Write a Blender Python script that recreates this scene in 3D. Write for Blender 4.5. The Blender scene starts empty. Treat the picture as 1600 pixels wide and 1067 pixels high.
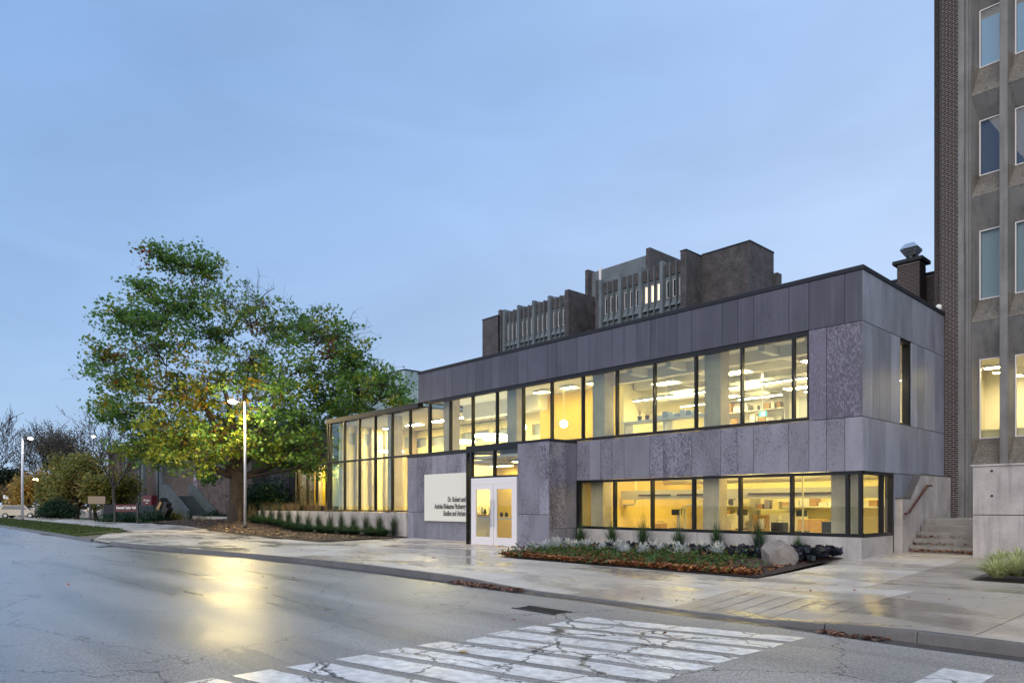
import bpy, math, random
import numpy as np
from mathutils import Vector, Matrix

R = math.radians
rnd = random.Random(7)
C = bpy.context.scene.collection
scene = bpy.context.scene

# ------------------------------------------------------------------ camera, sky, sun, exposure
F_PX, CAM_H, HOR = 1093.0, 1.5, 789.0
CAM = Vector((7.653, -20.174, CAM_H))
FW = Vector((-0.73612, 0.67685, 0.0))
RT = Vector((0.67685, 0.73612, 0.0))
cam_data = bpy.data.cameras.new('camera')
cam = bpy.data.objects.new('camera', cam_data)
C.objects.link(cam)
cam.location = CAM
cam.rotation_euler = (R(90), 0, math.atan2(-FW.x, FW.y))
cam_data.sensor_width = 36
cam_data.lens = F_PX / 1600 * 36
cam_data.shift_y = (HOR - 533.5) / 1600
cam_data.clip_start = 0.1
cam_data.clip_end = 3000
scene.camera = cam

scene.view_settings.view_transform = 'Standard'
scene.view_settings.look = 'None'
scene.view_settings.exposure = 0.5
scene.view_settings.gamma = 1.0
scene.view_settings.use_curve_mapping = False
scene.render.engine = 'CYCLES'
scene.cycles.use_denoising = True
scene.cycles.max_bounces = 8
scene.cycles.transparent_max_bounces = 16
scene.cycles.sample_clamp_indirect = 6.0
scene.cycles.caustics_reflective = False
scene.cycles.caustics_refractive = False

SUN_EL, SUN_ROT = R(16), R(205)
world = bpy.data.worlds.new('World')
scene.world = world
world.use_nodes = True
wn, wl = world.node_tree.nodes, world.node_tree.links
wn.clear()
w_out = wn.new('ShaderNodeOutputWorld')
w_bg = wn.new('ShaderNodeBackground')
w_bg.inputs['Strength'].default_value = 0.1
w_sky = wn.new('ShaderNodeTexSky')
w_sky.sky_type = 'NISHITA'
w_sky.sun_disc = False
w_sky.sun_elevation = SUN_EL
w_sky.sun_rotation = SUN_ROT
w_tc = wn.new('ShaderNodeTexCoord')
w_sep = wn.new('ShaderNodeSeparateXYZ')
wl.new(w_tc.outputs['Generated'], w_sep.inputs[0])
# cloud deck: pale near the horizon, bluer overhead and towards the west end of the street
w_ramp = wn.new('ShaderNodeValToRGB')
cr = w_ramp.color_ramp
cr.elements[0].position, cr.elements[0].color = 0.0, (.74, .82, 1.02, 1)
cr.elements[1].position, cr.elements[1].color = 1.0, (.40, .555, .90, 1)
e = cr.elements.new(.22); e.color = (.57, .70, .99, 1)
e = cr.elements.new(.5); e.color = (.425, .585, .925, 1)
wl.new(w_sep.outputs['Z'], w_ramp.inputs[0])
w_map = wn.new('ShaderNodeMapping')
w_map.inputs['Scale'].default_value = (1.0, 1.0, 3.2)
wl.new(w_tc.outputs['Generated'], w_map.inputs[0])
w_noise = wn.new('ShaderNodeTexNoise')
w_noise.inputs['Scale'].default_value = 2.3
w_noise.inputs['Detail'].default_value = 5
w_noise.inputs['Roughness'].default_value = .52
w_noise.inputs['Distortion'].default_value = .4
wl.new(w_map.outputs[0], w_noise.inputs['Vector'])
w_nr = wn.new('ShaderNodeMapRange')
w_nr.inputs['From Min'].default_value = .3
w_nr.inputs['From Max'].default_value = .7
w_nr.inputs['To Min'].default_value = .90
w_nr.inputs['To Max'].default_value = 1.09
wl.new(w_noise.outputs[0], w_nr.inputs[0])
w_dot = wn.new('ShaderNodeVectorMath'); w_dot.operation = 'DOT_PRODUCT'
wl.new(w_tc.outputs['Generated'], w_dot.inputs[0])
w_dot.inputs[1].default_value = (0.9, 0.35, 0)
w_dr = wn.new('ShaderNodeMapRange')
w_dr.inputs['From Min'].default_value = -1.0
w_dr.inputs['From Max'].default_value = 0.35
w_dr.inputs['To Min'].default_value = .0
w_dr.inputs['To Max'].default_value = 1.0
wl.new(w_dot.outputs['Value'], w_dr.inputs[0])
w_tint = wn.new('ShaderNodeMix'); w_tint.data_type = 'RGBA'
w_tint.inputs['A'].default_value = (3.85, 5.2, 6.15, 1)
w_tint.inputs['B'].default_value = (8.5, 8.35, 7.75, 1)
wl.new(w_dr.outputs[0], w_tint.inputs['Factor'])
w_m1 = wn.new('ShaderNodeMix'); w_m1.data_type = 'RGBA'; w_m1.blend_type = 'MULTIPLY'
w_m1.inputs['Factor'].default_value = 1
wl.new(w_ramp.outputs[0], w_m1.inputs['A'])
wl.new(w_tint.outputs['Result'], w_m1.inputs['B'])
w_m2 = wn.new('ShaderNodeVectorMath'); w_m2.operation = 'SCALE'
wl.new(w_m1.outputs['Result'], w_m2.inputs[0])
wl.new(w_nr.outputs[0], w_m2.inputs['Scale'])
w_mix = wn.new('ShaderNodeMix'); w_mix.data_type = 'RGBA'
w_mix.inputs['Factor'].default_value = .9
wl.new(w_sky.outputs[0], w_mix.inputs['A'])
wl.new(w_m2.outputs[0], w_mix.inputs['B'])
wl.new(w_mix.outputs['Result'], w_bg.inputs['Color'])
wl.new(w_bg.outputs[0], w_out.inputs['Surface'])

sun_data = bpy.data.lights.new('sun', 'SUN')
sun_data.energy = 1.5
sun_data.angle = R(70)
sun_data.color = (1.0, .88, .74)
sun = bpy.data.objects.new('sun', sun_data)
C.objects.link(sun)
sun.rotation_euler = (R(90) - R(38), 0, R(25))

# ------------------------------------------------------------------ helpers
ORD = ['first', 'second', 'third', 'fourth', 'fifth', 'sixth', 'seventh', 'eighth', 'ninth', 'tenth', 'eleventh', 'twelfth', 'thirteenth', 'fourteenth',
       'fifteenth', 'sixteenth', 'seventeenth', 'eighteenth', 'nineteenth', 'twentieth']


def tag(o, label=None, cat=None, group=None, kind=None):
    if label: o['label'] = label
    if cat: o['category'] = cat
    if group: o['group'] = group
    if kind: o['kind'] = kind
    return o


def empty(name, loc=(0, 0, 0), rz=0, **kw):
    o = bpy.data.objects.new(name, None)
    o.empty_display_size = .2
    C.objects.link(o)
    o.location = loc
    o.rotation_euler = (0, 0, rz)
    return tag(o, **kw)


def wloc(o):
    v = Vector((0, 0, 0))
    while o is not None:
        v += Vector(o.location)
        o = o.parent
    return v


class MB:
    """collects shapes in world metres and links them as one mesh object"""
    def __init__(s):
        s.v, s.f, s.m = [], [], []

    def face(s, pts, mi=0):
        b = len(s.v)
        s.v += [tuple(p) for p in pts]
        s.f.append(tuple(range(b, b + len(pts))))
        s.m.append(mi)
        return s

    def hexa(s, p, mi=0):
        b = len(s.v)
        s.v += [tuple(q) for q in p]
        for f in ((0, 3, 2, 1), (4, 5, 6, 7), (0, 1, 5, 4), (1, 2, 6, 5), (2, 3, 7, 6), (3, 0, 4, 7)):
            s.f.append(tuple(b + i for i in f)); s.m.append(mi)
        return s

    def box(s, x0, x1, y0, y1, z0, z1, mi=0):
        return s.hexa([(x0, y0, z0), (x1, y0, z0), (x1, y1, z0), (x0, y1, z0), (x0, y0, z1), (x1, y0, z1), (x1, y1, z1), (x0, y1, z1)], mi)

    def prism(s, poly, axis, a, b, mi=0):
        """poly: 2D points; axis 'x' -> (y,z), 'y' -> (x,z), 'z' -> (x,y)"""
        def P(q, w):
            return {'x': (w, q[0], q[1]), 'y': (q[0], w, q[1]), 'z': (q[0], q[1], w)}[axis]
        n, o = len(poly), len(s.v)
        s.v += [P(q, a) for q in poly] + [P(q, b) for q in poly]
        s.f.append(tuple(o + i for i in range(n))); s.m.append(mi)
        s.f.append(tuple(o + n + i for i in reversed(range(n)))); s.m.append(mi)
        for i in range(n):
            j = (i + 1) % n
            s.f.append((o + i, o + n + i, o + n + j, o + j)); s.m.append(mi)
        return s

    def tube(s, pts, radii, n=8, mi=0, cap=True):
        pts = [Vector(p) for p in pts]
        if not hasattr(radii, '__len__'): radii = [radii] * len(pts)
        o = len(s.v)
        for i, p in enumerate(pts):
            d = (pts[min(i + 1, len(pts) - 1)] - pts[max(i - 1, 0)])
            if d.length < 1e-9: d = Vector((0, 0, 1))
            d.normalize()
            a = Vector((0, 0, 1)) if abs(d.z) < .9 else Vector((1, 0, 0))
            u = d.cross(a).normalized(); w = d.cross(u)
            for k in range(n):
                t = 2 * math.pi * k / n
                s.v.append(tuple(p + (u * math.cos(t) + w * math.sin(t)) * radii[i]))
        for i in range(len(pts) - 1):
            for k in range(n):
                a, b = o + i * n + k, o + i * n + (k + 1) % n
                s.f.append((a, b, b + n, a + n)); s.m.append(mi)
        if cap:
            s.f.append(tuple(o + k for k in reversed(range(n)))); s.m.append(mi)
            e_ = o + (len(pts) - 1) * n
            s.f.append(tuple(e_ + k for k in range(n))); s.m.append(mi)
        return s

    def ball(s, c, r, nu=12, nv=8, mi=0):
        rr = r if hasattr(r, '__len__') else (r, r, r)
        o = len(s.v)
        for j in range(nv + 1):
            ph = math.pi * j / nv
            for i in range(nu):
                th = 2 * math.pi * i / nu
                s.v.append((c[0] + rr[0] * math.sin(ph) * math.cos(th), c[1] + rr[1] * math.sin(ph) * math.sin(th), c[2] + rr[2] * math.cos(ph)))
        for j in range(nv):
            for i in range(nu):
                a, b = o + j * nu + i, o + j * nu + (i + 1) % nu
                s.f.append((a, a + nu, b + nu, b)); s.m.append(mi)
        return s

    def ring(s, c, ro, ri, h, n=24, mi=0):
        o = len(s.v)
        for k in range(n):
            t = 2 * math.pi * k / n
            for r_, z in ((ro, 0), (ro, h), (ri, h), (ri, 0)):
                s.v.append((c[0] + r_ * math.cos(t), c[1] + r_ * math.sin(t), c[2] + z))
        for k in range(n):
            a, b = o + 4 * k, o + 4 * ((k + 1) % n)
            for q in range(4):
                q2 = (q + 1) % 4
                s.f.append((a + q, b + q, b + q2, a + q2)); s.m.append(mi)
        return s

    def build(s, name, mats, parent=None, smooth=False, bevel=0, local=False):
        me = bpy.data.meshes.new(name)
        off = Vector((0, 0, 0)) if (parent is None or local) else wloc(parent)
        me.from_pydata([(a - off.x, b - off.y, c - off.z) for a, b, c in s.v], [], s.f)
        if not isinstance(mats, (list, tuple)): mats = [mats]
        for m in mats: me.materials.append(m)
        if len(mats) > 1: me.polygons.foreach_set('material_index', s.m)
        if smooth: me.polygons.foreach_set('use_smooth', [True] * len(s.f))
        me.update()
        o = bpy.data.objects.new(name, me)
        C.objects.link(o)
        if parent is not None: o.parent = parent
        if bevel:
            b = o.modifiers.new('bevel', 'BEVEL'); b.width = bevel; b.segments = 2; b.limit_method = 'ANGLE'
        return o


def box_obj(name, mat, parent, x0, x1, y0, y1, z0, z1, bevel=0):
    return MB().box(x0, x1, y0, y1, z0, z1).build(name, mat, parent, bevel=bevel)


def np_mesh(name, verts, nper, mat, parent=None, col=None):
    """many separate polygons of nper corners each, from an (n*nper,3) array; optional per-vertex colour"""
    verts = np.asarray(verts, dtype=np.float32)
    if parent is not None:
        verts = verts - np.array(wloc(parent), dtype=np.float32)
    nv = len(verts); nf = nv // nper
    me = bpy.data.meshes.new(name)
    me.vertices.add(nv); me.vertices.foreach_set('co', verts.ravel())
    me.loops.add(nv); me.loops.foreach_set('vertex_index', np.arange(nv, dtype=np.int32))
    me.polygons.add(nf); me.polygons.foreach_set('loop_start', np.arange(0, nv, nper, dtype=np.int32))
    me.update(calc_edges=True)
    if col is not None:
        ca = me.color_attributes.new('leaf_col', 'FLOAT_COLOR', 'POINT')
        c4 = np.ones((nv, 4), dtype=np.float32); c4[:, :3] = col
        ca.data.foreach_set('color', c4.ravel())
    me.materials.append(mat)
    o = bpy.data.objects.new(name, me)
    C.objects.link(o)
    if parent is not None: o.parent = parent
    return o


def copy_tree(o, parent=None):
    c = o.copy(); C.objects.link(c)
    if parent is not None: c.parent = parent
    for ch in list(o.children): copy_tree(ch, c)
    return c


def smooth01(t):
    t = max(0.0, min(1.0, t))
    return t * t * (3 - 2 * t)


def kerb_y(x):
    """street edge of the pavement: straight in front of the studios, easing out to the west"""
    return -10.1 - 2.15 * smooth01((-9.0 - x) / 21.0)


def gz(x, y):
    """height of the pavements and beds"""
    z = -.15
    z += .15 * smooth01((x + 7) / 7) * smooth01((y + 5.5) / 5.5)
    z += .09 * smooth01(y / 2.3) * smooth01((x + 2) / 2)
    if y < -7:
        d = smooth01((x + 6.0) / 3.6) * smooth01((3.9 - x) / 1.3)
        z -= .125 * d * smooth01((-7.4 - y) / 2.6)
        z -= .1 * smooth01((x + 33.5) / -1.0 + 0) * smooth01((x + 30.0 + 0) / -1.0) * 0
    z += .42 * smooth01((-32.0 - x) / 6) * smooth01((y + 4.6) / 4.2) * smooth01((62 + x) / 10)
    return z


def ray(px):
    return FW + RT * ((px - 800) / F_PX)


def at(px, py, z=None):
    """ground point that stands at that place of the survey picture"""
    zz = -.15 if z is None else z
    for _ in range(4):
        t = (CAM_H - zz) * F_PX / (py - HOR)
        p = CAM + ray(px) * t
        if z is None: zz = gz(p.x, p.y)
    return Vector((p.x, p.y, zz))


def at_depth(px, t):
    p = CAM + ray(px) * t
    return Vector((p.x, p.y, 0))


def on_y(px, y):
    v = ray(px); t = (y - CAM.y) / v.y
    return CAM.x + t * v.x, t


# ------------------------------------------------------------------ materials
def new_mat(name):
    m = bpy.data.materials.new(name); m.use_nodes = True
    n, l = m.node_tree.nodes, m.node_tree.links
    return m, n, l, n['Principled BSDF']


def simple(name, col, rough=.5, metal=0, var=.0, scale=6.0, bump=0.0, rand=0.0, spec=.5, detail=4, stretch=(1, 1, 1)):
    m, n, l, b = new_mat(name)
    b.inputs['Roughness'].default_value = rough
    b.inputs['Metallic'].default_value = metal
    b.inputs['Specular IOR Level'].default_value = spec
    b.inputs['Base Color'].default_value = (*col, 1)
    if var or bump or rand:
        tc = n.new('ShaderNodeTexCoord'); mp = n.new('ShaderNodeMapping'); mp.inputs['Scale'].default_value = stretch
        l.new(tc.outputs['Object'], mp.inputs[0])
        nz = n.new('ShaderNodeTexNoise'); nz.inputs['Scale'].default_value = scale; nz.inputs['Detail'].default_value = detail
        l.new(mp.outputs[0], nz.inputs['Vector'])
        mr = n.new('ShaderNodeMapRange')
        mr.inputs['From Min'].default_value = .25; mr.inputs['From Max'].default_value = .75
        mr.inputs['To Min'].default_value = 1 - var; mr.inputs['To Max'].default_value = 1 + var
        l.new(nz.outputs[0], mr.inputs[0])
        sc_ = n.new('ShaderNodeVectorMath'); sc_.operation = 'SCALE'
        sc_.inputs[0].default_value = col
        if rand:
            oi = n.new('ShaderNodeObjectInfo'); mo = n.new('ShaderNodeMapRange')
            mo.inputs['To Min'].default_value = 1 - rand; mo.inputs['To Max'].default_value = 1 + rand
            l.new(oi.outputs['Random'], mo.inputs[0])
            mm = n.new('ShaderNodeMath'); mm.operation = 'MULTIPLY'
            l.new(mr.outputs[0], mm.inputs[0]); l.new(mo.outputs[0], mm.inputs[1])
            l.new(mm.outputs[0], sc_.inputs['Scale'])
        else:
            l.new(mr.outputs[0], sc_.inputs['Scale'])
        l.new(sc_.outputs[0], b.inputs['Base Color'])
        if bump:
            bp = n.new('ShaderNodeBump'); bp.inputs['Strength'].default_value = bump; bp.inputs['Distance'].default_value = .02
            l.new(nz.outputs[0], bp.inputs['Height']); l.new(bp.outputs[0], b.inputs['Normal'])
    return m


def emit(name, col, strength):
    m, n, l, b = new_mat(name)
    b.inputs['Base Color'].default_value = (*[min(1, c) * .8 for c in col], 1)
    b.inputs['Emission Color'].default_value = (*col, 1)
    b.inputs['Emission Strength'].default_value = strength
    return m


def glass(name, tint=(.93, .96, .95), ior=1.6, rough=.0):
    m = bpy.data.materials.new(name); m.use_nodes = True
    n, l = m.node_tree.nodes, m.node_tree.links
    n.clear()
    out = n.new('ShaderNodeOutputMaterial'); mx = n.new('ShaderNodeMixShader'); tr = n.new('ShaderNodeBsdfTransparent'); gl = n.new('ShaderNodeBsdfGlossy'); fr = n.new('ShaderNodeFresnel')
    gm = n.new('ShaderNodeNewGeometry'); mrg = n.new('ShaderNodeMapRange')
    mrg.inputs['To Min'].default_value = ior; mrg.inputs['To Max'].default_value = 1 / ior
    l.new(gm.outputs['Backfacing'], mrg.inputs[0]); l.new(mrg.outputs[0], fr.inputs['IOR'])
    tr.inputs['Color'].default_value = (*tint, 1); gl.inputs['Roughness'].default_value = rough
    gl.inputs['Color'].default_value = (.95, .97, 1, 1)
    l.new(fr.outputs[0], mx.inputs[0]); l.new(tr.outputs[0], mx.inputs[1]); l.new(gl.outputs[0], mx.inputs[2]); l.new(mx.outputs[0], out.inputs[0])
    return m


def panel_mat(name, base, fleck, amount, scale, rough=.42, stripe=.0, pale=(.5, .46, .5)):
    """weathered cement cladding: cloudy tone, upright run-down flecks, pale bloom along some edges"""
    m, n, l, b = new_mat(name)
    tc = n.new('ShaderNodeTexCoord'); oi = n.new('ShaderNodeObjectInfo')
    ad = n.new('ShaderNodeVectorMath'); ad.operation = 'ADD'
    ofs = n.new('ShaderNodeVectorMath'); ofs.operation = 'SCALE'; ofs.inputs[0].default_value = (37, 19, 53)
    l.new(oi.outputs['Random'], ofs.inputs['Scale'])
    l.new(tc.outputs['Object'], ad.inputs[0]); l.new(ofs.outputs[0], ad.inputs[1])
    n1 = n.new('ShaderNodeTexNoise'); n1.inputs['Scale'].default_value = .9; n1.inputs['Detail'].default_value = 5
    mp1 = n.new('ShaderNodeMapping'); mp1.inputs['Scale'].default_value = (1.6, 1.6, .7)
    l.new(ad.outputs[0], mp1.inputs[0]); l.new(mp1.outputs[0], n1.inputs['Vector'])
    mp2 = n.new('ShaderNodeMapping'); mp2.inputs['Scale'].default_value = (1, 1, .5)
    l.new(ad.outputs[0], mp2.inputs[0])
    n2 = n.new('ShaderNodeTexNoise'); n2.inputs['Scale'].default_value = scale * 1.15; n2.inputs['Detail'].default_value = 7; n2.inputs['Roughness'].default_value = .72
    l.new(mp2.outputs[0], n2.inputs['Vector'])
    # how much a panel is flecked, panel by panel and patch by patch
    wn_ = n.new('ShaderNodeTexWhiteNoise'); wn_.noise_dimensions = '1D'
    l.new(oi.outputs['Random'], wn_.inputs['W'])
    th = n.new('ShaderNodeMath'); th.operation = 'MULTIPLY_ADD'
    l.new(n1.outputs[0], th.inputs[0]); th.inputs[1].default_value = .28; th.inputs[2].default_value = .495 - amount
    th2 = n.new('ShaderNodeMath'); th2.operation = 'MULTIPLY_ADD'
    l.new(wn_.outputs['Value'], th2.inputs[0]); th2.inputs[1].default_value = .08; l.new(th.outputs[0], th2.inputs[2])
    sb = n.new('ShaderNodeMath'); sb.operation = 'SUBTRACT'
    l.new(n2.outputs[0], sb.inputs[0]); l.new(th2.outputs[0], sb.inputs[1])
    mr = n.new('ShaderNodeMapRange'); mr.inputs['From Min'].default_value = -.01; mr.inputs['From Max'].default_value = .09
    l.new(sb.outputs[0], mr.inputs[0])
    tone = n.new('ShaderNodeMapRange'); tone.inputs['From Min'].default_value = .25; tone.inputs['From Max'].default_value = .75
    tone.inputs['To Min'].default_value = .78; tone.inputs['To Max'].default_value = 1.2
    l.new(n1.outputs[0], tone.inputs[0])
    pt = n.new('ShaderNodeMapRange'); pt.inputs['To Min'].default_value = .80; pt.inputs['To Max'].default_value = 1.18
    l.new(oi.outputs['Random'], pt.inputs[0])
    mu = n.new('ShaderNodeMath'); mu.operation = 'MULTIPLY'
    l.new(tone.outputs[0], mu.inputs[0]); l.new(pt.outputs[0], mu.inputs[1])
    cl = n.new('ShaderNodeVectorMath'); cl.operation = 'SCALE'; cl.inputs[0].default_value = base
    l.new(mu.outputs[0], cl.inputs['Scale'])
    mx = n.new('ShaderNodeMix'); mx.data_type = 'RGBA'
    l.new(mr.outputs[0], mx.inputs['Factor']); l.new(cl.outputs[0], mx.inputs['A']); mx.inputs['B'].default_value = (*fleck, 1)
    # faint upright run marks
    mp3 = n.new('ShaderNodeMapping'); mp3.inputs['Scale'].default_value = (7, 7, .22)
    l.new(ad.outputs[0], mp3.inputs[0])
    n3 = n.new('ShaderNodeTexNoise'); n3.inputs['Scale'].default_value = 1.6; n3.inputs['Detail'].default_value = 3
    l.new(mp3.outputs[0], n3.inputs['Vector'])
    m3 = n.new('ShaderNodeMapRange'); m3.inputs['From Min'].default_value = .52; m3.inputs['From Max'].default_value = .85; m3.inputs['To Max'].default_value = stripe
    l.new(n3.outputs[0], m3.inputs[0])
    mx2 = n.new('ShaderNodeMix'); mx2.data_type = 'RGBA'
    l.new(m3.outputs[0], mx2.inputs['Factor']); l.new(mx.outputs['Result'], mx2.inputs['A']); mx2.inputs['B'].default_value = (*pale, 1)
    l.new(mx2.outputs['Result'], b.inputs['Base Color'])
    b.inputs['Roughness'].default_value = rough
    bp = n.new('ShaderNodeBump'); bp.inputs['Strength'].default_value = .12; bp.inputs['Distance'].default_value = .01
    l.new(n2.outputs[0], bp.inputs['Height']); l.new(bp.outputs[0], b.inputs['Normal'])
    return m


def concrete_mat(name, col, stain=(.12, .11, .11), streak=.5, wet=.0, rough=.75, scale=1.0, speck=0.0):
    m, n, l, b = new_mat(name)
    tc = n.new('ShaderNodeTexCoord')
    n1 = n.new('ShaderNodeTexNoise'); n1.inputs['Scale'].default_value = 1.1 * scale; n1.inputs['Detail'].default_value = 7; n1.inputs['Roughness'].default_value = .62
    l.new(tc.outputs['Object'], n1.inputs['Vector'])
    mp = n.new('ShaderNodeMapping'); mp.inputs['Scale'].default_value = (5 * scale, 5 * scale, .35 * scale)
    l.new(tc.outputs['Object'], mp.inputs[0])
    n2 = n.new('ShaderNodeTexNoise'); n2.inputs['Scale'].default_value = 1.3; n2.inputs['Detail'].default_value = 5
    l.new(mp.outputs[0], n2.inputs['Vector'])
    n3 = n.new('ShaderNodeTexNoise'); n3.inputs['Scale'].default_value = 42 * scale; n3.inputs['Detail'].default_value = 3
    l.new(tc.outputs['Object'], n3.inputs['Vector'])
    r1 = n.new('ShaderNodeMapRange'); r1.inputs['From Min'].default_value = .3; r1.inputs['From Max'].default_value = .7; r1.inputs['To Min'].default_value = .72; r1.inputs['To Max'].default_value = 1.2
    l.new(n1.outputs[0], r1.inputs[0])
    r3 = n.new('ShaderNodeMapRange'); r3.inputs['From Min'].default_value = .3; r3.inputs['From Max'].default_value = .7; r3.inputs['To Min'].default_value = .86 - speck; r3.inputs['To Max'].default_value = 1.12 + speck * .5
    l.new(n3.outputs[0], r3.inputs[0])
    mu = n.new('ShaderNodeMath'); mu.operation = 'MULTIPLY'; l.new(r1.outputs[0], mu.inputs[0]); l.new(r3.outputs[0], mu.inputs[1])
    oi = n.new('ShaderNodeObjectInfo'); ro = n.new('ShaderNodeMapRange'); ro.inputs['To Min'].default_value = .93; ro.inputs['To Max'].default_value = 1.07
    l.new(oi.outputs['Random'], ro.inputs[0])
    mu2 = n.new('ShaderNodeMath'); mu2.operation = 'MULTIPLY'; l.new(mu.outputs[0], mu2.inputs[0]); l.new(ro.outputs[0], mu2.inputs[1])
    c = n.new('ShaderNodeVectorMath'); c.operation = 'SCALE'; c.inputs[0].default_value = col; l.new(mu2.outputs[0], c.inputs['Scale'])
    r2 = n.new('ShaderNodeMapRange'); r2.inputs['From Min'].default_value = .5; r2.inputs['From Max'].default_value = .78; r2.inputs['To Max'].default_value = streak
    l.new(n2.outputs[0], r2.inputs[0])
    mx = n.new('ShaderNodeMix'); mx.data_type = 'RGBA'; l.new(r2.outputs[0], mx.inputs['Factor']); l.new(c.outputs[0], mx.inputs['A']); mx.inputs['B'].default_value = (*stain, 1)
    l.new(mx.outputs['Result'], b.inputs['Base Color'])
    b.inputs['Roughness'].default_value = rough
    bp = n.new('ShaderNodeBump'); bp.inputs['Strength'].default_value = .25; bp.inputs['Distance'].default_value = .01
    l.new(n3.outputs[0], bp.inputs['Height']); l.new(bp.outputs[0], b.inputs['Normal'])
    return m


def brick_tex_mat(name, c1, c2, mortar, rot_x=False, scale=1.0):
    """brickwork too far off to tell the bricks apart"""
    m, n, l, b = new_mat(name)
    tc = n.new('ShaderNodeTexCoord'); sp = n.new('ShaderNodeSeparateXYZ'); l.new(tc.outputs['Object'], sp.inputs[0])
    ad = n.new('ShaderNodeMath'); ad.operation = 'ADD'; l.new(sp.outputs['X'], ad.inputs[0]); l.new(sp.outputs['Y'], ad.inputs[1])
    cb = n.new('ShaderNodeCombineXYZ'); l.new(ad.outputs[0], cb.inputs['X']); l.new(sp.outputs['Z'], cb.inputs['Y'])
    bt = n.new('ShaderNodeTexBrick'); bt.inputs['Color1'].default_value = (*c1, 1); bt.inputs['Color2'].default_value = (*c2, 1); bt.inputs['Mortar'].default_value = (*mortar, 1)
    bt.inputs['Scale'].default_value = scale; bt.inputs['Brick Width'].default_value = .22; bt.inputs['Row Height'].default_value = .075; bt.inputs['Mortar Size'].default_value = .011
    l.new(cb.outputs[0], bt.inputs['Vector'])
    nz = n.new('ShaderNodeTexNoise'); nz.inputs['Scale'].default_value = 1.1; nz.inputs['Detail'].default_value = 9; nz.inputs['Roughness'].default_value = .72; l.new(tc.outputs['Object'], nz.inputs['Vector'])
    mr = n.new('ShaderNodeMapRange'); mr.inputs['From Min'].default_value = .3; mr.inputs['From Max'].default_value = .7; mr.inputs['To Min'].default_value = .45; mr.inputs['To Max'].default_value = 1.6
    l.new(nz.outputs[0], mr.inputs[0])
    nf = n.new('ShaderNodeTexNoise'); nf.inputs['Scale'].default_value = 9; nf.inputs['Detail'].default_value = 4; l.new(cb.outputs[0], nf.inputs['Vector'])
    mf = n.new('ShaderNodeMapRange'); mf.inputs['From Min'].default_value = .35; mf.inputs['From Max'].default_value = .65; mf.inputs['To Min'].default_value = .55; mf.inputs['To Max'].default_value = 1.45
    l.new(nf.outputs[0], mf.inputs[0])
    mm = n.new('ShaderNodeMath'); mm.operation = 'MULTIPLY'; l.new(mr.outputs[0], mm.inputs[0]); l.new(mf.outputs[0], mm.inputs[1])
    sc_ = n.new('ShaderNodeVectorMath'); sc_.operation = 'SCALE'; l.new(bt.outputs['Color'], sc_.inputs[0]); l.new(mm.outputs[0], sc_.inputs['Scale'])
    l.new(sc_.outputs[0], b.inputs['Base Color']); b.inputs['Roughness'].default_value = .85
    return m


def leaf_mat(name, rough=.5, trans=.35):
    m, n, l, b = new_mat(name)
    at_ = n.new('ShaderNodeVertexColor'); at_.layer_name = 'leaf_col'
    l.new(at_.outputs['Color'], b.inputs['Base Color'])
    b.inputs['Roughness'].default_value = rough
    tr = n.new('ShaderNodeBsdfTranslucent'); l.new(at_.outputs['Color'], tr.inputs['Color'])
    mx = n.new('ShaderNodeMixShader'); mx.inputs[0].default_value = trans
    out = n['Material Output']
    l.new(b.outputs[0], mx.inputs[1]); l.new(tr.outputs[0], mx.inputs[2]); l.new(mx.outputs[0], out.inputs['Surface'])
    return m


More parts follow.
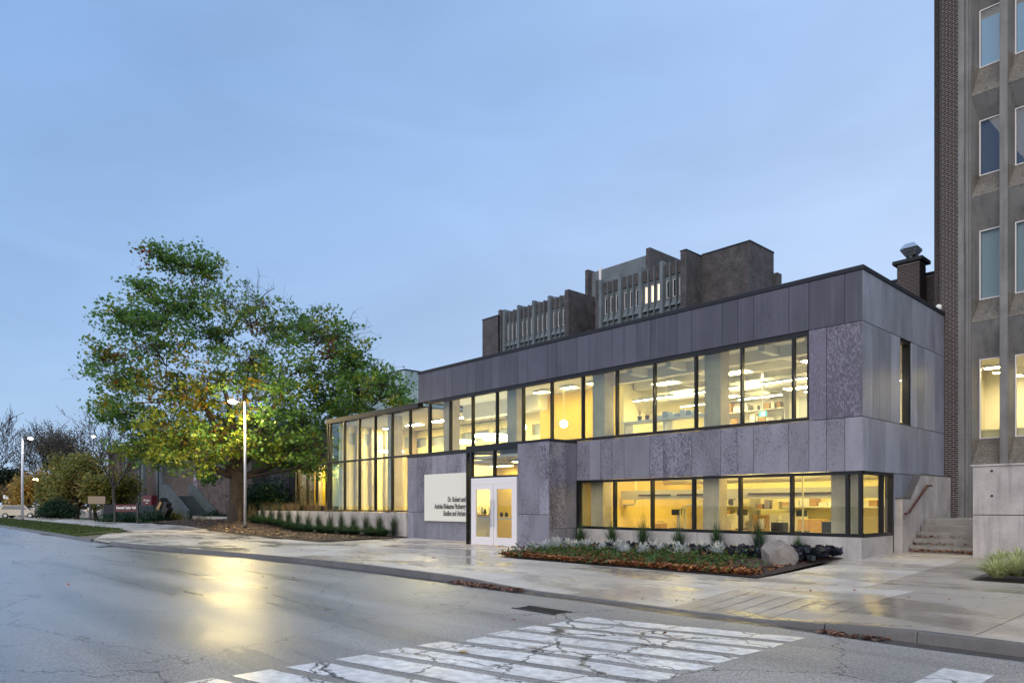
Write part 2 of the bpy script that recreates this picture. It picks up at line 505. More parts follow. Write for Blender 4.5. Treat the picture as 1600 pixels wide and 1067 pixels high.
def road_mat(name):
    """wet worn asphalt: aggregate grain, damp patches, crack network"""
    m, n, l, b = new_mat(name)
    tc = n.new('ShaderNodeTexCoord')
    P = tc.outputs['Object']
    grain = n.new('ShaderNodeTexNoise'); grain.inputs['Scale'].default_value = 34; grain.inputs['Detail'].default_value = 5; grain.inputs['Roughness'].default_value = .75; l.new(P, grain.inputs['Vector'])
    stone = n.new('ShaderNodeTexVoronoi'); stone.inputs['Scale'].default_value = 48; l.new(P, stone.inputs['Vector'])
    patch = n.new('ShaderNodeTexNoise'); patch.inputs['Scale'].default_value = .22; patch.inputs['Detail'].default_value = 5; patch.inputs['Distortion'].default_value = .6
    mp = n.new('ShaderNodeMapping'); mp.inputs['Scale'].default_value = (.55, 1.6, 1); l.new(P, mp.inputs[0]); l.new(mp.outputs[0], patch.inputs['Vector'])
    sx = n.new('ShaderNodeSeparateXYZ'); l.new(P, sx.inputs[0])
    west = n.new('ShaderNodeMapRange'); west.inputs['From Min'].default_value = 2.5; west.inputs['From Max'].default_value = -8.0; west.inputs['To Min'].default_value = -.16; west.inputs['To Max'].default_value = .27; l.new(sx.outputs['X'], west.inputs[0])
    pw = n.new('ShaderNodeMath'); pw.operation = 'ADD'; l.new(patch.outputs[0], pw.inputs[0]); l.new(west.outputs[0], pw.inputs[1])
    wet = n.new('ShaderNodeMapRange'); wet.inputs['From Min'].default_value = .42; wet.inputs['From Max'].default_value = .72; l.new(pw.outputs[0], wet.inputs[0])
    # cracks
    dn = n.new('ShaderNodeTexNoise'); dn.inputs['Scale'].default_value = 1.7; dn.inputs['Detail'].default_value = 6; dn.inputs['Roughness'].default_value = .65; l.new(P, dn.inputs['Vector'])
    dv = n.new('ShaderNodeVectorMath'); dv.operation = 'MULTIPLY_ADD'; l.new(dn.outputs['Color'], dv.inputs[0]); dv.inputs[1].default_value = (.9, .9, 0); l.new(P, dv.inputs[2])
    vo = n.new('ShaderNodeTexVoronoi'); vo.feature = 'DISTANCE_TO_EDGE'; vo.inputs['Scale'].default_value = .95; l.new(dv.outputs[0], vo.inputs['Vector'])
    ck = n.new('ShaderNodeMapRange'); ck.inputs['From Min'].default_value = .006; ck.inputs['From Max'].default_value = .016; ck.inputs['To Min'].default_value = 1; ck.inputs['To Max'].default_value = 0; l.new(vo.outputs['Distance'], ck.inputs[0])
    cm = n.new('ShaderNodeTexNoise'); cm.inputs['Scale'].default_value = .28; cm.inputs['Detail'].default_value = 2; l.new(P, cm.inputs['Vector'])
    cmr = n.new('ShaderNodeMapRange'); cmr.inputs['From Min'].default_value = .54; cmr.inputs['From Max'].default_value = .60; l.new(cm.outputs[0], cmr.inputs[0])
    ckm = n.new('ShaderNodeMath'); ckm.operation = 'MULTIPLY'; l.new(ck.outputs[0], ckm.inputs[0]); l.new(cmr.outputs[0], ckm.inputs[1])
    vo2 = n.new('ShaderNodeTexVoronoi'); vo2.feature = 'DISTANCE_TO_EDGE'; vo2.inputs['Scale'].default_value = .22
    l.new(dv.outputs[0], vo2.inputs['Vector'])
    ck2 = n.new('ShaderNodeMapRange'); ck2.inputs['From Min'].default_value = .0012; ck2.inputs['From Max'].default_value = .003; ck2.inputs['To Min'].default_value = 1; ck2.inputs['To Max'].default_value = 0; l.new(vo2.outputs['Distance'], ck2.inputs[0])
    cmax = n.new('ShaderNodeMath'); cmax.operation = 'MAXIMUM'; l.new(ckm.outputs[0], cmax.inputs[0]); l.new(ck2.outputs[0], cmax.inputs[1])
    # colour
    g = n.new('ShaderNodeMapRange'); g.inputs['From Min'].default_value = .3; g.inputs['From Max'].default_value = .72; g.inputs['To Min'].default_value = .15; g.inputs['To Max'].default_value = 2.3; l.new(grain.outputs[0], g.inputs[0])
    # patches of older surfacing and long tyre-polished bands along the street
    tb_ = n.new('ShaderNodeTexNoise'); tb_.inputs['Scale'].default_value = .9; tb_.inputs['Detail'].default_value = 4
    mpt = n.new('ShaderNodeMapping'); mpt.inputs['Scale'].default_value = (.12, 1.1, 1); l.new(P, mpt.inputs[0]); l.new(mpt.outputs[0], tb_.inputs['Vector'])
    cro = n.new('ShaderNodeMapRange'); cro.inputs['From Min'].default_value = .38; cro.inputs['From Max'].default_value = .62; cro.inputs['To Min'].default_value = .27; cro.inputs['To Max'].default_value = .46; l.new(tb_.outputs[0], cro.inputs[0]); l.new(cro.outputs[0], b.inputs['Coat Roughness'])
    tr_ = n.new('ShaderNodeMapRange'); tr_.inputs['From Min'].default_value = .35; tr_.inputs['From Max'].default_value = .65; tr_.inputs['To Min'].default_value = .74; tr_.inputs['To Max'].default_value = 1.2; l.new(tb_.outputs[0], tr_.inputs[0])
    gg = n.new('ShaderNodeMath'); gg.operation = 'MULTIPLY'; l.new(g.outputs[0], gg.inputs[0]); l.new(tr_.outputs[0], gg.inputs[1])
    c = n.new('ShaderNodeVectorMath'); c.operation = 'SCALE'; c.inputs[0].default_value = (.228, .212, .195); l.new(gg.outputs[0], c.inputs['Scale'])
    dk = n.new('ShaderNodeMix'); dk.data_type = 'RGBA'; l.new(wet.outputs[0], dk.inputs['Factor']); l.new(c.outputs[0], dk.inputs['A'])
    c2 = n.new('ShaderNodeVectorMath'); c2.operation = 'SCALE'; c2.inputs['Scale'].default_value = .78; l.new(c.outputs[0], c2.inputs[0]); l.new(c2.outputs[0], dk.inputs['B'])
    mx = n.new('ShaderNodeMix'); mx.data_type = 'RGBA'; l.new(cmax.outputs[0], mx.inputs['Factor']); l.new(dk.outputs['Result'], mx.inputs['A']); mx.inputs['B'].default_value = (.012, .012, .013, 1)
    l.new(mx.outputs['Result'], b.inputs['Base Color'])
    rr = n.new('ShaderNodeMapRange'); rr.inputs['To Min'].default_value = .46; rr.inputs['To Max'].default_value = .42; l.new(wet.outputs[0], rr.inputs[0])
    l.new(rr.outputs[0], b.inputs['Roughness'])
    b.inputs['IOR'].default_value = 1.7
    b.inputs['Coat Roughness'].default_value = .25; b.inputs['Coat IOR'].default_value = 2.1
    l.new(wet.outputs[0], b.inputs['Coat Weight'])
    hs = n.new('ShaderNodeMath'); hs.operation = 'MULTIPLY_ADD'; l.new(stone.outputs['Distance'], hs.inputs[0]); hs.inputs[1].default_value = -.6; l.new(grain.outputs[0], hs.inputs[2])
    hc = n.new('ShaderNodeMath'); hc.operation = 'SUBTRACT'; l.new(hs.outputs[0], hc.inputs[0]); l.new(cmax.outputs[0], hc.inputs[1])
    bs = n.new('ShaderNodeMapRange'); bs.inputs['To Min'].default_value = .75; bs.inputs['To Max'].default_value = .5; l.new(wet.outputs[0], bs.inputs[0])
    bp = n.new('ShaderNodeBump'); bp.inputs['Distance'].default_value = .006; l.new(bs.outputs[0], bp.inputs['Strength']); l.new(hc.outputs[0], bp.inputs['Height']); l.new(bp.outputs[0], b.inputs['Normal'])
    bc = n.new('ShaderNodeBump'); bc.inputs['Distance'].default_value = .004; bc.inputs['Strength'].default_value = .9; l.new(hc.outputs[0], bc.inputs['Height']); l.new(bc.outputs[0], b.inputs['Coat Normal'])
    return m


def paint_mat(name):
    """worn road paint, cracked through"""
    m, n, l, b = new_mat(name)
    tc = n.new('ShaderNodeTexCoord'); P = tc.outputs['Object']
    dn = n.new('ShaderNodeTexNoise'); dn.inputs['Scale'].default_value = 1.7; dn.inputs['Detail'].default_value = 6; dn.inputs['Roughness'].default_value = .65; l.new(P, dn.inputs['Vector'])
    dv = n.new('ShaderNodeVectorMath'); dv.operation = 'MULTIPLY_ADD'; l.new(dn.outputs['Color'], dv.inputs[0]); dv.inputs[1].default_value = (.9, .9, 0); l.new(P, dv.inputs[2])
    vo = n.new('ShaderNodeTexVoronoi'); vo.feature = 'DISTANCE_TO_EDGE'; vo.inputs['Scale'].default_value = .95; l.new(dv.outputs[0], vo.inputs['Vector'])
    ck = n.new('ShaderNodeMapRange'); ck.inputs['From Min'].default_value = .010; ck.inputs['From Max'].default_value = .026; ck.inputs['To Min'].default_value = 1; ck.inputs['To Max'].default_value = 0; l.new(vo.outputs['Distance'], ck.inputs[0])
    wn_ = n.new('ShaderNodeTexNoise'); wn_.inputs['Scale'].default_value = 2.6; wn_.inputs['Detail'].default_value = 9; wn_.inputs['Roughness'].default_value = .72; l.new(P, wn_.inputs['Vector'])
    wr = n.new('ShaderNodeMapRange'); wr.inputs['From Min'].default_value = .56; wr.inputs['From Max'].default_value = .68; wr.inputs['To Max'].default_value = .8; l.new(wn_.outputs[0], wr.inputs[0])
    mxm = n.new('ShaderNodeMath'); mxm.operation = 'MAXIMUM'; l.new(ck.outputs[0], mxm.inputs[0]); l.new(wr.outputs[0], mxm.inputs[1])
    dirt = n.new('ShaderNodeTexNoise'); dirt.inputs['Scale'].default_value = 9; dirt.inputs['Detail'].default_value = 6; l.new(P, dirt.inputs['Vector'])
    dm = n.new('ShaderNodeMapRange'); dm.inputs['From Min'].default_value = .3; dm.inputs['From Max'].default_value = .7; dm.inputs['To Min'].default_value = .66; dm.inputs['To Max'].default_value = 1.06; l.new(dirt.outputs[0], dm.inputs[0])
    lo_ = n.new('ShaderNodeTexNoise'); lo_.inputs['Scale'].default_value = .8; lo_.inputs['Detail'].default_value = 5; l.new(P, lo_.inputs['Vector'])
    lm_ = n.new('ShaderNodeMapRange'); lm_.inputs['From Min'].default_value = .35; lm_.inputs['From Max'].default_value = .6; lm_.inputs['To Min'].default_value = .80; lm_.inputs['To Max'].default_value = 1.0; l.new(lo_.outputs[0], lm_.inputs[0])
    dl_ = n.new('ShaderNodeMath'); dl_.operation = 'MULTIPLY'; l.new(dm.outputs[0], dl_.inputs[0]); l.new(lm_.outputs[0], dl_.inputs[1])
    c = n.new('ShaderNodeVectorMath'); c.operation = 'SCALE'; c.inputs[0].default_value = (.82, .81, .79); l.new(dl_.outputs[0], c.inputs['Scale'])
    mx = n.new('ShaderNodeMix'); mx.data_type = 'RGBA'; l.new(mxm.outputs[0], mx.inputs['Factor']); l.new(c.outputs[0], mx.inputs['A']); mx.inputs['B'].default_value = (.07, .068, .065, 1)
    l.new(mx.outputs['Result'], b.inputs['Base Color']); b.inputs['Roughness'].default_value = .33
    bp = n.new('ShaderNodeBump'); bp.inputs['Strength'].default_value = .3; bp.inputs['Distance'].default_value = .005; bp.invert = True
    l.new(mxm.outputs[0], bp.inputs['Height']); l.new(bp.outputs[0], b.inputs['Normal'])
    return m


def pave_mat(name, col):
    """rain-wet concrete paving"""
    m, n, l, b = new_mat(name)
    gm = n.new('ShaderNodeNewGeometry'); P = gm.outputs['Position']
    n1 = n.new('ShaderNodeTexNoise'); n1.inputs['Scale'].default_value = .45; n1.inputs['Detail'].default_value = 7; n1.inputs['Distortion'].default_value = .7
    mp = n.new('ShaderNodeMapping'); mp.inputs['Scale'].default_value = (.6, 1.3, 1); l.new(P, mp.inputs[0]); l.new(mp.outputs[0], n1.inputs['Vector'])
    n2 = n.new('ShaderNodeTexNoise'); n2.inputs['Scale'].default_value = 38; n2.inputs['Detail'].default_value = 4; l.new(P, n2.inputs['Vector'])
    n3 = n.new('ShaderNodeTexNoise'); n3.inputs['Scale'].default_value = 2.2; n3.inputs['Detail'].default_value = 8; n3.inputs['Roughness'].default_value = .65; l.new(P, n3.inputs['Vector'])
    wet = n.new('ShaderNodeMapRange'); wet.inputs['From Min'].default_value = .42; wet.inputs['From Max'].default_value = .60; l.new(n1.outputs[0], wet.inputs[0])
    oi = n.new('ShaderNodeObjectInfo'); ro = n.new('ShaderNodeMapRange'); ro.inputs['To Min'].default_value = .84; ro.inputs['To Max'].default_value = 1.12; l.new(oi.outputs['Random'], ro.inputs[0])
    r2 = n.new('ShaderNodeMapRange'); r2.inputs['From Min'].default_value = .3; r2.inputs['From Max'].default_value = .7; r2.inputs['To Min'].default_value = .88; r2.inputs['To Max'].default_value = 1.1; l.new(n2.outputs[0], r2.inputs[0])
    r3 = n.new('ShaderNodeMapRange'); r3.inputs['From Min'].default_value = .3; r3.inputs['From Max'].default_value = .7; r3.inputs['To Min'].default_value = .82; r3.inputs['To Max'].default_value = 1.14; l.new(n3.outputs[0], r3.inputs[0])
    a = n.new('ShaderNodeMath'); a.operation = 'MULTIPLY'; l.new(ro.outputs[0], a.inputs[0]); l.new(r2.outputs[0], a.inputs[1])
    a2 = n.new('ShaderNodeMath'); a2.operation = 'MULTIPLY'; l.new(a.outputs[0], a2.inputs[0]); l.new(r3.outputs[0], a2.inputs[1])
    c = n.new('ShaderNodeVectorMath'); c.operation = 'SCALE'; c.inputs[0].default_value = col; l.new(a2.outputs[0], c.inputs['Scale'])
    mx = n.new('ShaderNodeMix'); mx.data_type = 'RGBA'; l.new(wet.outputs[0], mx.inputs['Factor']); l.new(c.outputs[0], mx.inputs['A'])
    c2 = n.new('ShaderNodeVectorMath'); c2.operation = 'MULTIPLY'; c2.inputs[1].default_value = (.77, .74, .68); l.new(c.outputs[0], c2.inputs[0]); l.new(c2.outputs[0], mx.inputs['B'])
    l.new(mx.outputs['Result'], b.inputs['Base Color'])
    rr = n.new('ShaderNodeMapRange'); rr.inputs['To Min'].default_value = .46; rr.inputs['To Max'].default_value = .16; l.new(wet.outputs[0], rr.inputs[0]); l.new(rr.outputs[0], b.inputs['Roughness'])
    bp = n.new('ShaderNodeBump'); bp.inputs['Strength'].default_value = .18; bp.inputs['Distance'].default_value = .006; l.new(n2.outputs[0], bp.inputs['Height']); l.new(bp.outputs[0], b.inputs['Normal'])
    return m


M = {}
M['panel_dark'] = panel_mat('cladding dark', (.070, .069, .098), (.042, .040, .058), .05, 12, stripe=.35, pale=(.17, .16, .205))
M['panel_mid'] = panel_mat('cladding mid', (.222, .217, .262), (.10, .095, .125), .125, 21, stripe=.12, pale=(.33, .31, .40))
M['panel_fleck'] = panel_mat('cladding flecked', (.222, .214, .262), (.066, .06, .09), .165, 21, stripe=.1, pale=(.33, .31, .40))
M['panel_bloom'] = panel_mat('cladding bloomed', (.105, .096, .132), (.205, .19, .25), .19, 20, stripe=.12, pale=(.28, .26, .34))
M['panel_side'] = panel_mat('cladding side', (.245, .255, .31), (.14, .145, .18), .10, 20, stripe=.1, pale=(.30, .31, .36))
M['backing'] = simple('dark backing board', (.03, .03, .034), .8)  # even dark board behind the open cladding joints
M['coping'] = simple('dark metal coping', (.018, .020, .028), .6, .0, spec=.3)
M['frame'] = simple('black anodised frame', (.012, .012, .015), .35, .3)
M['alu'] = simple('white aluminium', (.74, .70, .71), .38)
M['steel'] = simple('brushed steel', (.5, .5, .5), .3, .9)
M['glass'] = glass('clear glazing', (.95, .97, .95), 1.42)
M['glass_teal'] = glass('greenish glazing', (.66, .80, .76), 1.55)
M['conc'] = concrete_mat('cast concrete', (.44, .41, .39), stain=(.17, .155, .145), streak=.5, scale=1.2)
M['conc_old'] = concrete_mat('old concrete', (.46, .42, .40), stain=(.16, .15, .15), streak=.55, scale=1.3)
M['conc_tower'] = concrete_mat('tower concrete', (.205, .198, .195), stain=(.065, .060, .058), streak=.6, scale=.8)
M['aggregate'] = concrete_mat('dark aggregate spandrel', (.20, .18, .155), stain=(.05, .048, .045), streak=.5, scale=.8, speck=.5, rough=.85)
M['conc_far'] = concrete_mat('far concrete', (.14, .165, .185), stain=(.09, .095, .10), streak=.5, scale=.5)
M['step'] = concrete_mat('worn steps', (.30, .275, .25), stain=(.14, .13, .12), streak=.5, rough=.5)
M['brick'] = simple('dark brown brick', (.046, .031, .030), .8, var=.3, scale=9, bump=.4, rand=.35)
M['mortar'] = simple('pale mortar', (.42, .37, .36), .9, var=.15, scale=20)
M['brick_far'] = brick_tex_mat('far brown brick', (.043, .034, .036), (.020, .017, .021), (.13, .125, .13))
M['brick_warm'] = brick_tex_mat('warm brown brick', (.075, .050, .046), (.036, .027, .028), (.16, .13, .12))
M['asphalt'] = road_mat('wet asphalt')
M['gutter'] = simple('dark wet gutter', (.06, .055, .052), .3, var=.5, scale=7, bump=.5, detail=7)
M['paint'] = paint_mat('worn white paint')
M['pave'] = pave_mat('wet paving', (.56, .52, .475))
M['pave_tan'] = pave_mat('older tan paving', (.44, .385, .325))
M['bed_base'] = simple('joint sand', (.12, .11, .10), .9)
M['kerb'] = concrete_mat('kerb concrete', (.115, .105, .10), stain=(.10, .09, .085), streak=.5, rough=.42)
M['soil'] = simple('dark bark mulch', (.042, .026, .02), .9, var=.6, scale=22, bump=1.0, detail=6)
M['lawn'] = simple('wet lawn', (.055, .088, .022), .7, var=.4, scale=3.5, bump=.8, detail=8)
M['bark'] = simple('maple bark', (.052, .040, .034), .9, var=.4, scale=7, bump=1.0, stretch=(3, 3, .5))
M['twig'] = simple('bare twigs', (.05, .038, .032), .9)
M['leaf'] = leaf_mat('leaves', .5, .45)
M['fallen'] = leaf_mat('fallen leaves', .45, .1)
M['tan_board'] = simple('tan sign board', (.26, .19, .13), .5)
M['maroon'] = simple('maroon sign paint', (.09, .010, .018), .4)
M['white'] = simple('white lettering', (.8, .8, .78), .5)
M['grey_text'] = simple('dark grey lettering', (.085, .085, .08), .5)
M['cream_sign'] = simple('cream sign panel', (.74, .72, .64), .4, var=.02, scale=.5)
M['lamp_pole'] = simple('pale lamp pole', (.62, .62, .66), .4, .2)
M['black'] = simple('black metal', (.02, .02, .022), .4)
M['red_rail'] = simple('oxblood rail paint', (.07, .014, .016), .35)
M['stone'] = concrete_mat('boulder stone', (.26, .225, .195), stain=(.10, .085, .07), streak=.55, scale=3.2, speck=.35)
M['in_wall'] = simple('interior plaster', (.80, .72, .40), .7, var=.05, scale=.7)
M['in_white'] = simple('interior white', (.76, .74, .68), .7)
M['in_grey'] = simple('interior grey soffit', (.45, .43, .40), .7)
M['in_dark'] = simple('interior dark slot', (.03, .022, .018), .6)
M['in_yellow'] = simple('saturated yellow wall', (.84, .58, .05), .6)
M['in_ochre'] = simple('ochre wall', (.74, .54, .17), .6, var=.06, scale=.8)
M['in_col'] = concrete_mat('interior concrete column', (.46, .38, .25), stain=(.2, .18, .15), streak=.3)
M['in_floor'] = simple('interior floor', (.34, .30, .23), .4)
M['wood'] = simple('plywood', (.42, .25, .09), .5, var=.2, scale=5, stretch=(.4, .4, 4))
M['duct'] = simple('ceiling duct', (.62, .60, .55), .4, .3)
M['lum'] = emit('warm luminaire', (1.0, .78, .36), 44)
M['lum_hall'] = emit('atrium luminaire', (1.0, .78, .34), 120)
M['lum_yellow'] = emit('yellow luminaire', (1.0, .78, .25), 32)
M['lum_white'] = emit('cool white strip', (1.0, .86, .60), 34)
M['globe'] = emit('opal globe', (1.0, .88, .60), 14)
M['ring'] = emit('pendant ring', (1.0, .94, .72), 9)
M['lamp_led'] = emit('street lamp lens', (1.0, .74, .30), 110)
M['lamp_dim'] = emit('far lamp lens', (1.0, .93, .80), 30)
M['lamp_orange'] = emit('sodium lens', (1.0, .55, .16), 60)
M['lit_win'] = emit('lit far window', (1.0, .80, .50), 1.6)
M['exit'] = emit('exit sign green', (.06, .62, .40), 1.3)
M['exit_white'] = emit('exit sign figure', (.9, 1.0, .95), 1.4)
M['fill'] = simple('pale blue window blind', (.42, .46, .50), .8)
M['fill_grey'] = simple('grey blue blind', (.20, .27, .33), .7)  # sky reflected in tower panes put into this tone; a poster shares it
M['sky_fill_navy'] = simple('navy sky fill', (.025, .05, .13), .7)  # reflected sky of one tower window row, painted as flat navy
M['sky_fill_blue'] = simple('bright blue blind', (.05, .25, .52), .7)  # reflected sky blue painted in behind the upper tower panes
M['pale_metal'] = simple('pale ribbed metal', (.36, .46, .48), .45, .2, var=.08, scale=.5)
M['zinc'] = simple('galvanised cowl', (.62, .64, .66), .22, .9)
M['door_far'] = simple('mauve steel door', (.20, .16, .21), .6)
M['green_conc'] = concrete_mat('weathered stair concrete', (.075, .095, .10), stain=(.07, .08, .08), streak=.5)
M['verdigris'] = simple('dark bronze', (.025, .03, .028), .45, .4, var=.3, scale=3)
M['car_white'] = simple('white car paint', (.72, .72, .74), .2, spec=.7)
M['car_silver'] = simple('silver car paint', (.45, .46, .50), .22, .5)
M['car_beige'] = simple('beige van paint', (.58, .50, .40), .3)
M['car_glass'] = simple('dark car glass', (.03, .045, .055), .08, spec=.8)
M['dark_pane'] = simple('dark far pane', (.012, .016, .022), .45, spec=.25)
M['tyre'] = simple('tyre rubber', (.02, .02, .02), .8)
M['tail'] = simple('red tail lamp', (.35, .03, .02), .3)
M['grate'] = simple('iron grate', (.035, .032, .03), .5, .5)

# ------------------------------------------------------------------ ground, road, kerb, pavements
RZ = -.30
ground = MB().face([(-1200, -900, -.42), (900, -900, -.42), (900, 1500, -.42), (-1200, 1500, -.42)]).build('ground', M['lawn'])
tag(ground, kind='structure')
road = MB().face([(-420, -60, RZ), (90, -60, RZ), (90, -9.9, RZ), (-420, -9.9, RZ)]).build('road', M['asphalt'])
tag(road, kind='structure')
# crossing stripes, each a strip of paint that is not quite straight
NS = 11


def paint_strip(name, pts_near, pts_far):
    mb = MB(); n = len(pts_near)
    for i in range(n - 1):
        mb.face([(*pts_near[i], RZ + .004), (*pts_near[i + 1], RZ + .004), (*pts_far[i + 1], RZ + .004), (*pts_far[i], RZ + .004)])
    return mb.build(name, M['paint'], road)


for i in range(NS):
    a = .24 + rnd.uniform(-.05, .05); b = 3.40 + rnd.uniform(-.05, .05)
    if i == 4: a += .1
    ya, yb = -11.86 - .585 * i, -11.02 - .605 * i
    xs = [a + (b - a) * k / 16 for k in range(17)]
    h = .21
    yc = lambda x: ya + (yb - ya) * (x - .3) / 3.08
    near = [(x + (rnd.uniform(-.03, .03) if k in (0, 16) else 0), yc(x) - h + rnd.uniform(-.012, .012)) for k, x in enumerate(xs)]
    far = [(x + (rnd.uniform(-.03, .03) if k in (0, 16) else 0), yc(x) + h + rnd.uniform(-.012, .012)) for k, x in enumerate(xs)]
    paint_strip('crosswalk_stripe', near, far)
yy = [-11.42 - .4 * k for k in range(20)]
paint_strip('stop_line', [(5.18 + rnd.uniform(-.02, .02), y) for y in reversed(yy)], [(5.66 + rnd.uniform(-.02, .02), y) for y in reversed(yy)])

gm_ = MB()
for i in range(60):
    a = -28 + .7 * i; b = a + .7
    gm_.face([(a, kerb_y(a) - .30 - .05 * math.sin(a * 1.7), RZ + .003), (b, kerb_y(b) - .30 - .05 * math.sin(b * 1.7), RZ + .003), (b, kerb_y(b) - .015, RZ + .003), (a, kerb_y(a) - .015, RZ + .003)])
gm_.build('gutter', M['gutter'], road)
kerb = empty('kerb', kind='structure')


def kerb_piece(x0, x1, zf=None, name='kerb_stone'):
    mb = MB(); n = max(1, int((x1 - x0) / 1.2))
    for i in range(n):
        a = x0 + (x1 - x0) * i / n; b = x0 + (x1 - x0) * (i + 1) / n
        if i == n - 1: b -= .012
        ya, yb = kerb_y(a), kerb_y(b)
        za = zf if zf is not None else gz(a, ya) + .004; zb = zf if zf is not None else gz(b, yb) + .004
        lip = .03
        mb.hexa([(a, ya - .02, -.45), (b, yb - .02, -.45), (b, yb + .155, -.45), (a, ya + .155, -.45),
                 (a, ya + lip, za), (b, yb + lip, zb), (b, yb + .155, zb), (a, ya + .155, za)])
    mb.build(name, M['kerb'], kerb, bevel=.018)


x = -27.9
while x < 14:
    L = 2.4
    kerb_piece(x, min(x + L, 14)); x += L
kerb_piece(-31.3, -27.92, zf=-.262)
x = -31.32
while x > -125:
    L = 2.4 if x > -60 else 5
    kerb_piece(x - L, x); x -= L

walk = empty('sidewalk', kind='structure')


def slab(x0, x1, y0, y1, mat=None, lift=0.0, name='paving_slab', nx=2, ny=3):
    """y0, y1: numbers or functions of x"""
    f0 = y0 if callable(y0) else (lambda x: y0)
    f1 = y1 if callable(y1) else (lambda x: y1)
    g = .008
    x0 += g; x1 -= g
    mb = MB()
    P = [[None] * (ny + 1) for _ in range(nx + 1)]
    for i in range(nx + 1):
        x = x0 + (x1 - x0) * i / nx
        a, b = f0(x) + g, f1(x) - g
        for j in range(ny + 1):
            y = a + (b - a) * j / ny
            P[i][j] = (x, y, gz(x, y) + lift)
    for i in range(nx):
        for j in range(ny):
            mb.face([P[i][j], P[i + 1][j], P[i + 1][j + 1], P[i][j + 1]])
    low = lambda p: (p[0], p[1], p[2] - .08)
    rim = [P[i][0] for i in range(nx + 1)] + [P[nx][j] for j in range(1, ny + 1)] + [P[i][ny] for i in range(nx - 1, -1, -1)] + [P[0][j] for j in range(ny - 1, 0, -1)]
    for k in range(len(rim)):
        p, q = rim[k], rim[(k + 1) % len(rim)]
        mb.face([low(p), low(q), q, p])
    return mb.build(name, mat or M['pave'], walk)


ky = lambda x: kerb_y(x) + .158
# kerb-side and inner rows of the front walk
xs = [-27.4, -24.4, -21.4, -18.4, -15.4, -12.4, -9.6, -6.9, -4.3, -1.6, .55, 3.0, 5.1, 7.3, 9.6, 12]
for i in range(len(xs) - 1):
    tan = xs[i] >= .5
    m = M['pave_tan'] if tan else M['pave']
    slab(xs[i], xs[i + 1], ky, -7.75, m, nx=4, ny=4)
    slab(xs[i], xs[i + 1], -7.75, -5.43, M['pave_tan'] if xs[i] >= 2.9 else M['pave'])
# grooves drawn across the dropped kerb
for k in range(6):
    x_ = .95 + .34 * k
    g_ = MB()
    for j in range(8):
        ya, yb = -9.85 + .24 * j, -9.85 + .24 * (j + 1)
        g_.face([(x_ - .010, ya, gz(x_, ya) + .004), (x_ + .010, ya, gz(x_, ya) + .004), (x_ + .010, yb, gz(x_, yb) + .004), (x_ - .010, yb, gz(x_, yb) + .004)])
    g_.build('groove', M['bed_base'], walk)
# entrance plaza
for (a, b) in ((-21.9, -18.7), (-18.7, -15.5), (-15.5, -12.2), (-12.2, -9.0)):
    slab(a, b, -5.43, -2.9); slab(a, b, -2.9, .02)
slab(-9.0, -8.4, -5.43, -5.2)
# walk to the steps
slab(-.22, 2.1, -5.43, -2.6); slab(2.1, 4.4, -5.43, -3.0, M['pave_tan'])
slab(-.22, 2.1, -2.6, .2); slab(2.1, 3.3, -3.0, .4, M['pave_tan'])
slab(4.4, 6.8, -5.43, -3.0, M['pave_tan']); slab(6.8, 9.2, -5.43, -3.0, M['pave_tan'])
slab(-.22, 2.1, .2, 3.2); slab(2.1, 3.3, .4, 2.1, M['pave_tan'])
slab(-2.3, -.22, -.9, .04)
# apron and the far walk
for (a, b) in ((-30.4, -27.4), (-33.4, -30.4), (-36.4, -33.4), (-39.4, -36.4)):
    slab(a, b, lambda x: max(kerb_y(x) + .158, -12.2 + (-(x + 31) * .5 if x < -31 else 0) * .6), -7.6, nx=3); slab(a, b, -7.6, -4.2)
slab(-43.2, -39.4, -7.6, -3.2)
x = -43.2
while x > -128:
    slab(x - 3.4, x, -7.6, -2.3 if x < -55 else -3.0); x -= 3.4
slab(-24.9, -21.9, -5.43, -4.4)
slab(-30.4, -27.4, -4.9, -4.2, lift=-.01); 
sb_ = MB()
sb_.face([(-44, -12.5, -.25), (-8.4, -9.9, -.25), (-8.4, 0.3, -.25), (-44, .3, -.25)])
sb_.build('joint_bed', M['bed_base'], walk)

# grass verge between kerb and far walk
vg = MB()
edge = [(-37.0, -12.05), (-39.6, -10.0), (-43.6, -7.72)]
pts = [(x, kerb_y(x) + .17) for x in (-125, -90, -60, -45, -37.0)] + edge[1:] + [(-60, -7.66), (-90, -7.66), (-125, -7.66)]
vg.prism([(p[0], p[1]) for p in pts], 'z', -.35, -.125)
verge = vg.build('grass_verge', M['lawn']); tag(verge, kind='structure')

# mulch bed under the big maple and along the low wall
fe = [(-21.0, -5.4), (-30.6, -5.06), (-44.7, -3.2), (-63, -2.0)]


def front_edge(x):
    if x > fe[0][0]: return fe[0][1]
    for (a, b) in zip(fe, fe[1:]):
        if b[0] <= x <= a[0]:
            t = (x - a[0]) / (b[0] - a[0]); return a[1] + t * (b[1] - a[1])
    return fe[-1][1]


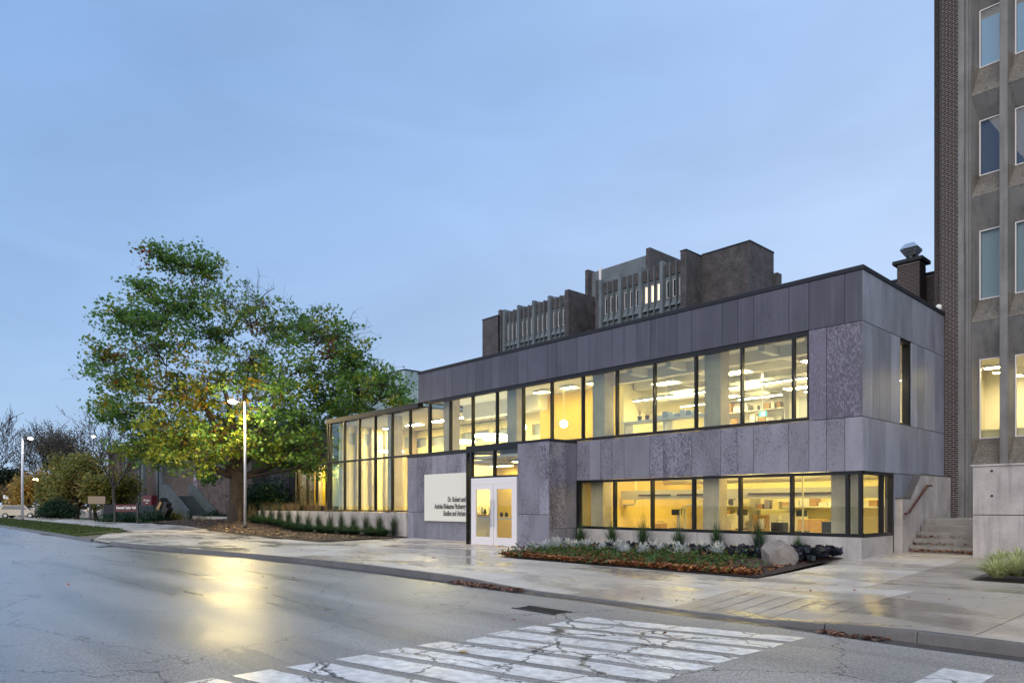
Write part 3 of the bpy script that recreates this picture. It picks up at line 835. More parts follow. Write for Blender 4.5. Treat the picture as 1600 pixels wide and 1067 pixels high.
mb = MB(); NX, NY = 90, 26
gr = []
for i in range(NX + 1):
    x = -21.0 - (63 - 21.0) * i / NX
    col = []
    for j in range(NY + 1):
        t = j / NY
        y0 = front_edge(x); y1 = -.05 if x > -40.5 else (4.0 if x < -43 else -.05 + (-40.5 - x) / 2.5 * 4.05)
        y = y0 + (y1 - y0) * t
        xx = x
        if i <= 3: xx = x - 1.1 * t * (3 - i) / 3
        h = gz(xx, y) + (.02 if j == 0 else .05) + (rnd.uniform(-.025, .035) if 0 < j < NY else 0)
        col.append((xx, y, h))
    gr.append(col)
for i in range(NX):
    for j in range(NY):
        mb.face([gr[i][j], gr[i][j + 1], gr[i + 1][j + 1], gr[i + 1][j]])
mulch = mb.build('mulch_bed', M['soil'], smooth=True); tag(mulch, kind='structure')
# pale path edging behind the mulch
tag(MB().box(-120, -46.5, 4.1, 5.1, -.4, .40).build('path', M['pave']), kind='structure')

# planting bed in front of the lower window
mb = MB(); NX, NY = 44, 26; gr = []
for i in range(NX + 1):
    u = i / NX
    col = []
    for j in range(NY + 1):
        t = j / NY
        x0 = -9.0; x1 = -.28 - .2 * t
        x = x0 + (x1 - x0) * u; y = -5.36 + (5.36 - .02) * t
        x = x if t < .95 else x
        # the west end of the bed tapers to a point at the entrance
        x = max(x, -9.0 - 1.2 * 0)
        h = gz(x, y) + (.015 if (j == 0 or i in (0, NX)) else .05 + .10 * smooth01(t * 2.2) * smooth01((1 - u) * 6) * smooth01(u * 8) + rnd.uniform(-.015, .02))
        col.append((x, y, h))
    gr.append(col)
for i in range(NX):
    for j in range(NY):
        mb.face([gr[i][j], gr[i + 1][j], gr[i + 1][j + 1], gr[i][j + 1]])
bed = mb.build('planting_bed', M['soil'], smooth=True); tag(bed, kind='structure')

# ------------------------------------------------------------------ the studio building
SB = empty('studio_building', (-15, 0, -.15), label='low two storey studio building clad in grey panels with long lit window strips', cat='building')
T = .035   # cladding thickness


def panels_front(xs, z0, z1, mat, y=0.0, parent=SB, gap=.007):
    for a, b in zip(xs, xs[1:]):
        m = mat(a, b) if callable(mat) else mat
        MB().box(a + gap, b - gap, y, y + T, z0 + gap, z1 - gap).build('panel', m, parent)


def panels_side(ys_, z0, z1, mat, x=0.0, parent=SB, gap=.007, sgn=1):
    for a, b in zip(ys_, ys_[1:]):
        m = mat(a, b) if callable(mat) else mat
        MB().box(x - T * sgn, x, a + gap, b - gap, z0 + gap, z1 - gap).build('panel', m, parent)


XT = [-21.19, -20.71, -20.06, -18.96, -18.44, -17.32, -16.69, -16.19, -15.58, -15.07, -13.93, -13.32, -12.19, -11.66, -10.56, -9.97, -8.83, -8.28, -7.71, -7.12, -6.02, -5.45, -4.32, -3.77, -3.23, -2.1, -1.5, -.48, 0]
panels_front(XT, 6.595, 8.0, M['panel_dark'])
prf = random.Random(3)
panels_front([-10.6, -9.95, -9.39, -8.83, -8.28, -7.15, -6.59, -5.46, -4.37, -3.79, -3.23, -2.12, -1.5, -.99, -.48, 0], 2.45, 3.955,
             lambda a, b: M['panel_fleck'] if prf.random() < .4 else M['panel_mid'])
panels_front([-1.5, -.99, 0], 3.96, 6.59, M['panel_bloom'])
panels_side([0, .48, 1.39, 1.79, 2.92, 3.93, 5.0, 6.07, 7.05], 6.595, 8.0, lambda a, b: M['panel_side'])
panels_side([0, .72, 1.21, 2.1, 2.87], 3.96, 6.59, M['panel_side'])
panels_side([3.86, 4.39, 5.07, 6.1, 7.05], 3.96, 6.59, M['panel_side'])
panels_side([0, .43, 1.34, 1.67, 2.88, 3.89, 4.39, 5.51, 6.02, 7.05], 2.45, 3.955, M['panel_side'])
panels_side([2.42, 3.05, 4.0, 5.2, 7.05], 1.0, 2.445, M['panel_side'])
# sign wall
pm = lambda a, b: M['panel_fleck'] if prf.random() < .45 else M['panel_mid']
panels_front([-22.13, -21.3, -20.54, -20.04, -18.89, -17.76, -17.2], 1.15, 3.9, M['panel_fleck'])
panels_front([-22.13, -21.61, -20.54, -19.44, -18.32, -17.2], -.28, 1.145, M['panel_mid'])
# entrance block
VY = -1.51
panels_front([-12.33, -11.13, -10.6], 1.15, 3.9, M['panel_fleck'], y=VY)
panels_front([-12.33, -11.68, -10.6], -.3, 1.145, M['panel_mid'], y=VY)
panels_side([VY, -.59, 0], .62, 3.9, M['panel_fleck'], x=-10.6)
panels_side([VY, -.59, -.19, 0], -.3, .615, M['panel_fleck'], x=-10.6)

core = MB()
core.box(-21.19, -.04, .04, .30, 6.60, 8.0)          # parapet band
core.box(-.28, -.037, .30, 7.05, 6.60, 8.0)
core.box(-21.19, -20.95, .30, 9.0, 6.60, 8.0)
core.box(-1.47, -.037, .037, .28, 3.98, 6.60)
core.box(-.28, -.037, .28, 2.86, 3.98, 6.60)
core.box(-.28, -.037, 3.87, 7.05, 3.98, 6.60)
core.box(-10.6, -.037, .037, .28, 2.47, 3.96)
core.box(-.28, -.037, .28, 7.05, 2.47, 3.96)
core.box(-.28, -.037, 2.42, 7.05, -.3, 2.47)
core.box(-22.13, -17.22, .037, .28, -.3, 3.92)
core.box(-12.31, -10.64, VY + .037, VY + .18, -.3, 3.92)
core.box(-10.8, -10.637, VY + .18, .28, -.3, 3.92)
core.build('wall', M['backing'], SB)
rf = MB()
rf.box(-21.0, -.3, .3, 13, 7.6, 7.7)
rf.box(-30.6, -21.19, .1, 9, 6.36, 6.46)
rf.build('roof', M['coping'], SB)
cp = MB()
cp.box(-21.24, .03, -.03, .32, 8.0, 8.13); cp.box(-.30, .03, .32, 7.06, 8.0, 8.13); cp.box(-21.24, -20.9, .32, 9, 8.0, 8.13)
cp.build('parapet_coping', M['coping'], SB, bevel=.01)
cp = MB(); cp.box(-30.76, -21.2, -.03, .3, 6.34, 6.60); cp.box(-30.76, -30.45, .3, 6, 6.34, 6.60)
cp.build('roof_fascia', M['coping'], SB)
cp = MB(); cp.box(-22.16, -15.52, -.03, .14, 3.905, 3.985); cp.box(-12.34, -10.56, VY - .03, VY + .3, 3.905, 3.985); cp.box(-10.75, -10.56, VY + .3, -.0, 3.905, 3.985)
cp.build('ledge_cap', M['coping'], SB)
pl = MB(); pl.box(-10.58, -.05, .03, .3, -.4, .60); pl.box(-.3, -.05, .3, 2.44, -.4, .60)
pl.build('plinth', M['conc'], SB)


def strip_window(x0, x1, z0, z1, mull, y=.06, w=.065, dep=.13, sill=.10, head=.13, gl=M['glass'], name='window', left=True, right=True):
    f = MB()
    f.box(x0, x1, y - .02, y + dep, z0, z0 + sill); f.box(x0, x1, y - .02, y + dep, z1 - head, z1)
    if left: f.box(x0, x0 + w, y - .02, y + dep, z0 + sill, z1 - head)
    if right: f.box(x1 - w, x1, y - .02, y + dep, z0 + sill, z1 - head)
    wd = f.build(name, M['frame'], SB)
    edges = [x0 + (w if left else 0)] + list(mull) + [x1 - (w if right else 0)]
    for mx_ in mull:
        MB().box(mx_ - w / 2, mx_ + w / 2, y - .03, y + dep, z0 + sill, z1 - head).build('mullion', M['frame'], wd)
    for i, (a, b) in enumerate(zip(edges, edges[1:])):
        a2 = a + (w / 2 if i > 0 else 0); b2 = b - (w / 2 if i < len(edges) - 2 else 0)
        g_ = gl(0.5 * (a + b)) if callable(gl) else gl
        MB().box(a2, b2, y + .05, y + .062, z0 + sill, z1 - head).build('pane', g_, wd)
    return wd


UP = [-2.0 - 1.669 * k for k in range(0, 11)]
strip_window(-20.36, -1.51, 3.985, 6.59, UP, sill=.09, head=.15)
AT = [-20.36 - 1.667 * k for k in range(1, 6)]
strip_window(-30.71, -20.36, 4.0, 6.34, AT + [-30.36], sill=.07, head=.03, name='atrium_window')
AT2 = [-23.69, -25.36, -27.03, -28.69, -30.36]
strip_window(-30.71, -22.14, 1.16, 4.0, AT2, sill=.07, head=.03, name='atrium_window')
LOW = [-8.78, -7.1, -5.42, -3.73, -2.05, -.44]
strip_window(-10.58, -.055, .60, 2.45, LOW, sill=.10, head=.09, name='low_window', w=.08)
# return of the lower window round the corner
f = MB()
f.box(-.17, -.035, .19, 2.40, .60, .70); f.box(-.17, -.035, .19, 2.40, 2.36, 2.45); f.box(-.17, -.035, 2.31, 2.40, .70, 2.36)
wd = f.build('corner_window', M['frame'], SB)
MB().box(-.165, -.03, 1.58, 1.65, .70, 2.36).build('mullion', M['frame'], wd)
MB().box(-.11, -.098, .19, 1.58, .70, 2.36).build('pane', M['glass'], wd)
MB().box(-.11, -.098, 1.65, 2.31, .70, 2.36).build('pane', M['glass'], wd)
# left flank of the atrium
f = MB()
for a in (.19, 1.8, 3.4, 5.0, 6.0):
    f.box(-30.71, -30.6, a - .03, a + .03, 1.16, 6.34)
f.box(-30.71, -30.6, .19, 6, 4.0, 4.06); f.box(-30.71, -30.6, .19, 6, 1.1, 1.16)
wd = f.build('flank_window', M['frame'], SB)
for a, b in ((.22, 1.77), (1.83, 3.37), (3.43, 4.97), (5.03, 5.97)):
    MB().box(-30.66, -30.65, a, b, 1.16, 4.0).build('pane', M['glass_teal'], wd)
    MB().box(-30.66, -30.65, a, b, 4.06, 6.34).build('pane', M['glass_teal'], wd)
# slot window in the flank wall
f = MB()
f.box(-.25, -.06, 2.87, 3.86, 3.96, 4.03); f.box(-.25, -.06, 2.87, 3.86, 6.52, 6.59); f.box(-.25, -.06, 2.87, 2.93, 4.03, 6.52); f.box(-.25, -.06, 3.80, 3.86, 4.03, 6.52)
wd = f.build('slot_window', M['frame'], SB)
MB().box(-.2, -.188, 2.93, 3.80, 4.03, 6.52).build('pane', M['glass'], wd)

# glazed porch: dark frame, transom lights and the pair of white doors
VW = SB
f = MB()
f.box(-15.52, -12.33, VY - .01, VY + .14, 3.72, 3.985)
f.box(-15.52, -15.44, VY - .01, VY + .14, -.2, 3.72); f.box(-15.23, -15.15, VY - .01, VY + .14, -.2, 3.72)
f.box(-15.15, -12.33, VY - .01, VY + .14, 2.62, 2.70)
f.box(-13.80, -13.71, VY - .01, VY + .14, 2.70, 3.72)
for z_ in (.35, 1.15, 2.58): f.box(-15.44, -15.23, VY, VY + .12, z_, z_ + .06)
f.box(-15.52, -12.33, VY + .14, .05, 3.75, 3.95)
f.box(-15.52, -15.44, VY + .14, .0, -.2, -.12); f.box(-15.52, -15.44, VY + .14, .0, 3.70, 3.75)
f.box(-17.2, -15.52, .0, .1, -.2, -.1); f.box(-17.2, -15.52, .0, .1, 3.75, 3.9); f.box(-17.2, -17.1, .0, .1, -.1, 3.75)
PF = f.build('porch_frame', M['frame'], VW)
for (a, b, c, d_) in ((-15.15, -13.80, 2.70, 3.72), (-13.71, -12.36, 2.70, 3.72), (-15.44, -15.23, 2.64, 3.72), (-15.44, -15.23, 1.21, 2.58), (-15.44, -15.23, .41, 1.15), (-15.44, -15.23, -.15, .35)):
    MB().box(a, b, VY + .06, VY + .07, c, d_).build('pane', M['glass'], PF)
MB().box(-17.1, -15.52, .05, .06, -.1, 3.75).build('pane', M['glass'], PF)
f = MB(); f.box(-15.15, -12.35, VY - .03, VY + .12, 2.36, 2.62); f.box(-15.15, -15.03, VY - .03, VY + .12, -.15, 2.36); f.box(-12.44, -12.35, VY - .03, VY + .12, -.15, 2.36)
f.build('door_surround', M['alu'], VW)


def door_leaf(x0, x1, hinge):
    f = MB(); y0, y1 = VY - .035, VY + .03
    st = .19
    f.box(x0, x0 + st, y0, y1, -.13, 2.35); f.box(x1 - st, x1, y0, y1, -.13, 2.35)
    f.box(x0 + st, x1 - st, y0, y1, -.13, .20); f.box(x0 + st, x1 - st, y0, y1, 2.14, 2.35)
    d = f.build('door', M['alu'], VW, bevel=.006)
    MB().box(x0 + st, x1 - st, VY - .01, VY + .002, .20, 2.14).build('pane', M['glass'], d)
    MB().box(x0 + st - .02, x1 - st + .02, VY + .04, VY + .08, .93, .98).build('push_bar', M['steel'], d)
    hx = x1 - .07 if hinge == 'l' else x0 + .07
    h = MB().tube([(hx, VY - .10, .62), (hx, VY - .10, 1.72)], .016, 8)
    h.tube([(hx, VY - .10, .7), (hx, VY - .03, .7)], .012, 6).tube([(hx, VY - .10, 1.64), (hx, VY - .03, 1.64)], .012, 6)
    h.build('handle', M['steel'], d)
    return d


door_leaf(-15.03, -13.75, 'l'); dr = door_leaf(-13.72, -12.44, 'r')
for dx in (-13.28, -12.98):
    MB().tube([(dx, VY + .012, 1.12), (dx, VY + .004, 1.12)], .10, 18).build('door_sticker', M['black'], dr)

# ---- inside: floors, ceilings, rear walls, columns
MB().box(-15.3, -.3, .2, 9.2, 3.45, 3.93).build('upper_floor', M['in_grey'], SB)
MB().box(-30.5, -.3, .3, 9.2, -.5, -.34).build('ground_floor', M['in_floor'], SB)
MB().box(-20.9, -.3, .22, 9.2, 6.66, 6.9).build('studio_ceiling', M['in_white'], SB)
MB().box(-30.5, -20.9, .3, 6.0, 6.30, 6.36).build('atrium_ceiling', M['in_grey'], SB)
MB().box(-10.5, -.3, 9.0, 9.2, 3.93, 6.66).build('studio_back_wall', M['in_white'], SB)
MB().box(-10.5, -.3, 8.2, 8.4, -.34, 3.45).build('workshop_back_wall', M['in_wall'], SB)
MB().box(-10.55, -10.35, 2.6, 9.0, 3.93, 6.66).build('studio_partition', M['in_wall'], SB)
MB().box(-10.62, -10.5, .3, 8.2, -.34, 3.45).build('workshop_partition', M['in_ochre'], SB)
MB().box(-16.0, -10.55, 3.4, 3.55, 3.93, 6.66).build('yellow_wall', M['in_yellow'], SB)
MB().box(-.42, -.3, 4.2, 8.2, -.34, 3.45).build('side_wall', M['in_wall'], SB)
MB().box(-.42, -.3, 4.2, 9.0, 3.93, 6.66).build('side_wall', M['in_white'], SB)
bw = MB(); bw.box(-30.5, -15.3, 6.2, 6.4, 4.3, 5.25); bw.box(-30.5, -15.3, 6.2, 6.4, 5.85, 6.3)
for k in range(5):
    x0 = -30.5 + 3.1 * k
    bw.box(x0, x0 + 1.9, 6.2, 6.4, -.34, 4.3)
    bw.box(x0 + 1.9, x0 + 3.1, 6.2, 6.4, 3.0, 4.3)
    bw.box(x0 + 1.35, x0 + 1.75, 6.2, 6.4, 5.25, 5.85)
bw.build('atrium_back_wall', M['in_wall'], SB)
ew = MB()
ew.box(-30.58, -30.42, .75, 6.2, -.34, 1.5); ew.box(-30.58, -30.42, .75, 6.2, 4.15, 5.2); ew.box(-30.58, -30.42, .75, 6.2, 5.9, 6.3)
ew.box(-30.58, -30.50, .75, 6.2, 1.5, 4.15)
ew.build('end_wall', M['in_wall'], SB)
MB().box(-30.56, -30.44, .75, 6.2, 5.2, 5.9).build('end_clerestory', M['fill'], SB)
for y_ in (.75, 1.75, 2.75, 3.75, 4.75, 5.7):
    MB().box(-30.42, -30.12, y_, y_ + .42, -.34, 6.3).build('column', M['in_col'], SB)
MB().box(-30.5, -15.3, 6.9, 7.0, -.34, 3.2).build('corridor_wall', M['in_yellow'], SB)
MB().box(-30.5, -12.2, 6.45, 6.55, 5.2, 5.9).build('clerestory_glass', M['fill'], SB)
MB().box(-20.9, -15.3, 6.4, 6.5, 5.85, 6.66).build('bulkhead', M['in_wall'], SB)
MB().box(-20.9, -15.3, 2.6, 3.2, 5.95, 6.66).build('ceiling_beam', M['in_white'], SB)
MB().box(-12.2, -12.0, VY + .18, 6.2, -.34, 3.45).build('lobby_wall', M['in_ochre'], SB)
for cx in (-24.55, -19.55, -14.9, -9.95, -5.0):
    lo = 3.93 if cx > -15.3 else -.34
    MB().box(cx - .3, cx + .3, .55, 1.1, lo, 6.66 if cx > -20.9 else 6.3).build('column', M['in_col'], SB)
for cx in (-9.95, -5.0, -.75):
    MB().box(cx - .3, cx + .3, .45, .95, -.34, 3.45).build('column', M['in_col'], SB)
# atrium sill wall finish
for yb in (1.6, 3.2, 4.9, 6.6):
    MB().box(-10.3, -.45, yb, yb + .28, 6.28, 6.66).build('ceiling_beam', M['in_white'], SB)
for xb in (-8.6, -6.9, -3.4, -1.9):
    MB().box(xb, xb + .22, .6, 8.9, 6.36, 6.66).build('ceiling_beam', M['in_white'], SB)
bl = MB(); bl.box(-10.3, -.45, 2.35, 2.5, 1.72, 2.08); bl.build('service_beam', M['in_grey'], SB)
for a, b in ((-9.4, -7.9), (-7.6, -5.6), (-4.7, -1.3)):
    MB().box(a, b, 2.32, 2.352, 1.86, 1.92).build('service_slot', M['in_dark'], SB)


def luminaire(name, x0, x1, y0, y1, z, mat, label, cat='ceiling light', group=None):
    r = empty(name, ((x0 + x1) / 2, (y0 + y1) / 2, z), label=label, cat=cat, group=group)
    MB().box(x0 - .02, x1 + .02, y0 - .02, y1 + .02, z + .012, z + .09).build('housing', M['in_white'], r)
    MB().box(x0, x1, y0, y1, z, z + .012).build('diffuser', mat, r)
    return r


n_ = 0
for y_ in (1.7, 4.2, 6.6):
    for x_ in (-8.9, -6.3, -3.7, -1.4):
        luminaire('workshop_light', x_ - .7, x_ + .7, y_ - .16, y_ + .16, 3.2, M['lum_yellow'],
                  'warm workshop ceiling light, %s from the entrance, %s row behind the window' % (ORD[[-8.9, -6.3, -3.7, -1.4].index(x_)], ORD[[1.7, 4.2, 6.6].index(y_)]), group='workshop ceiling lights')
for i, x_ in enumerate((-8.7, -6.0, -3.3, -1.2)):
    for j, y_ in enumerate((2.3, 5.6)):
        luminaire('linear_light', x_ - .9, x_ + .9, y_ - .05, y_ + .05, 5.62 + .1 * j, M['lum_white'],
                  'white strip light in the upper studio, %s from the lounge, %s row' % (ORD[i], ORD[j]), 'strip light', 'linear lights of the upper studio')
for i, x_ in enumerate((-8.4, -5.4, -2.4)):
    for j, y_ in enumerate((2.75, 7.6)):
        luminaire('studio_light', x_ - .5, x_ + .5, y_ - .25, y_ + .25, 6.24, M['lum'],
                  'square warm studio ceiling light, %s from the lounge in the %s row' % (ORD[i], ORD[j]), group='studio ceiling lights')
for i, x_ in enumerate((-14.6, -12.9, -11.4)):
    luminaire('lounge_light', x_ - .35, x_ + .35, 1.9, 2.3, 6.55, M['lum_yellow'], 'warm flush light on the lounge ceiling before the yellow wall, %s from the atrium' % ORD[i], group='lounge ceiling lights')
for i, x_ in enumerate((-29, -26.5, -24, -21.6, -19.2, -17.0)):
    luminaire('atrium_light', x_ - .6, x_ + .6, 3.2, 3.7, 6.2, M['lum_hall'], 'long warm atrium ceiling light, %s from the tree end' % ORD[i], group='atrium ceiling lights')
    luminaire('corridor_light', x_ - .5, x_ + .5, 6.45, 6.7, 3.1, M['lum_yellow'], 'yellow corridor light behind the atrium doorways, %s from the tree end' % ORD[i], group='corridor lights')
luminaire('lobby_light', -14.5, -13.3, 0.2, .6, 3.35, M['lum_yellow'], 'warm ceiling light inside the entrance lobby above the doors')
luminaire('lobby_light', -17.9, -16.7, 1.9, 2.3, 3.35, M['lum_yellow'], 'warm ceiling light deep in the entrance lobby near the counter')
MB().box(-18.95, -15.6, .3, 3.1, 3.47, 3.53).build('lobby_soffit', M['in_grey'], SB)
MB().box(-15.5, -12.2, VY + .2, 6.2, 3.45, 3.55).build('lobby_ceiling', M['in_grey'], SB)

# globes in the yellow lounge
for px, py, lab in ((881, 662, 'large white globe pendant hanging against the yellow lounge wall'), (817, 667, 'second white globe pendant, half hidden by a mullion left of the large globe')):
    x_, t_ = on_y(px, 2.2); z_ = CAM_H - (py - HOR) * t_ / F_PX
    g = empty('globe_pendant', (x_, 2.2, z_), label=lab, cat='pendant lamp', group='globe pendants of the lounge')
    MB().ball((x_, 2.2, z_), .17, 16, 10).build('globe', M['globe'], g, smooth=True)
    MB().tube([(x_, 2.2, z_ + .17), (x_, 2.2, 6.66)], .008, 5).build('cord', M['in_white'], g)
# ring pendants in the atrium
for i, (x_, y_, z_, r_, lab) in enumerate((( -27.4, 2.4, 4.62, .75, 'glowing ring pendant alone at the tree end of the atrium'), (-20.6, 2.2, 4.72, .8, 'wide glowing ring pendant in the middle atrium bays'),
                                            (-19.0, 2.8, 4.95, .9, 'widest and highest glowing ring pendant of the atrium cluster'), (-17.6, 2.0, 4.62, .6, 'small glowing ring pendant next to the lounge'))):
    g = empty('ring_pendant', (x_, y_, z_), label=lab, cat='pendant lamp', group='ring pendants of the atrium')
    MB().ring((x_, y_, z_), r_, r_ - .07, .07, 28).build('ring', M['ring'], g)
    w = MB()
    for k in range(3):
        a = 2 * math.pi * k / 3
        w.tube([(x_ + (r_ - .03) * math.cos(a), y_ + (r_ - .03) * math.sin(a), z_ + .07), (x_, y_, 6.3)], .006, 4)
    w.build('suspension_wire', M['black'], g)
# exit sign with the running figure
x_, t_ = on_y(1191.5, 3.0); z_ = CAM_H - (646.5 - HOR) * t_ / F_PX
ex = empty('exit_sign', (x_, 3.0, z_), label='small green running figure exit sign glowing in the upper studio', cat='exit sign')
MB().box(x_ - .13, x_ + .13, 3.0, 3.05, z_ - .09, z_ + .09).build('sign_box', M['exit'], ex)
fg = MB(); fy0, fy1 = 2.992, 2.999
fg.box(x_ + .03, x_ + .09, fy0, fy1, z_ - .07, z_ + .07)
fg.ball((x_ - .02, 2.996, z_ + .05), (.015, .004, .015), 8, 6)
fg.tube([(x_ - .022, 2.996, z_ + .03), (x_ - .03, 2.996, z_ - .015)], .012, 6).tube([(x_ - .03, 2.996, z_ - .015), (x_ - .005, 2.996, z_ - .035), (x_ - .012, 2.996, z_ - .07)], .008, 6)
fg.tube([(x_ - .03, 2.996, z_ - .015), (x_ - .055, 2.996, z_ - .05), (x_ - .08, 2.996, z_ - .05)], .008, 6).tube([(x_ - .055, 2.996, z_ + .01), (x_ - .02, 2.996, z_ + .025), (x_ + .01, 2.996, z_ + .005)], .007, 6)
fg.build('running_figure', M['exit_white'], ex)
MB().tube([(x_, 3.02, z_ + .09), (x_, 3.02, 6.66)], .012, 6).build('hanger', M['in_white'], ex)

# ducts and pipes
d_ = empty('ceiling_duct', (-5, 3.7, 5.9), label='pale square ventilation duct running along the upper studio ceiling', cat='duct')
MB().box(-9.6, -2.6, 3.5, 3.95, 5.72, 6.05).build('duct_run', M['duct'], d_); MB().box(-6.4, -6.0, 3.95, 6.4, 5.74, 6.03).build('duct_branch', M['duct'], d_)
for i in range(4): MB().box(-8.8 + 2 * i, -8.72 + 2 * i, 3.47, 3.98, 5.69, 6.3).build('duct_strap', M['steel'], d_)
for i, (px, lab) in enumerate(((975, 'looped yellow pipe standing by the workshop wall near the entrance'), (1070, 'tall bent pipe in the middle of the workshop'), (1287, 'thin vertical pipe beside the corner column of the workshop'))):
    x_, t_ = on_y(px, 2.9)
    p = MB()
    if i < 2:
        p.tube([(x_, 2.9, -.3), (x_, 2.9, 1.35), (x_ + .1, 2.9, 1.5), (x_ + .5 + .4 * i, 2.9, 1.52), (x_ + .6 + .5 * i, 2.9, 1.6), (x_ + .6 + .5 * i, 2.9, 3.2)], .05, 10)
        p.tube([(x_ - .22, 2.9, -.3), (x_ - .22, 2.9, 1.3), (x_ - .12, 2.9, 1.42), (x_, 2.9, 1.42)], .04, 8)
    else:
        p.tube([(x_, 1.4, -.3), (x_, 1.4, 3.4)], .03, 8)
    tag(p.build('pipe', M['in_wall'], smooth=True), lab, 'pipe')
wd_ = empty('workshop_duct', (-3, 4, 2.6), label='yellow lit ventilation duct under the workshop ceiling', cat='duct')
MB().tube([(-10, 5.0, 2.62), (-1.0, 5.0, 2.62)], .26, 16).build('duct_run', M['duct'], wd_, smooth=True)
MB().box(-8.5, -7.6, 3.9, 4.8, 2.45, 2.75).build('plenum_box', M['duct'], wd_)
# workshop furniture
for px0, px1, zt, y_, mat, lab, nm, cat in ((1176, 1200, 1.10, 6.5, 'wood', 'brown plywood cabinet with a paper notice in the workshop', 'cabinet', 'cabinet'),
                                            (1202, 1218, 1.15, 6.6, 'in_white', 'narrow white cupboard beside the plywood cabinet', 'cupboard', 'cupboard'),
                                            (1220, 1252, 1.18, 6.8, 'in_white', 'wide white fridge in the bright part of the workshop', 'fridge', 'fridge'),
                                            (1246, 1284, .98, 5.2, 'wood', 'plywood workbench cupboard left of the corner column', 'workbench', 'workbench'),
                                            (1128, 1150, 1.12, 6.4, 'in_white', 'white storage unit behind the small plants', 'storage_unit', 'cabinet')):
    xa, t_ = on_y(px0, y_); xb, t_ = on_y(px1, y_)
    r = empty(nm, ((xa + xb) / 2, y_, -.34), label=lab, cat=cat)
    MB().box(xa, xb, y_, y_ + .6, -.34, zt).build('carcass', M[mat], r, bevel=.01)
    MB().box(xa + .03, (xa + xb) / 2 - .01, y_ - .02, y_, -.2, zt - .05).build('door', M[mat], r); MB().box((xa + xb) / 2 + .01, xb - .03, y_ - .02, y_, -.2, zt - .05).build('door', M[mat], r)
    MB().box((xa + xb) / 2 - .05, (xa + xb) / 2 - .02, y_ - .05, y_ - .02, .3, .6).build('handle', M['steel'], r)
    if nm == 'cabinet': MB().box(xa + .25, xb - .15, y_ - .028, y_ - .021, .55, .95).build('notice', M['white'], r)
sh = empty('wall_shelf', (-4.2, 7.9, 1.4), label='long bright shelf with stacked stock along the workshop rear wall', cat='shelf')
MB().box(-6.2, -1.4, 7.6, 8.2, 1.40, 1.46).build('board', M['in_white'], sh)
for k in range(12):
    MB().box(-6.1 + .38 * k, -5.82 + .38 * k + .05 * (k % 3), 7.65, 8.1, 1.46, 1.62 + .07 * (k % 4)).build('stock_box', M['in_white'] if k % 3 else M['wood'], sh)
def shelving(name, label, x0, x1, y0, z0, z1, nrow, seed, mats):
    r = empty(name, ((x0 + x1) / 2, y0, z0), label=label, cat='shelving')
    rs_ = random.Random(seed)
    for x_ in (x0, x1 - .04):
        MB().box(x_, x_ + .04, y0, y0 + .4, z0, z1).build('upright', M['steel'], r)
    for k in range(nrow + 1):
        z_ = z0 + (z1 - z0 - .03) * k / nrow
        MB().box(x0 + .04, x1 - .04, y0, y0 + .4, z_, z_ + .03).build('board', M['in_white'], r)
        if k == nrow: break
        q = x0 + .08
        while q < x1 - .25:
            w_ = rs_.uniform(.08, .34); h_ = rs_.uniform(.25, .92) * ((z1 - z0) / nrow - .05)
            if rs_.random() < .82: MB().box(q, min(q + w_, x1 - .06), y0 + .04, y0 + .34, z_ + .03, z_ + .03 + h_).build('stock_box', M[rs_.choice(mats)], r)
            q += w_ + rs_.uniform(.01, .12)
    return r


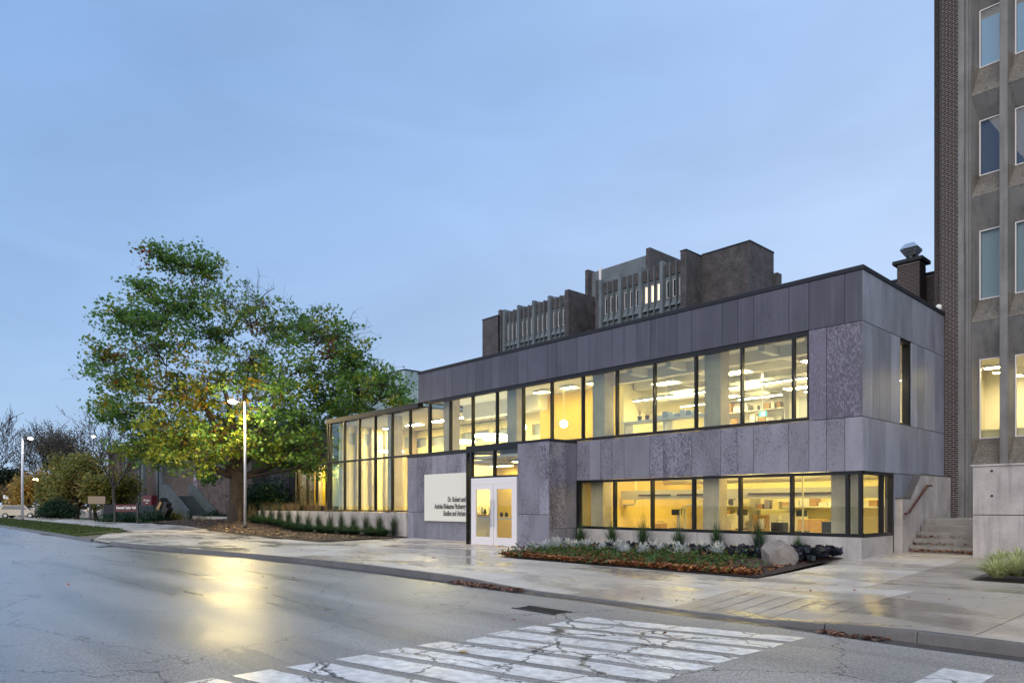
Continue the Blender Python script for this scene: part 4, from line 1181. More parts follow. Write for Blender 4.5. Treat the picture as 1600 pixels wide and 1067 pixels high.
shelving('shelving_unit', 'tall steel shelving packed with mixed stock at the left of the workshop', -9.6, -7.3, 7.3, -.34, 2.1, 4, 1, ('wood', 'in_white', 'in_wall', 'in_dark', 'in_grey'))
shelving('shelving_unit', 'steel shelving with dark tools in the middle of the workshop', -6.9, -5.4, 6.9, -.34, 1.9, 4, 2, ('in_dark', 'wood', 'steel', 'in_wall'))
shelving('shelving_unit', 'long pale shelving with folders on the rear wall of the upper studio', -9.4, -6.4, 8.5, 4.6, 6.2, 3, 3, ('in_white', 'fill', 'wood', 'in_grey', 'in_white'))
shelving('shelving_unit', 'pale shelving with models near the exit sign of the upper studio', -4.6, -2.2, 8.5, 4.6, 6.2, 3, 4, ('in_white', 'fill', 'in_grey', 'wood'))
for i, (x_, y_, lab) in enumerate(((-8.4, 2.9, 'plywood workshop table nearest the entrance'), (-6.3, 4.1, 'plywood workshop table behind the bent pipe'), (-3.6, 3.2, 'plywood workshop table before the cupboards'), (-1.7, 2.9, 'plywood workshop table by the corner window'))):
    r = empty('work_table', (x_, y_, -.34), label=lab, cat='table', group='workshop tables')
    MB().box(x_ - .8, x_ + .8, y_ - .4, y_ + .4, .52, .57).build('top', M['wood'], r)
    for sx in (-1, 1):
        for sy in (-1, 1): MB().box(x_ + sx * .72 - .03, x_ + sx * .72 + .03, y_ + sy * .34 - .03, y_ + sy * .34 + .03, -.34, .52).build('leg', M['steel'], r)
    q = empty('tool_case', (x_ - .3, y_, .57), label='tool case and machine parts standing on the %s' % lab, cat='tool case', group='tool cases on the workshop tables')
    MB().box(x_ - .6, x_ - .15, y_ - .2, y_ + .15, .57, .78 + .06 * i).build('case_body', M[('wood', 'in_grey', 'in_dark', 'verdigris')[i]], q)
    MB().tube([(x_ - .5, y_, .78 + .06 * i), (x_ - .5, y_, .86 + .06 * i), (x_ - .25, y_, .86 + .06 * i), (x_ - .25, y_, .78 + .06 * i)], .015, 6).build('handle', M['steel'], q)
    v_ = empty('pillar_drill', (x_ + .4, y_, .57), label='upright pillar drill standing on the %s' % lab, cat='machine', group='pillar drills on the workshop tables')
    MB().tube([(x_ + .4, y_ + .1, .57), (x_ + .4, y_ + .1, 1.25)], .035, 8).build('column', M['steel'], v_)
    MB().box(x_ + .3, x_ + .5, y_ - .2, y_ + .2, 1.12, 1.34).build('drill_head', M['verdigris'], v_); MB().box(x_ + .22, x_ + .58, y_ - .2, y_ + .2, .57, .62).build('base', M['black'], v_)
for i, (x0_, x1_, lab) in enumerate(((-6.0, -4.9, 'grey pinned drawing sheet on the rear wall of the upper studio'), (-2.0, -.8, 'dark pinned poster on the rear wall at the corner end of the upper studio'))):
    tag(MB().box(x0_, x1_, 8.96, 8.99, 4.9, 6.1).build('wall_drawing', M[('fill', 'fill_grey')[i]]), lab, 'poster')
# upper studio: bench with plants, racks
bt = empty('studio_bench', (-7.5, 1.3, 3.93), label='long low bench along the upper studio window', cat='bench')
MB().box(-9.3, -5.6, 1.15, 1.75, 4.62, 4.68).build('top', M['in_white'], bt)
for x_ in (-9.2, -7.4, -5.7): MB().box(x_ - .03, x_ + .03, 1.2, 1.7, 3.93, 4.62).build('leg', M['steel'], bt)
for i, x_ in enumerate((-8.6, -8.25)):
    r = empty('flower_pot', (x_, 1.35, 4.68), label=['small dark flower pot with a bare branching twig on the studio bench', 'small red flower pot beside the pot with the bare twig'][i], cat='flower pot')
    p = MB(); p.tube([(x_, 1.35, 4.68), (x_, 1.35, 4.86)], [.06, .09], 12); p.build('pot', M['maroon'] if i else M['black'], r)
    p = MB()
    for k in range(14 if i == 0 else 6):
        a = rnd.uniform(0, 6.28); h = rnd.uniform(.5, 1.1) if i == 0 else rnd.uniform(.1, .3); q = rnd.uniform(.1, .45)
        p.tube([(x_, 1.35, 4.85), (x_ + .4 * q * math.cos(a), 1.35 + .4 * q * math.sin(a), 4.85 + h * .6), (x_ + q * math.cos(a), 1.35 + q * math.sin(a), 4.85 + h)], [.007, .005, .003], 4)
    p.build('twig', M['wood'], r)
rk = empty('model_rack', (-6.9, 1.4, 4.68), label='pale wire rack of small boxes standing on the studio bench', cat='rack')
for k in range(7):
    MB().box(-7.75 + .25 * k, -7.55 + .25 * k, 1.25, 1.55, 4.68, 4.80 + .06 * ((k * 2) % 3)).build('rack_box', M['fill'] if k % 2 else M['in_white'], rk)
# lobby counter and display
MB().box(-18.95, -15.9, 3.0, 3.15, -.34, 3.5).build('lobby_partition', M['in_ochre'], SB)
ct = empty('reception_counter', (-20.9, 4.2, -.34), label='pale reception counter seen through the left entrance door', cat='counter')
MB().box(-22.2, -19.4, 4.0, 4.6, -.34, .95).build('counter_body', M['in_grey'], ct); MB().box(-22.25, -19.35, 3.92, 4.65, .95, 1.0).build('counter_top', M['wood'], ct)
for i, x_ in enumerate((-21.55, -21.25, -21.0, -20.6)):
    r = empty('vase', (x_, 4.2, 1.0), label=['squat white vase at the left end of the reception counter', 'tall blue vase on the reception counter', 'round olive vase on the reception counter', 'small glass vase at the right end of the counter'][i], cat='vase')
    h = (.2, .42, .3, .16)[i]
    MB().tube([(x_, 4.2, 1.0), (x_, 4.2, 1.0 + h * .4), (x_, 4.2, 1.0 + h * .8), (x_, 4.2, 1.0 + h)], [.06, .10, .05, .06], 12).build('body', M[('in_white', 'fill', 'verdigris', 'steel')[i]], r, smooth=True)
    tw = MB()
    for k in range(3): tw.tube([(x_, 4.2, 1.0 + h), (x_ + rnd.uniform(-.1, .1), 4.2 + rnd.uniform(-.1, .1), 1.25 + h)], .006, 4)
    tw.build('stem', M['twig'], r)

# ------------------------------------------------------------------ lettering
def text_obj(name, body, size, mat, parent, loc, rot=(R(90), 0, 0), align='RIGHT', sx=1.0, ext=.004, shear=0.0, spacing=1.0):
    cu = bpy.data.curves.new(name, 'FONT')
    cu.body = body; cu.size = size; cu.align_x = align; cu.extrude = ext; cu.offset = .012 if size > .3 else 0; cu.resolution_u = 3; cu.shear = shear; cu.space_line = spacing
    tmp = bpy.data.objects.new(name + '_tmp', cu); C.objects.link(tmp)
    bpy.context.view_layer.update()
    me = bpy.data.meshes.new_from_object(tmp.evaluated_get(bpy.context.evaluated_depsgraph_get()))
    bpy.data.objects.remove(tmp); bpy.data.curves.remove(cu)
    me.materials.clear(); me.materials.append(mat)
    me.transform(Matrix.Diagonal((sx, 1, 1, 1)))
    me.transform(Matrix.Rotation(rot[2], 4, 'Z') @ Matrix.Rotation(rot[0], 4, 'X'))
    me.name = name
    o = bpy.data.objects.new(name, me); C.objects.link(o)
    off = wloc(parent) if parent else Vector((0, 0, 0))
    o.location = Vector(loc) - off
    if parent: o.parent = parent
    return o


sg = empty('name_sign', (-18.8, -.12, .74), label='large cream name sign with dark grey lettering on the panelled wall left of the doors', cat='sign')
MB().box(-20.5, -17.16, -.13, -.02, .74, 2.99).build('sign_panel', M['cream_sign'], sg, bevel=.008)
for i, (txt, z_) in enumerate((('Dr. Robert and', 1.66), ('Andrée Rhéaume Fitzhenry', 1.335), ('Studios and Atrium', 1.01))):
    text_obj('lettering', txt, .335, M['grey_text'], sg, (-17.27, -.135, z_), sx=.64)

# ------------------------------------------------------------------ steps, stair wall, rail, planter block
st = empty('concrete_steps', (1.1, 3.0, .07), label='flight of five worn concrete steps with dead leaves beside the studio flank', cat='steps')
Z0 = gz(1, 3.0) - .01
for k in range(5):
    MB().box(.21, 2.1, 3.0 + .33 * k, 3.0 + .33 * (k + 1) + (.0 if k < 4 else 3.0), -.4, Z0 + .2 * (k + 1) - .0).build('step', M['step'], st, bevel=.02)
sw = empty('stair_wall', (.1, 2.4, 0), label='stepped concrete wall carrying the red handrail beside the steps', cat='wall')
MB().prism([(2.43, -.4), (7.06, -.4), (7.06, 2.45), (4.05, 2.45), (3.1, 1.69), (2.43, 1.69)], 'x', -.033, .2).build('wall_body', M['conc_old'], sw, bevel=.012)
cpw = MB(); pts = [(2.41, 1.69), (3.1, 1.69), (4.05, 2.45), (7.06, 2.45)]
for a, b in zip(pts, pts[1:]):
    cpw.hexa([(-.0 + .003, a[0], a[1] + .002), (.21, a[0], a[1] + .002), (.21, b[0], b[1] + .002), (.003, b[0], b[1] + .002),
              (.003, a[0], a[1] + .035), (.21, a[0], a[1] + .035), (.21, b[0], b[1] + .035), (.003, b[0], b[1] + .035)])
cpw.build('wall_cap', M['kerb'], sw)
hr = empty('handrail', (.3, 2.7, 1.27), label='short oxblood red handrail fixed to the stair wall', cat='handrail')
p = MB(); p.tube([(.29, 2.42, 1.24), (.29, 2.72, 1.28), (.29, 4.36, 2.11), (.29, 4.75, 2.12)], .035, 10); p.build('rail', M['red_rail'], hr)
for (y_, z_) in ((2.9, 1.36), (4.2, 2.02)):
    MB().tube([(.19, y_, z_ - .07), (.29, y_, z_ - .07), (.29, y_, z_)], .014, 6).build('bracket', M['black'], hr)
bk = empty('concrete_block_wall', (3.6, 2.0, 0), label='tall stained concrete wall with a horizontal joint right of the steps', cat='wall')
MB().box(2.11, 6.5, 2.0, 3.4, -.4, 1.225).build('lower_lift', M['conc_old'], bk, bevel=.012)
MB().box(2.11, 6.5, 2.005, 3.4, 1.245, 2.55).build('upper_lift', M['conc_old'], bk, bevel=.012)
MB().box(2.13, 6.48, 2.03, 3.38, 1.225, 1.245).build('joint', M['in_dark'], bk)
MB().box(2.06, 6.55, 1.97, 3.45, 2.55, 2.60).build('coping', M['conc_old'], bk, bevel=.01)
tie = MB()
for x_ in (2.55, 3.45, 4.3):
    for z_ in (1.75, 2.42): tie.tube([(x_, 2.012, z_), (x_, 1.999, z_)], .035, 10)
tie.build('tie_hole', M['in_dark'], bk)

# ------------------------------------------------------------------ brick and concrete tower
TW = empty('brick_tower', (3, 7.1, 0), label='tall concrete tower with a brick edge and splayed window bays at the right', cat='building')
TY = 7.1
MB().box(-.36, -.152, TY + .16, TY + .5, -.4, 22).build('mortar_bed', M['mortar'], TW)
MB().box(-.15, .41, TY + .010, TY + .5, -.4, 22).build('mortar_bed', M['mortar'], TW)
CO = .0745; BL, BH = .200, .056
bricks = []
for r_ in range(int(21 / CO)):
    z_ = 1.0 + r_ * CO
    x_ = -.15 - (.107 if r_ % 2 else 0)
    while x_ < .41 - .01:
        a, b = max(x_, -.148), min(x_ + BL, .409)
        if b - a > .012: bricks.append((a, b, TY, TY + .09, z_, z_ + BH))
        x_ += BL + .015
    x_ = -.36 - (.05 if r_ % 2 else 0)
    while x_ < -.152:
        a, b = max(x_, -.36), min(x_ + .1, -.153)
        if b - a > .02: bricks.append((a, b, TY + .14, TY + .22, z_, z_ + BH))
        x_ += .108
# the 300 that show largest are parts, the rest one joined part
front = [b for b in bricks if b[2] == TY and b[1] > -.02 and b[4] < 8.0]
front.sort(key=lambda b: b[4]); near = front[:298]
nears = set(near)
cache = {}
for b in near:
    key = (round(b[1] - b[0], 3))
    if key not in cache:
        o = MB().box(0, b[1] - b[0], 0, .09, 0, BH).build('brick', M['brick']); cache[key] = o.data; bpy.data.objects.remove(o)
    o = bpy.data.objects.new('brick', cache[key]); C.objects.link(o); o.parent = TW
    o.location = Vector((b[0], b[2] + rnd.uniform(-.003, .003), b[4])) - Vector(TW.location)
mb = MB()
for b in bricks:
    if b not in nears: mb.box(*b)
o = mb.build('brickwork', M['brick'], TW); o['kind'] = 'stuff'

# concrete frame: corner pilaster with grooves, fins, splayed spandrels
MB().box(.415, .60, TY - .02, TY + .6, -.4, 22).build('pilaster', M['conc_tower'], TW)
MB().box(.60, .63, TY + .03, TY + .6, -.4, 22).build('pilaster_groove', M['conc_tower'], TW)
MB().box(.63, .71, TY - .02, TY + .6, -.4, 22).build('pilaster', M['conc_tower'], TW)
MB().box(.71, .80, TY + .03, TY + .6, -.4, 22).build('pilaster_groove', M['conc_tower'], TW)
rows = [(3.74, 6.43), (8.43, 10.77), (12.62, 14.49), (16.26, 18.21), (20.0, 21.9)]
joints = [2.81, 7.61, 11.8, 15.2, 19.1, 22.0]
bays = [(.80, 1.60)] + [(1.82 + .99 * k, 2.57 + .99 * k) for k in range(0, 5)]
for bi, (a, b) in enumerate(bays):
    wl_, wr_ = a + .13, b - .05
    if bi > 0: wl_, wr_ = a + .11, b - .06
    # fin on the right of the bay
    nx = bays[bi + 1][0] if bi + 1 < len(bays) else b + .22
    MB().box(b, nx, TY - .03, TY + .6, 2.6, 22).build('fin', M['conc_tower'], TW)
    for ri, (z0, z1) in enumerate(rows):
        yg = TY + .42
        # splayed jambs
        j = MB()
        j.face([(a, TY, z0 - .0), (wl_, yg, z0), (wl_, yg, z1), (a, TY, z1)]); j.face([(wr_, yg, z0), (b, TY, z0), (b, TY, z1), (wr_, yg, z1)])
        j.build('jamb', M['conc_tower'], TW)
        jl, ju = joints[ri], joints[ri + 1]
        s1 = MB(); s1.face([(a, TY + .0, jl), (b, TY + .0, jl), (b, TY, z0), (wr_, yg, z0), (wl_, yg, z0), (a, TY, z0)]) if False else None
        s1.face([(a, TY - .01, jl), (b, TY - .01, jl), (wr_, yg, z0), (wl_, yg, z0)])
        s1.face([(a, TY - .01, jl), (wl_, yg, z0), (a, TY, z0)]); s1.face([(b, TY - .01, jl), (b, TY, z0), (wr_, yg, z0)])
        s1.build('sill_spandrel', M['aggregate'], TW)
        s2 = MB(); s2.face([(wl_, yg, z1), (wr_, yg, z1), (b, TY - .01, ju - .012), (a, TY - .01, ju - .012)])
        s2.face([(a, TY, z1), (wl_, yg, z1), (a, TY - .01, ju - .012)]); s2.face([(wr_, yg, z1), (b, TY, z1), (b, TY - .01, ju - .012)])
        s2.build('head_spandrel', M['conc_tower'], TW)
        f = MB(); w = .035
        f.box(wl_, wr_, yg - .02, yg + .06, z0, z0 + w); f.box(wl_, wr_, yg - .02, yg + .06, z1 - w, z1); f.box(wl_, wl_ + w, yg - .02, yg + .06, z0 + w, z1 - w); f.box(wr_ - w, wr_, yg - .02, yg + .06, z0 + w, z1 - w)
        wn2 = f.build('window', M['alu'], TW)
        MB().box(wl_ + w, wr_ - w, yg + .01, yg + .02, z0 + w, z1 - w).build('pane', M['glass'], wn2)
        if ri > 0:
            cut = (z1 - z0) * (0 if ri != 3 else .12)
            MB().box(wl_ + w, wr_ - w, yg + .10, yg + .12, z0 + w, z1 - w - cut).build('fill', M[{1: 'fill_grey', 2: 'sky_fill_navy', 3: 'sky_fill_blue', 4: 'sky_fill_blue'}[ri]], wn2)  # flat sheet behind the pane, coloured for the sky reflected in it
MB().box(.8, 6.9, TY + .02, TY + .6, -.4, 2.79).build('base_wall', M['conc_tower'], TW)
bk_ = MB(); bk_.box(-.3, 6.9, TY + .62, TY + .9, 7.0, 22); bk_.box(-.3, .7, TY + .6, TY + .62, -.4, 22); bk_.box(-.36, 6.9, TY + .2, 16, 22.0, 22.3); bk_.box(-.3, -.1, TY + .9, 16, -.4, 22); bk_.box(6.7, 6.9, TY + .9, 16, -.4, 22)
bk_.build('core_wall', M['conc_tower'], TW)
MB().box(-.1, 6.7, TY + 4.6, TY + 4.8, 2.6, 7.2).build('room_wall', M['in_white'], TW)
MB().box(-.1, 6.7, TY + .6, TY + 4.6, 6.75, 6.95).build('room_ceiling', M['in_white'], TW)
MB().box(-.1, 6.7, TY + .6, TY + 4.6, 2.6, 2.8).build('room_floor', M['in_floor'], TW)
MB().box(-.1, .1, TY + .9, TY + 4.6, 2.8, 6.75).build('room_wall', M['in_white'], TW)
for i in range(2):
    for j in range(3):
        luminaire('tower_light', .9 + 1.9 * i, 1.5 + 1.9 * i, TY + 1.0 + 1.2 * j, TY + 1.3 + 1.2 * j, 6.2 - .0 * j, M['lum'], 'bright ceiling light in the lit tower room, %s from the window, %s column' % (ORD[j], ORD[i]), group='lights of the lit tower room')
wb = empty('pinboard', (1.35, TY + 2.2, 4.2), label='white pinboard on the wall of the lit tower room', cat='pinboard')
MB().box(.11, .14, TY + 1.4, TY + 3.4, 4.3, 5.6).build('board', M['white'], wb); MB().box(.14, .16, TY + 1.8, TY + 2.1, 4.7, 5.0).build('pinned_sheet', M['in_yellow'], wb)
ds = empty('windowsill_cabinet', (2.2, TY + 1.0, 2.8), label='low cream cabinet under the lit tower windows', cat='cabinet')
MB().box(.2, 5, TY + .75, TY + 1.15, 2.8, 4.02).build('carcass', M['in_wall'], ds); MB().box(.18, 5.02, TY + .73, TY + 1.18, 4.02, 4.06).build('top', M['in_wall'], ds)

# ------------------------------------------------------------------ rear wing with the chimney
def brick_box(name, parent, x0, x1, y0, y1, z0, z1, bed_in=.012):
    """visible faces (-y and +x) laid brick by brick over a mortar core, joined"""
    MB().box(x0 + bed_in, x1 - bed_in, y0 + bed_in, y1 - bed_in, z0, z1).build('mortar_core', M['mortar'], parent)
    m_ = MB()
    for r_ in range(int((z1 - z0) / CO)):
        z_ = z0 + r_ * CO
        q = x0 - (.107 if r_ % 2 else 0)
        while q < x1 - .02:
            a, b = max(q, x0), min(q + BL, x1)
            if b - a > .03: m_.box(a, b, y0, y0 + .05, z_, z_ + BH)
            q += BL + .01
        q = y0 + .06 - (.107 if r_ % 2 else 0)
        while q < y1 - .02:
            a, b = max(q, y0 + .06), min(q + BL, y1)
            if b - a > .03: m_.box(x1 - .05, x1, a, b, z_, z_ + BH)
            q += BL + .01
    o = m_.build('brickwork', M['brick'], parent); o['kind'] = 'stuff'
    return o


RW = empty('rear_brick_wing', (-3, 9.2, 0), label='low dark brick wing behind the studio roof below the chimney', cat='building')
xb_, tb_ = on_y(1461, 9.2)
brick_box('wing', RW, -3.2, -.5, 9.2, 9.6, 7.5, 10.15)
MB().box(-3.3, -.45, 9.15, 9.7, 10.15, 10.25).build('coping', M['coping'], RW)
MB().box(-14, -.5, 9.62, 16, -.4, 10.0).build('wing_wall', M['brick_far'], RW)
CH = empty('brick_chimney', (-1.75, 8.4, 8), label='square dark brick chimney with metal cap rising behind the studio roof', cat='chimney')
x0_, t0_ = on_y(1401.5, 8.3); x1_, t1_ = on_y(1437, 8.3)
zt = CAM_H - (410 - HOR) * t0_ / F_PX
brick_box('stack', CH, x0_, x1_, 8.3, 9.0, 7.7, zt - .12)
MB().box(x0_ - .13, x1_ + .13, 8.17, 9.12, zt - .12, zt + .02).build('chimney_cap', M['coping'], CH, bevel=.015)
cx_, cy_ = (x0_ + x1_) / 2, 8.62
cw = MB(); cw.tube([(cx_, cy_, zt), (cx_, cy_, zt + .2)], .17, 14); cw.build('flue', M['black'], CH)
cw = MB()
cw.hexa([(cx_ - .17, cy_ - .17, zt + .2), (cx_ + .17, cy_ - .17, zt + .2), (cx_ + .17, cy_ + .17, zt + .2), (cx_ - .17, cy_ + .17, zt + .2),
         (cx_ - .30, cy_ - .30, zt + .42), (cx_ + .30, cy_ - .30, zt + .42), (cx_ + .30, cy_ + .30, zt + .42), (cx_ - .30, cy_ + .30, zt + .42)])
cw.hexa([(cx_ - .30, cy_ - .30, zt + .46), (cx_ + .30, cy_ - .30, zt + .46), (cx_ + .30, cy_ + .30, zt + .46), (cx_ - .30, cy_ + .30, zt + .46),
         (cx_ - .15, cy_ - .18, zt + .66), (cx_ + .15, cy_ - .18, zt + .66), (cx_ + .15, cy_ + .18, zt + .66), (cx_ - .15, cy_ + .18, zt + .66)])
cw.build('cowl', M['zinc'], CH)
MB().box(cx_ - .22, cx_ + .22, cy_ - .22, cy_ + .22, zt + .42, zt + .46).build('cowl_gap', M['black'], CH)
MB().box(cx_ - .10, cx_ + .12, cy_ - .31, cy_ - .29, zt + .3, zt + .41).build('cowl_vent', M['black'], CH)
rv = empty('roof_vent', (-.9, 8.2, 8.2), label='small white roof vent dome beside the tower brickwork', cat='vent')
vx, vt = on_y(1468.5, 7.0)
MB().ball((-.12, 6.9, 8.28), (.10, .10, .12), 12, 8).build('dome', M['in_white'], rv, smooth=True); MB().tube([(-.12, 6.9, 8.0), (-.12, 6.9, 8.3)], .06, 10).build('collar', M['steel'], rv)

# ------------------------------------------------------------------ tall hall behind
BG = empty('background_hall', (-38, 34, 0), label='tall brick and concrete hall with rows of slit windows behind the studio roof', cat='building')
BY = 34.0
BT = 24.1
Ax0, Ax1, Bx0, Bx1 = -52.7, -42.25, -38.55, -28.3
body = MB()
body.box(-55.8, Ax0 - .0, BY - .6, BY + 14, -.4, 23.4); body.box(Ax0, Ax1 - .2, BY + .35, BY + 14, -.4, 23.6); body.box(Bx0 + .5, Bx1, BY + .35, BY + 14, -.4, 23.6)
body.box(Ax1 - .2, Bx0, BY + 4.0, BY + 14, -.4, 23.2)
body.build('main_wall', M['brick_far'], BG)
MB().box(Ax1 - .55, Ax1, BY - .25, BY + 4.0, -.4, BT).build('brick_pier', M['brick_far'], BG)
MB().box(Bx0, Bx0 + .5, BY - .25, BY + 4.0, -.4, BT).build('brick_pier', M['brick_far'], BG)
MB().box(Bx1, Bx1 + .6, BY - .6, BY + 2.0, -.4, BT + .1).build('brick_pier', M['brick_far'], BG)
MB().box(Ax0 - .25, Ax0 + .2, BY - .6, BY + 4, -.4, BT - .1).build('brick_pier', M['brick_far'], BG)
xr, tr_ = on_y(1171.5, BY + 1.9)
MB().box(Bx1 + .6, xr, BY + 1.9, BY + 6.2, -.4, 24.3).build('brick_stair_tower', M['brick_far'], BG)
MB().box(xr - .8, xr + .35, BY + 6.2, BY + 7.0, -.4, 22.5).build('brick_pier', M['brick_far'], BG)
cpb = MB(); cpb.box(Bx1 + .6, xr + .04, BY + 1.86, BY + 6.24, 24.3, 24.42); cpb.box(Bx1 - .04, Bx1 + .64, BY - .64, BY + 2.0, BT + .1, BT + .2); cpb.box(-55.84, Ax0 - .25, BY - .64, BY + 14, 23.4, 23.5)
cpb.build('roof_coping', M['coping'], BG)


def slit_bays(x0, x1, lit=()):
    gw = (x1 - x0) / 4
    for g in range(4):
        gx = x0 + g * gw
        MB().box(gx, gx + .34, BY - .35, BY + .35, 10, 24.0).build('major_fin', M['conc_far'], BG)
        pw = (gw - .34) / 3
        for k in range(3):
            a = gx + .34 + k * pw; b = a + pw
            MB().box(b - .075, b, BY - .22, BY + .35, 10, 23.75).build('minor_fin', M['conc_far'], BG)
            z0_, z1_ = 20.6, 22.1
            w0, w1 = a + pw * .32, a + pw * .32 + .36
            c = MB()
            c.box(a, w0, BY + .1, BY + .35, 18.9, 22.6); c.box(w1, b - .1, BY + .1, BY + .35, 18.9, 22.6)
            c.box(w0, w1, BY + .1, BY + .35, z1_, 22.6); c.box(w0, w1, BY + .1, BY + .35, 18.9, z0_)
            c.build('concrete_infill', M['conc_far'], BG)
            s_ = MB(); s_.hexa([(a, BY + .08, 19.7), (b - .1, BY + .08, 19.7), (b - .1, BY + .1, 19.7), (a, BY + .1, 19.7), (a + .05, BY - .2, 19.75), (b - .12, BY - .2, 19.75), (w1 + .05, BY + .1, 20.55), (w0 - .05, BY + .1, 20.55)])
            s_.build('sill_hood', M['conc_far'], BG)
            f = MB(); f.box(w0 - .05, w0, BY + .04, BY + .12, z0_, z1_); f.box(w1, w1 + .03, BY + .04, BY + .12, z0_, z1_); f.box(w0 - .05, w1 + .03, BY + .04, BY + .12, z0_ - .04, z0_); f.box(w0 - .05, w1 + .03, BY + .04, BY + .12, z1_, z1_ + .04)
            wn3 = f.build('window', M['alu'], BG)
            MB().box(w0, w1, BY + .13, BY + .15, z0_, z1_).build('pane', M['lit_win'] if g in lit else M['dark_pane'], wn3)
            MB().box(a, b - .1, BY + .0, BY + .34, 22.62, 23.7).build('brick_band', M['brick_far'], BG)
            MB().box(a, b - .1, BY + .05, BY + .35, 10, 18.88).build('lower_infill', M['conc_far'], BG)


slit_bays(Ax0 + .2, Ax1 - .55)
slit_bays(Bx0 + .5, Bx1, lit=(2,))
PY = 39.0
xa_, ta_ = on_y(917, PY); xc_, tc_ = on_y(1013, PY)
zp = CAM_H - (396 - HOR) * tc_ / F_PX
MB().box(xa_ + .4, xc_ - .0, PY + .3, PY + 8, 23, zp).build('roof_plant_wall', M['conc_far'], BG)
MB().box(xa_, xa_ + .45, PY - .3, PY + 8, 23, zp + .25).build('brick_pier', M['brick_far'], BG)
MB().box(xc_, xc_ + .5, PY - .4, PY + 5.2, 22, zp + .4).build('brick_pier', M['brick_far'], BG)
xpipe, tpp = on_y(936, PY); MB().tube([(xpipe, PY + .2, 22), (xpipe, PY + .2, zp + .2)], .16, 8).build('rain_pipe', M['alu'], BG)

# pale ribbed penthouse beyond the atrium roof
p0 = at_depth(632.5, 75)
zt2 = CAM_H - (578 - HOR) * 75 / F_PX
PH = empty('metal_penthouse', (p0.x, p0.y, 0), label='pale blue ribbed metal penthouse seen over the atrium roof beside the maple', cat='building')
zb2 = CAM_H - (609 - HOR) * 75 / F_PX
MB().box(p0.x - 6.2, p0.x, p0.y, p0.y + 7, zb2, zt2).build('upper_box', M['pale_metal'], PH)
MB().box(p0.x - 6.3, p0.x + .06, p0.y - .06, p0.y + 7, zt2, zt2 + .12).build('roof_edge', M['coping'], PH)
MB().box(p0.x - 9, p0.x + 4.5, p0.y - .5, p0.y + 9, 5, zb2 - .05).build('lower_box', M['pale_metal'], PH)
MB().box(p0.x - 9, p0.x + 4.6, p0.y - .6, p0.y + 9, -.4, 5).build('base_wall', M['brick_far'], PH)
rb = MB()
for k in range(34): rb.box(p0.x - 8.8 + .4 * k, p0.x - 8.72 + .4 * k, p0.y - .56, p0.y - .5, 6, zb2 - .1)
o = rb.build('rib', M['pale_metal'], PH); o['kind'] = 'stuff'
an = MB(); ax = p0.x - 4.0; az = zt2 - .3
for dx in (0, .5): an.tube([(ax + dx, p0.y - .1, az - 1.2), (ax + dx, p0.y - .1, az + 1.3)], .05, 6)
for dz in (.5, .9, 1.25): an.tube([(ax - .1, p0.y - .1, az + dz), (ax + .6, p0.y - .1, az + dz)], .035, 6)
an.build('roof_ladder', M['coping'], PH)

# glazed wing left of the atrium
GW = empty('glazed_wing', (-38, 6, 0), label='low lit wing with tall narrow windows left of the atrium, behind the maple branch', cat='building')
GY = 6.2
xl, tl = on_y(455, GY); xg0, _ = on_y(465, GY); xg1, _ = on_y(512, GY)
MB().box(xl, xg0, GY - .2, GY + 4, -.4, 5.4).build('brick_pier', M['brick_far'], GW)
MB().box(xl - 8, xl, GY + 1.5, GY + 6, -.4, 4.6).build('dark_wall', M['brick_far'], GW)
MB().box(xl - .2, -30.75, GY - .3, GY + 4.1, 4.91, 5.5).build('fascia', M['conc_tower'], GW)
MB().box(xg0, -30.75, GY, GY + .3, -.4, 1.4).build('sill_wall', M['coping'], GW)
MB().box(xg0, -30.6, GY + 1.5, GY + 1.7, -.4, 4.75).build('room_wall', M['in_yellow'], GW)
MB().box(xl, -30.7, GY, GY + 4, 4.76, 4.9).build('wing_ceiling', M['in_white'], GW)
MB().box(xg0, -30.6, GY + .3, GY + 3.4, 1.0, 1.2).build('room_floor', M['in_floor'], GW)
nb = 4
for k in range(nb):
    a = xg0 + (xg1 + 1.2 - xg0) * k / nb; b = xg0 + (xg1 + 1.2 - xg0) * (k + 1) / nb
    f = MB(); f.box(a, a + .09, GY, GY + .2, 1.4, 4.75); f.box(a + .09, b, GY, GY + .2, 1.4, 1.46); f.box(a + .09, b, GY, GY + .2, 4.68, 4.75)
    w_ = f.build('window', M['frame'], GW); MB().box(a + .09, b, GY + .1, GY + .11, 1.46, 4.68).build('pane', M['glass'], w_)
    MB().box(a + .9, a + 1.5, GY + 1.30, GY + 1.48, 1.2, 4.75).build('column', M['in_col'], GW)
for k in range(3):
    luminaire('wing_light', xg0 + 1 + 2.4 * k, xg0 + 2.2 + 2.4 * k, GY + .6, GY + .9, 4.6, M['lum_hall'], 'warm ceiling light in the glazed wing, %s from its brick pier' % ORD[k], group='lights of the glazed wing')

# low concrete wall in front of the atrium
LW = empty('low_concrete_wall', (-31, -.1, -.15), label='long low board marked concrete wall below the atrium glass', cat='wall')
xs_ = [-40.5, -37.4, -34.3, -31.2, -28.2, -25.2, -22.145]
for a, b in zip(xs_, xs_[1:]):
    MB().box(a + .004, b - .004, -.06, .03 if a > -31 else .25, -.4, 1.13).build('wall_panel', M['conc'], LW, bevel=.01)
MB().box(-40.5, -31.0, .25, 5.8, -.4, .95).build('soil_fill', M['soil'], LW)

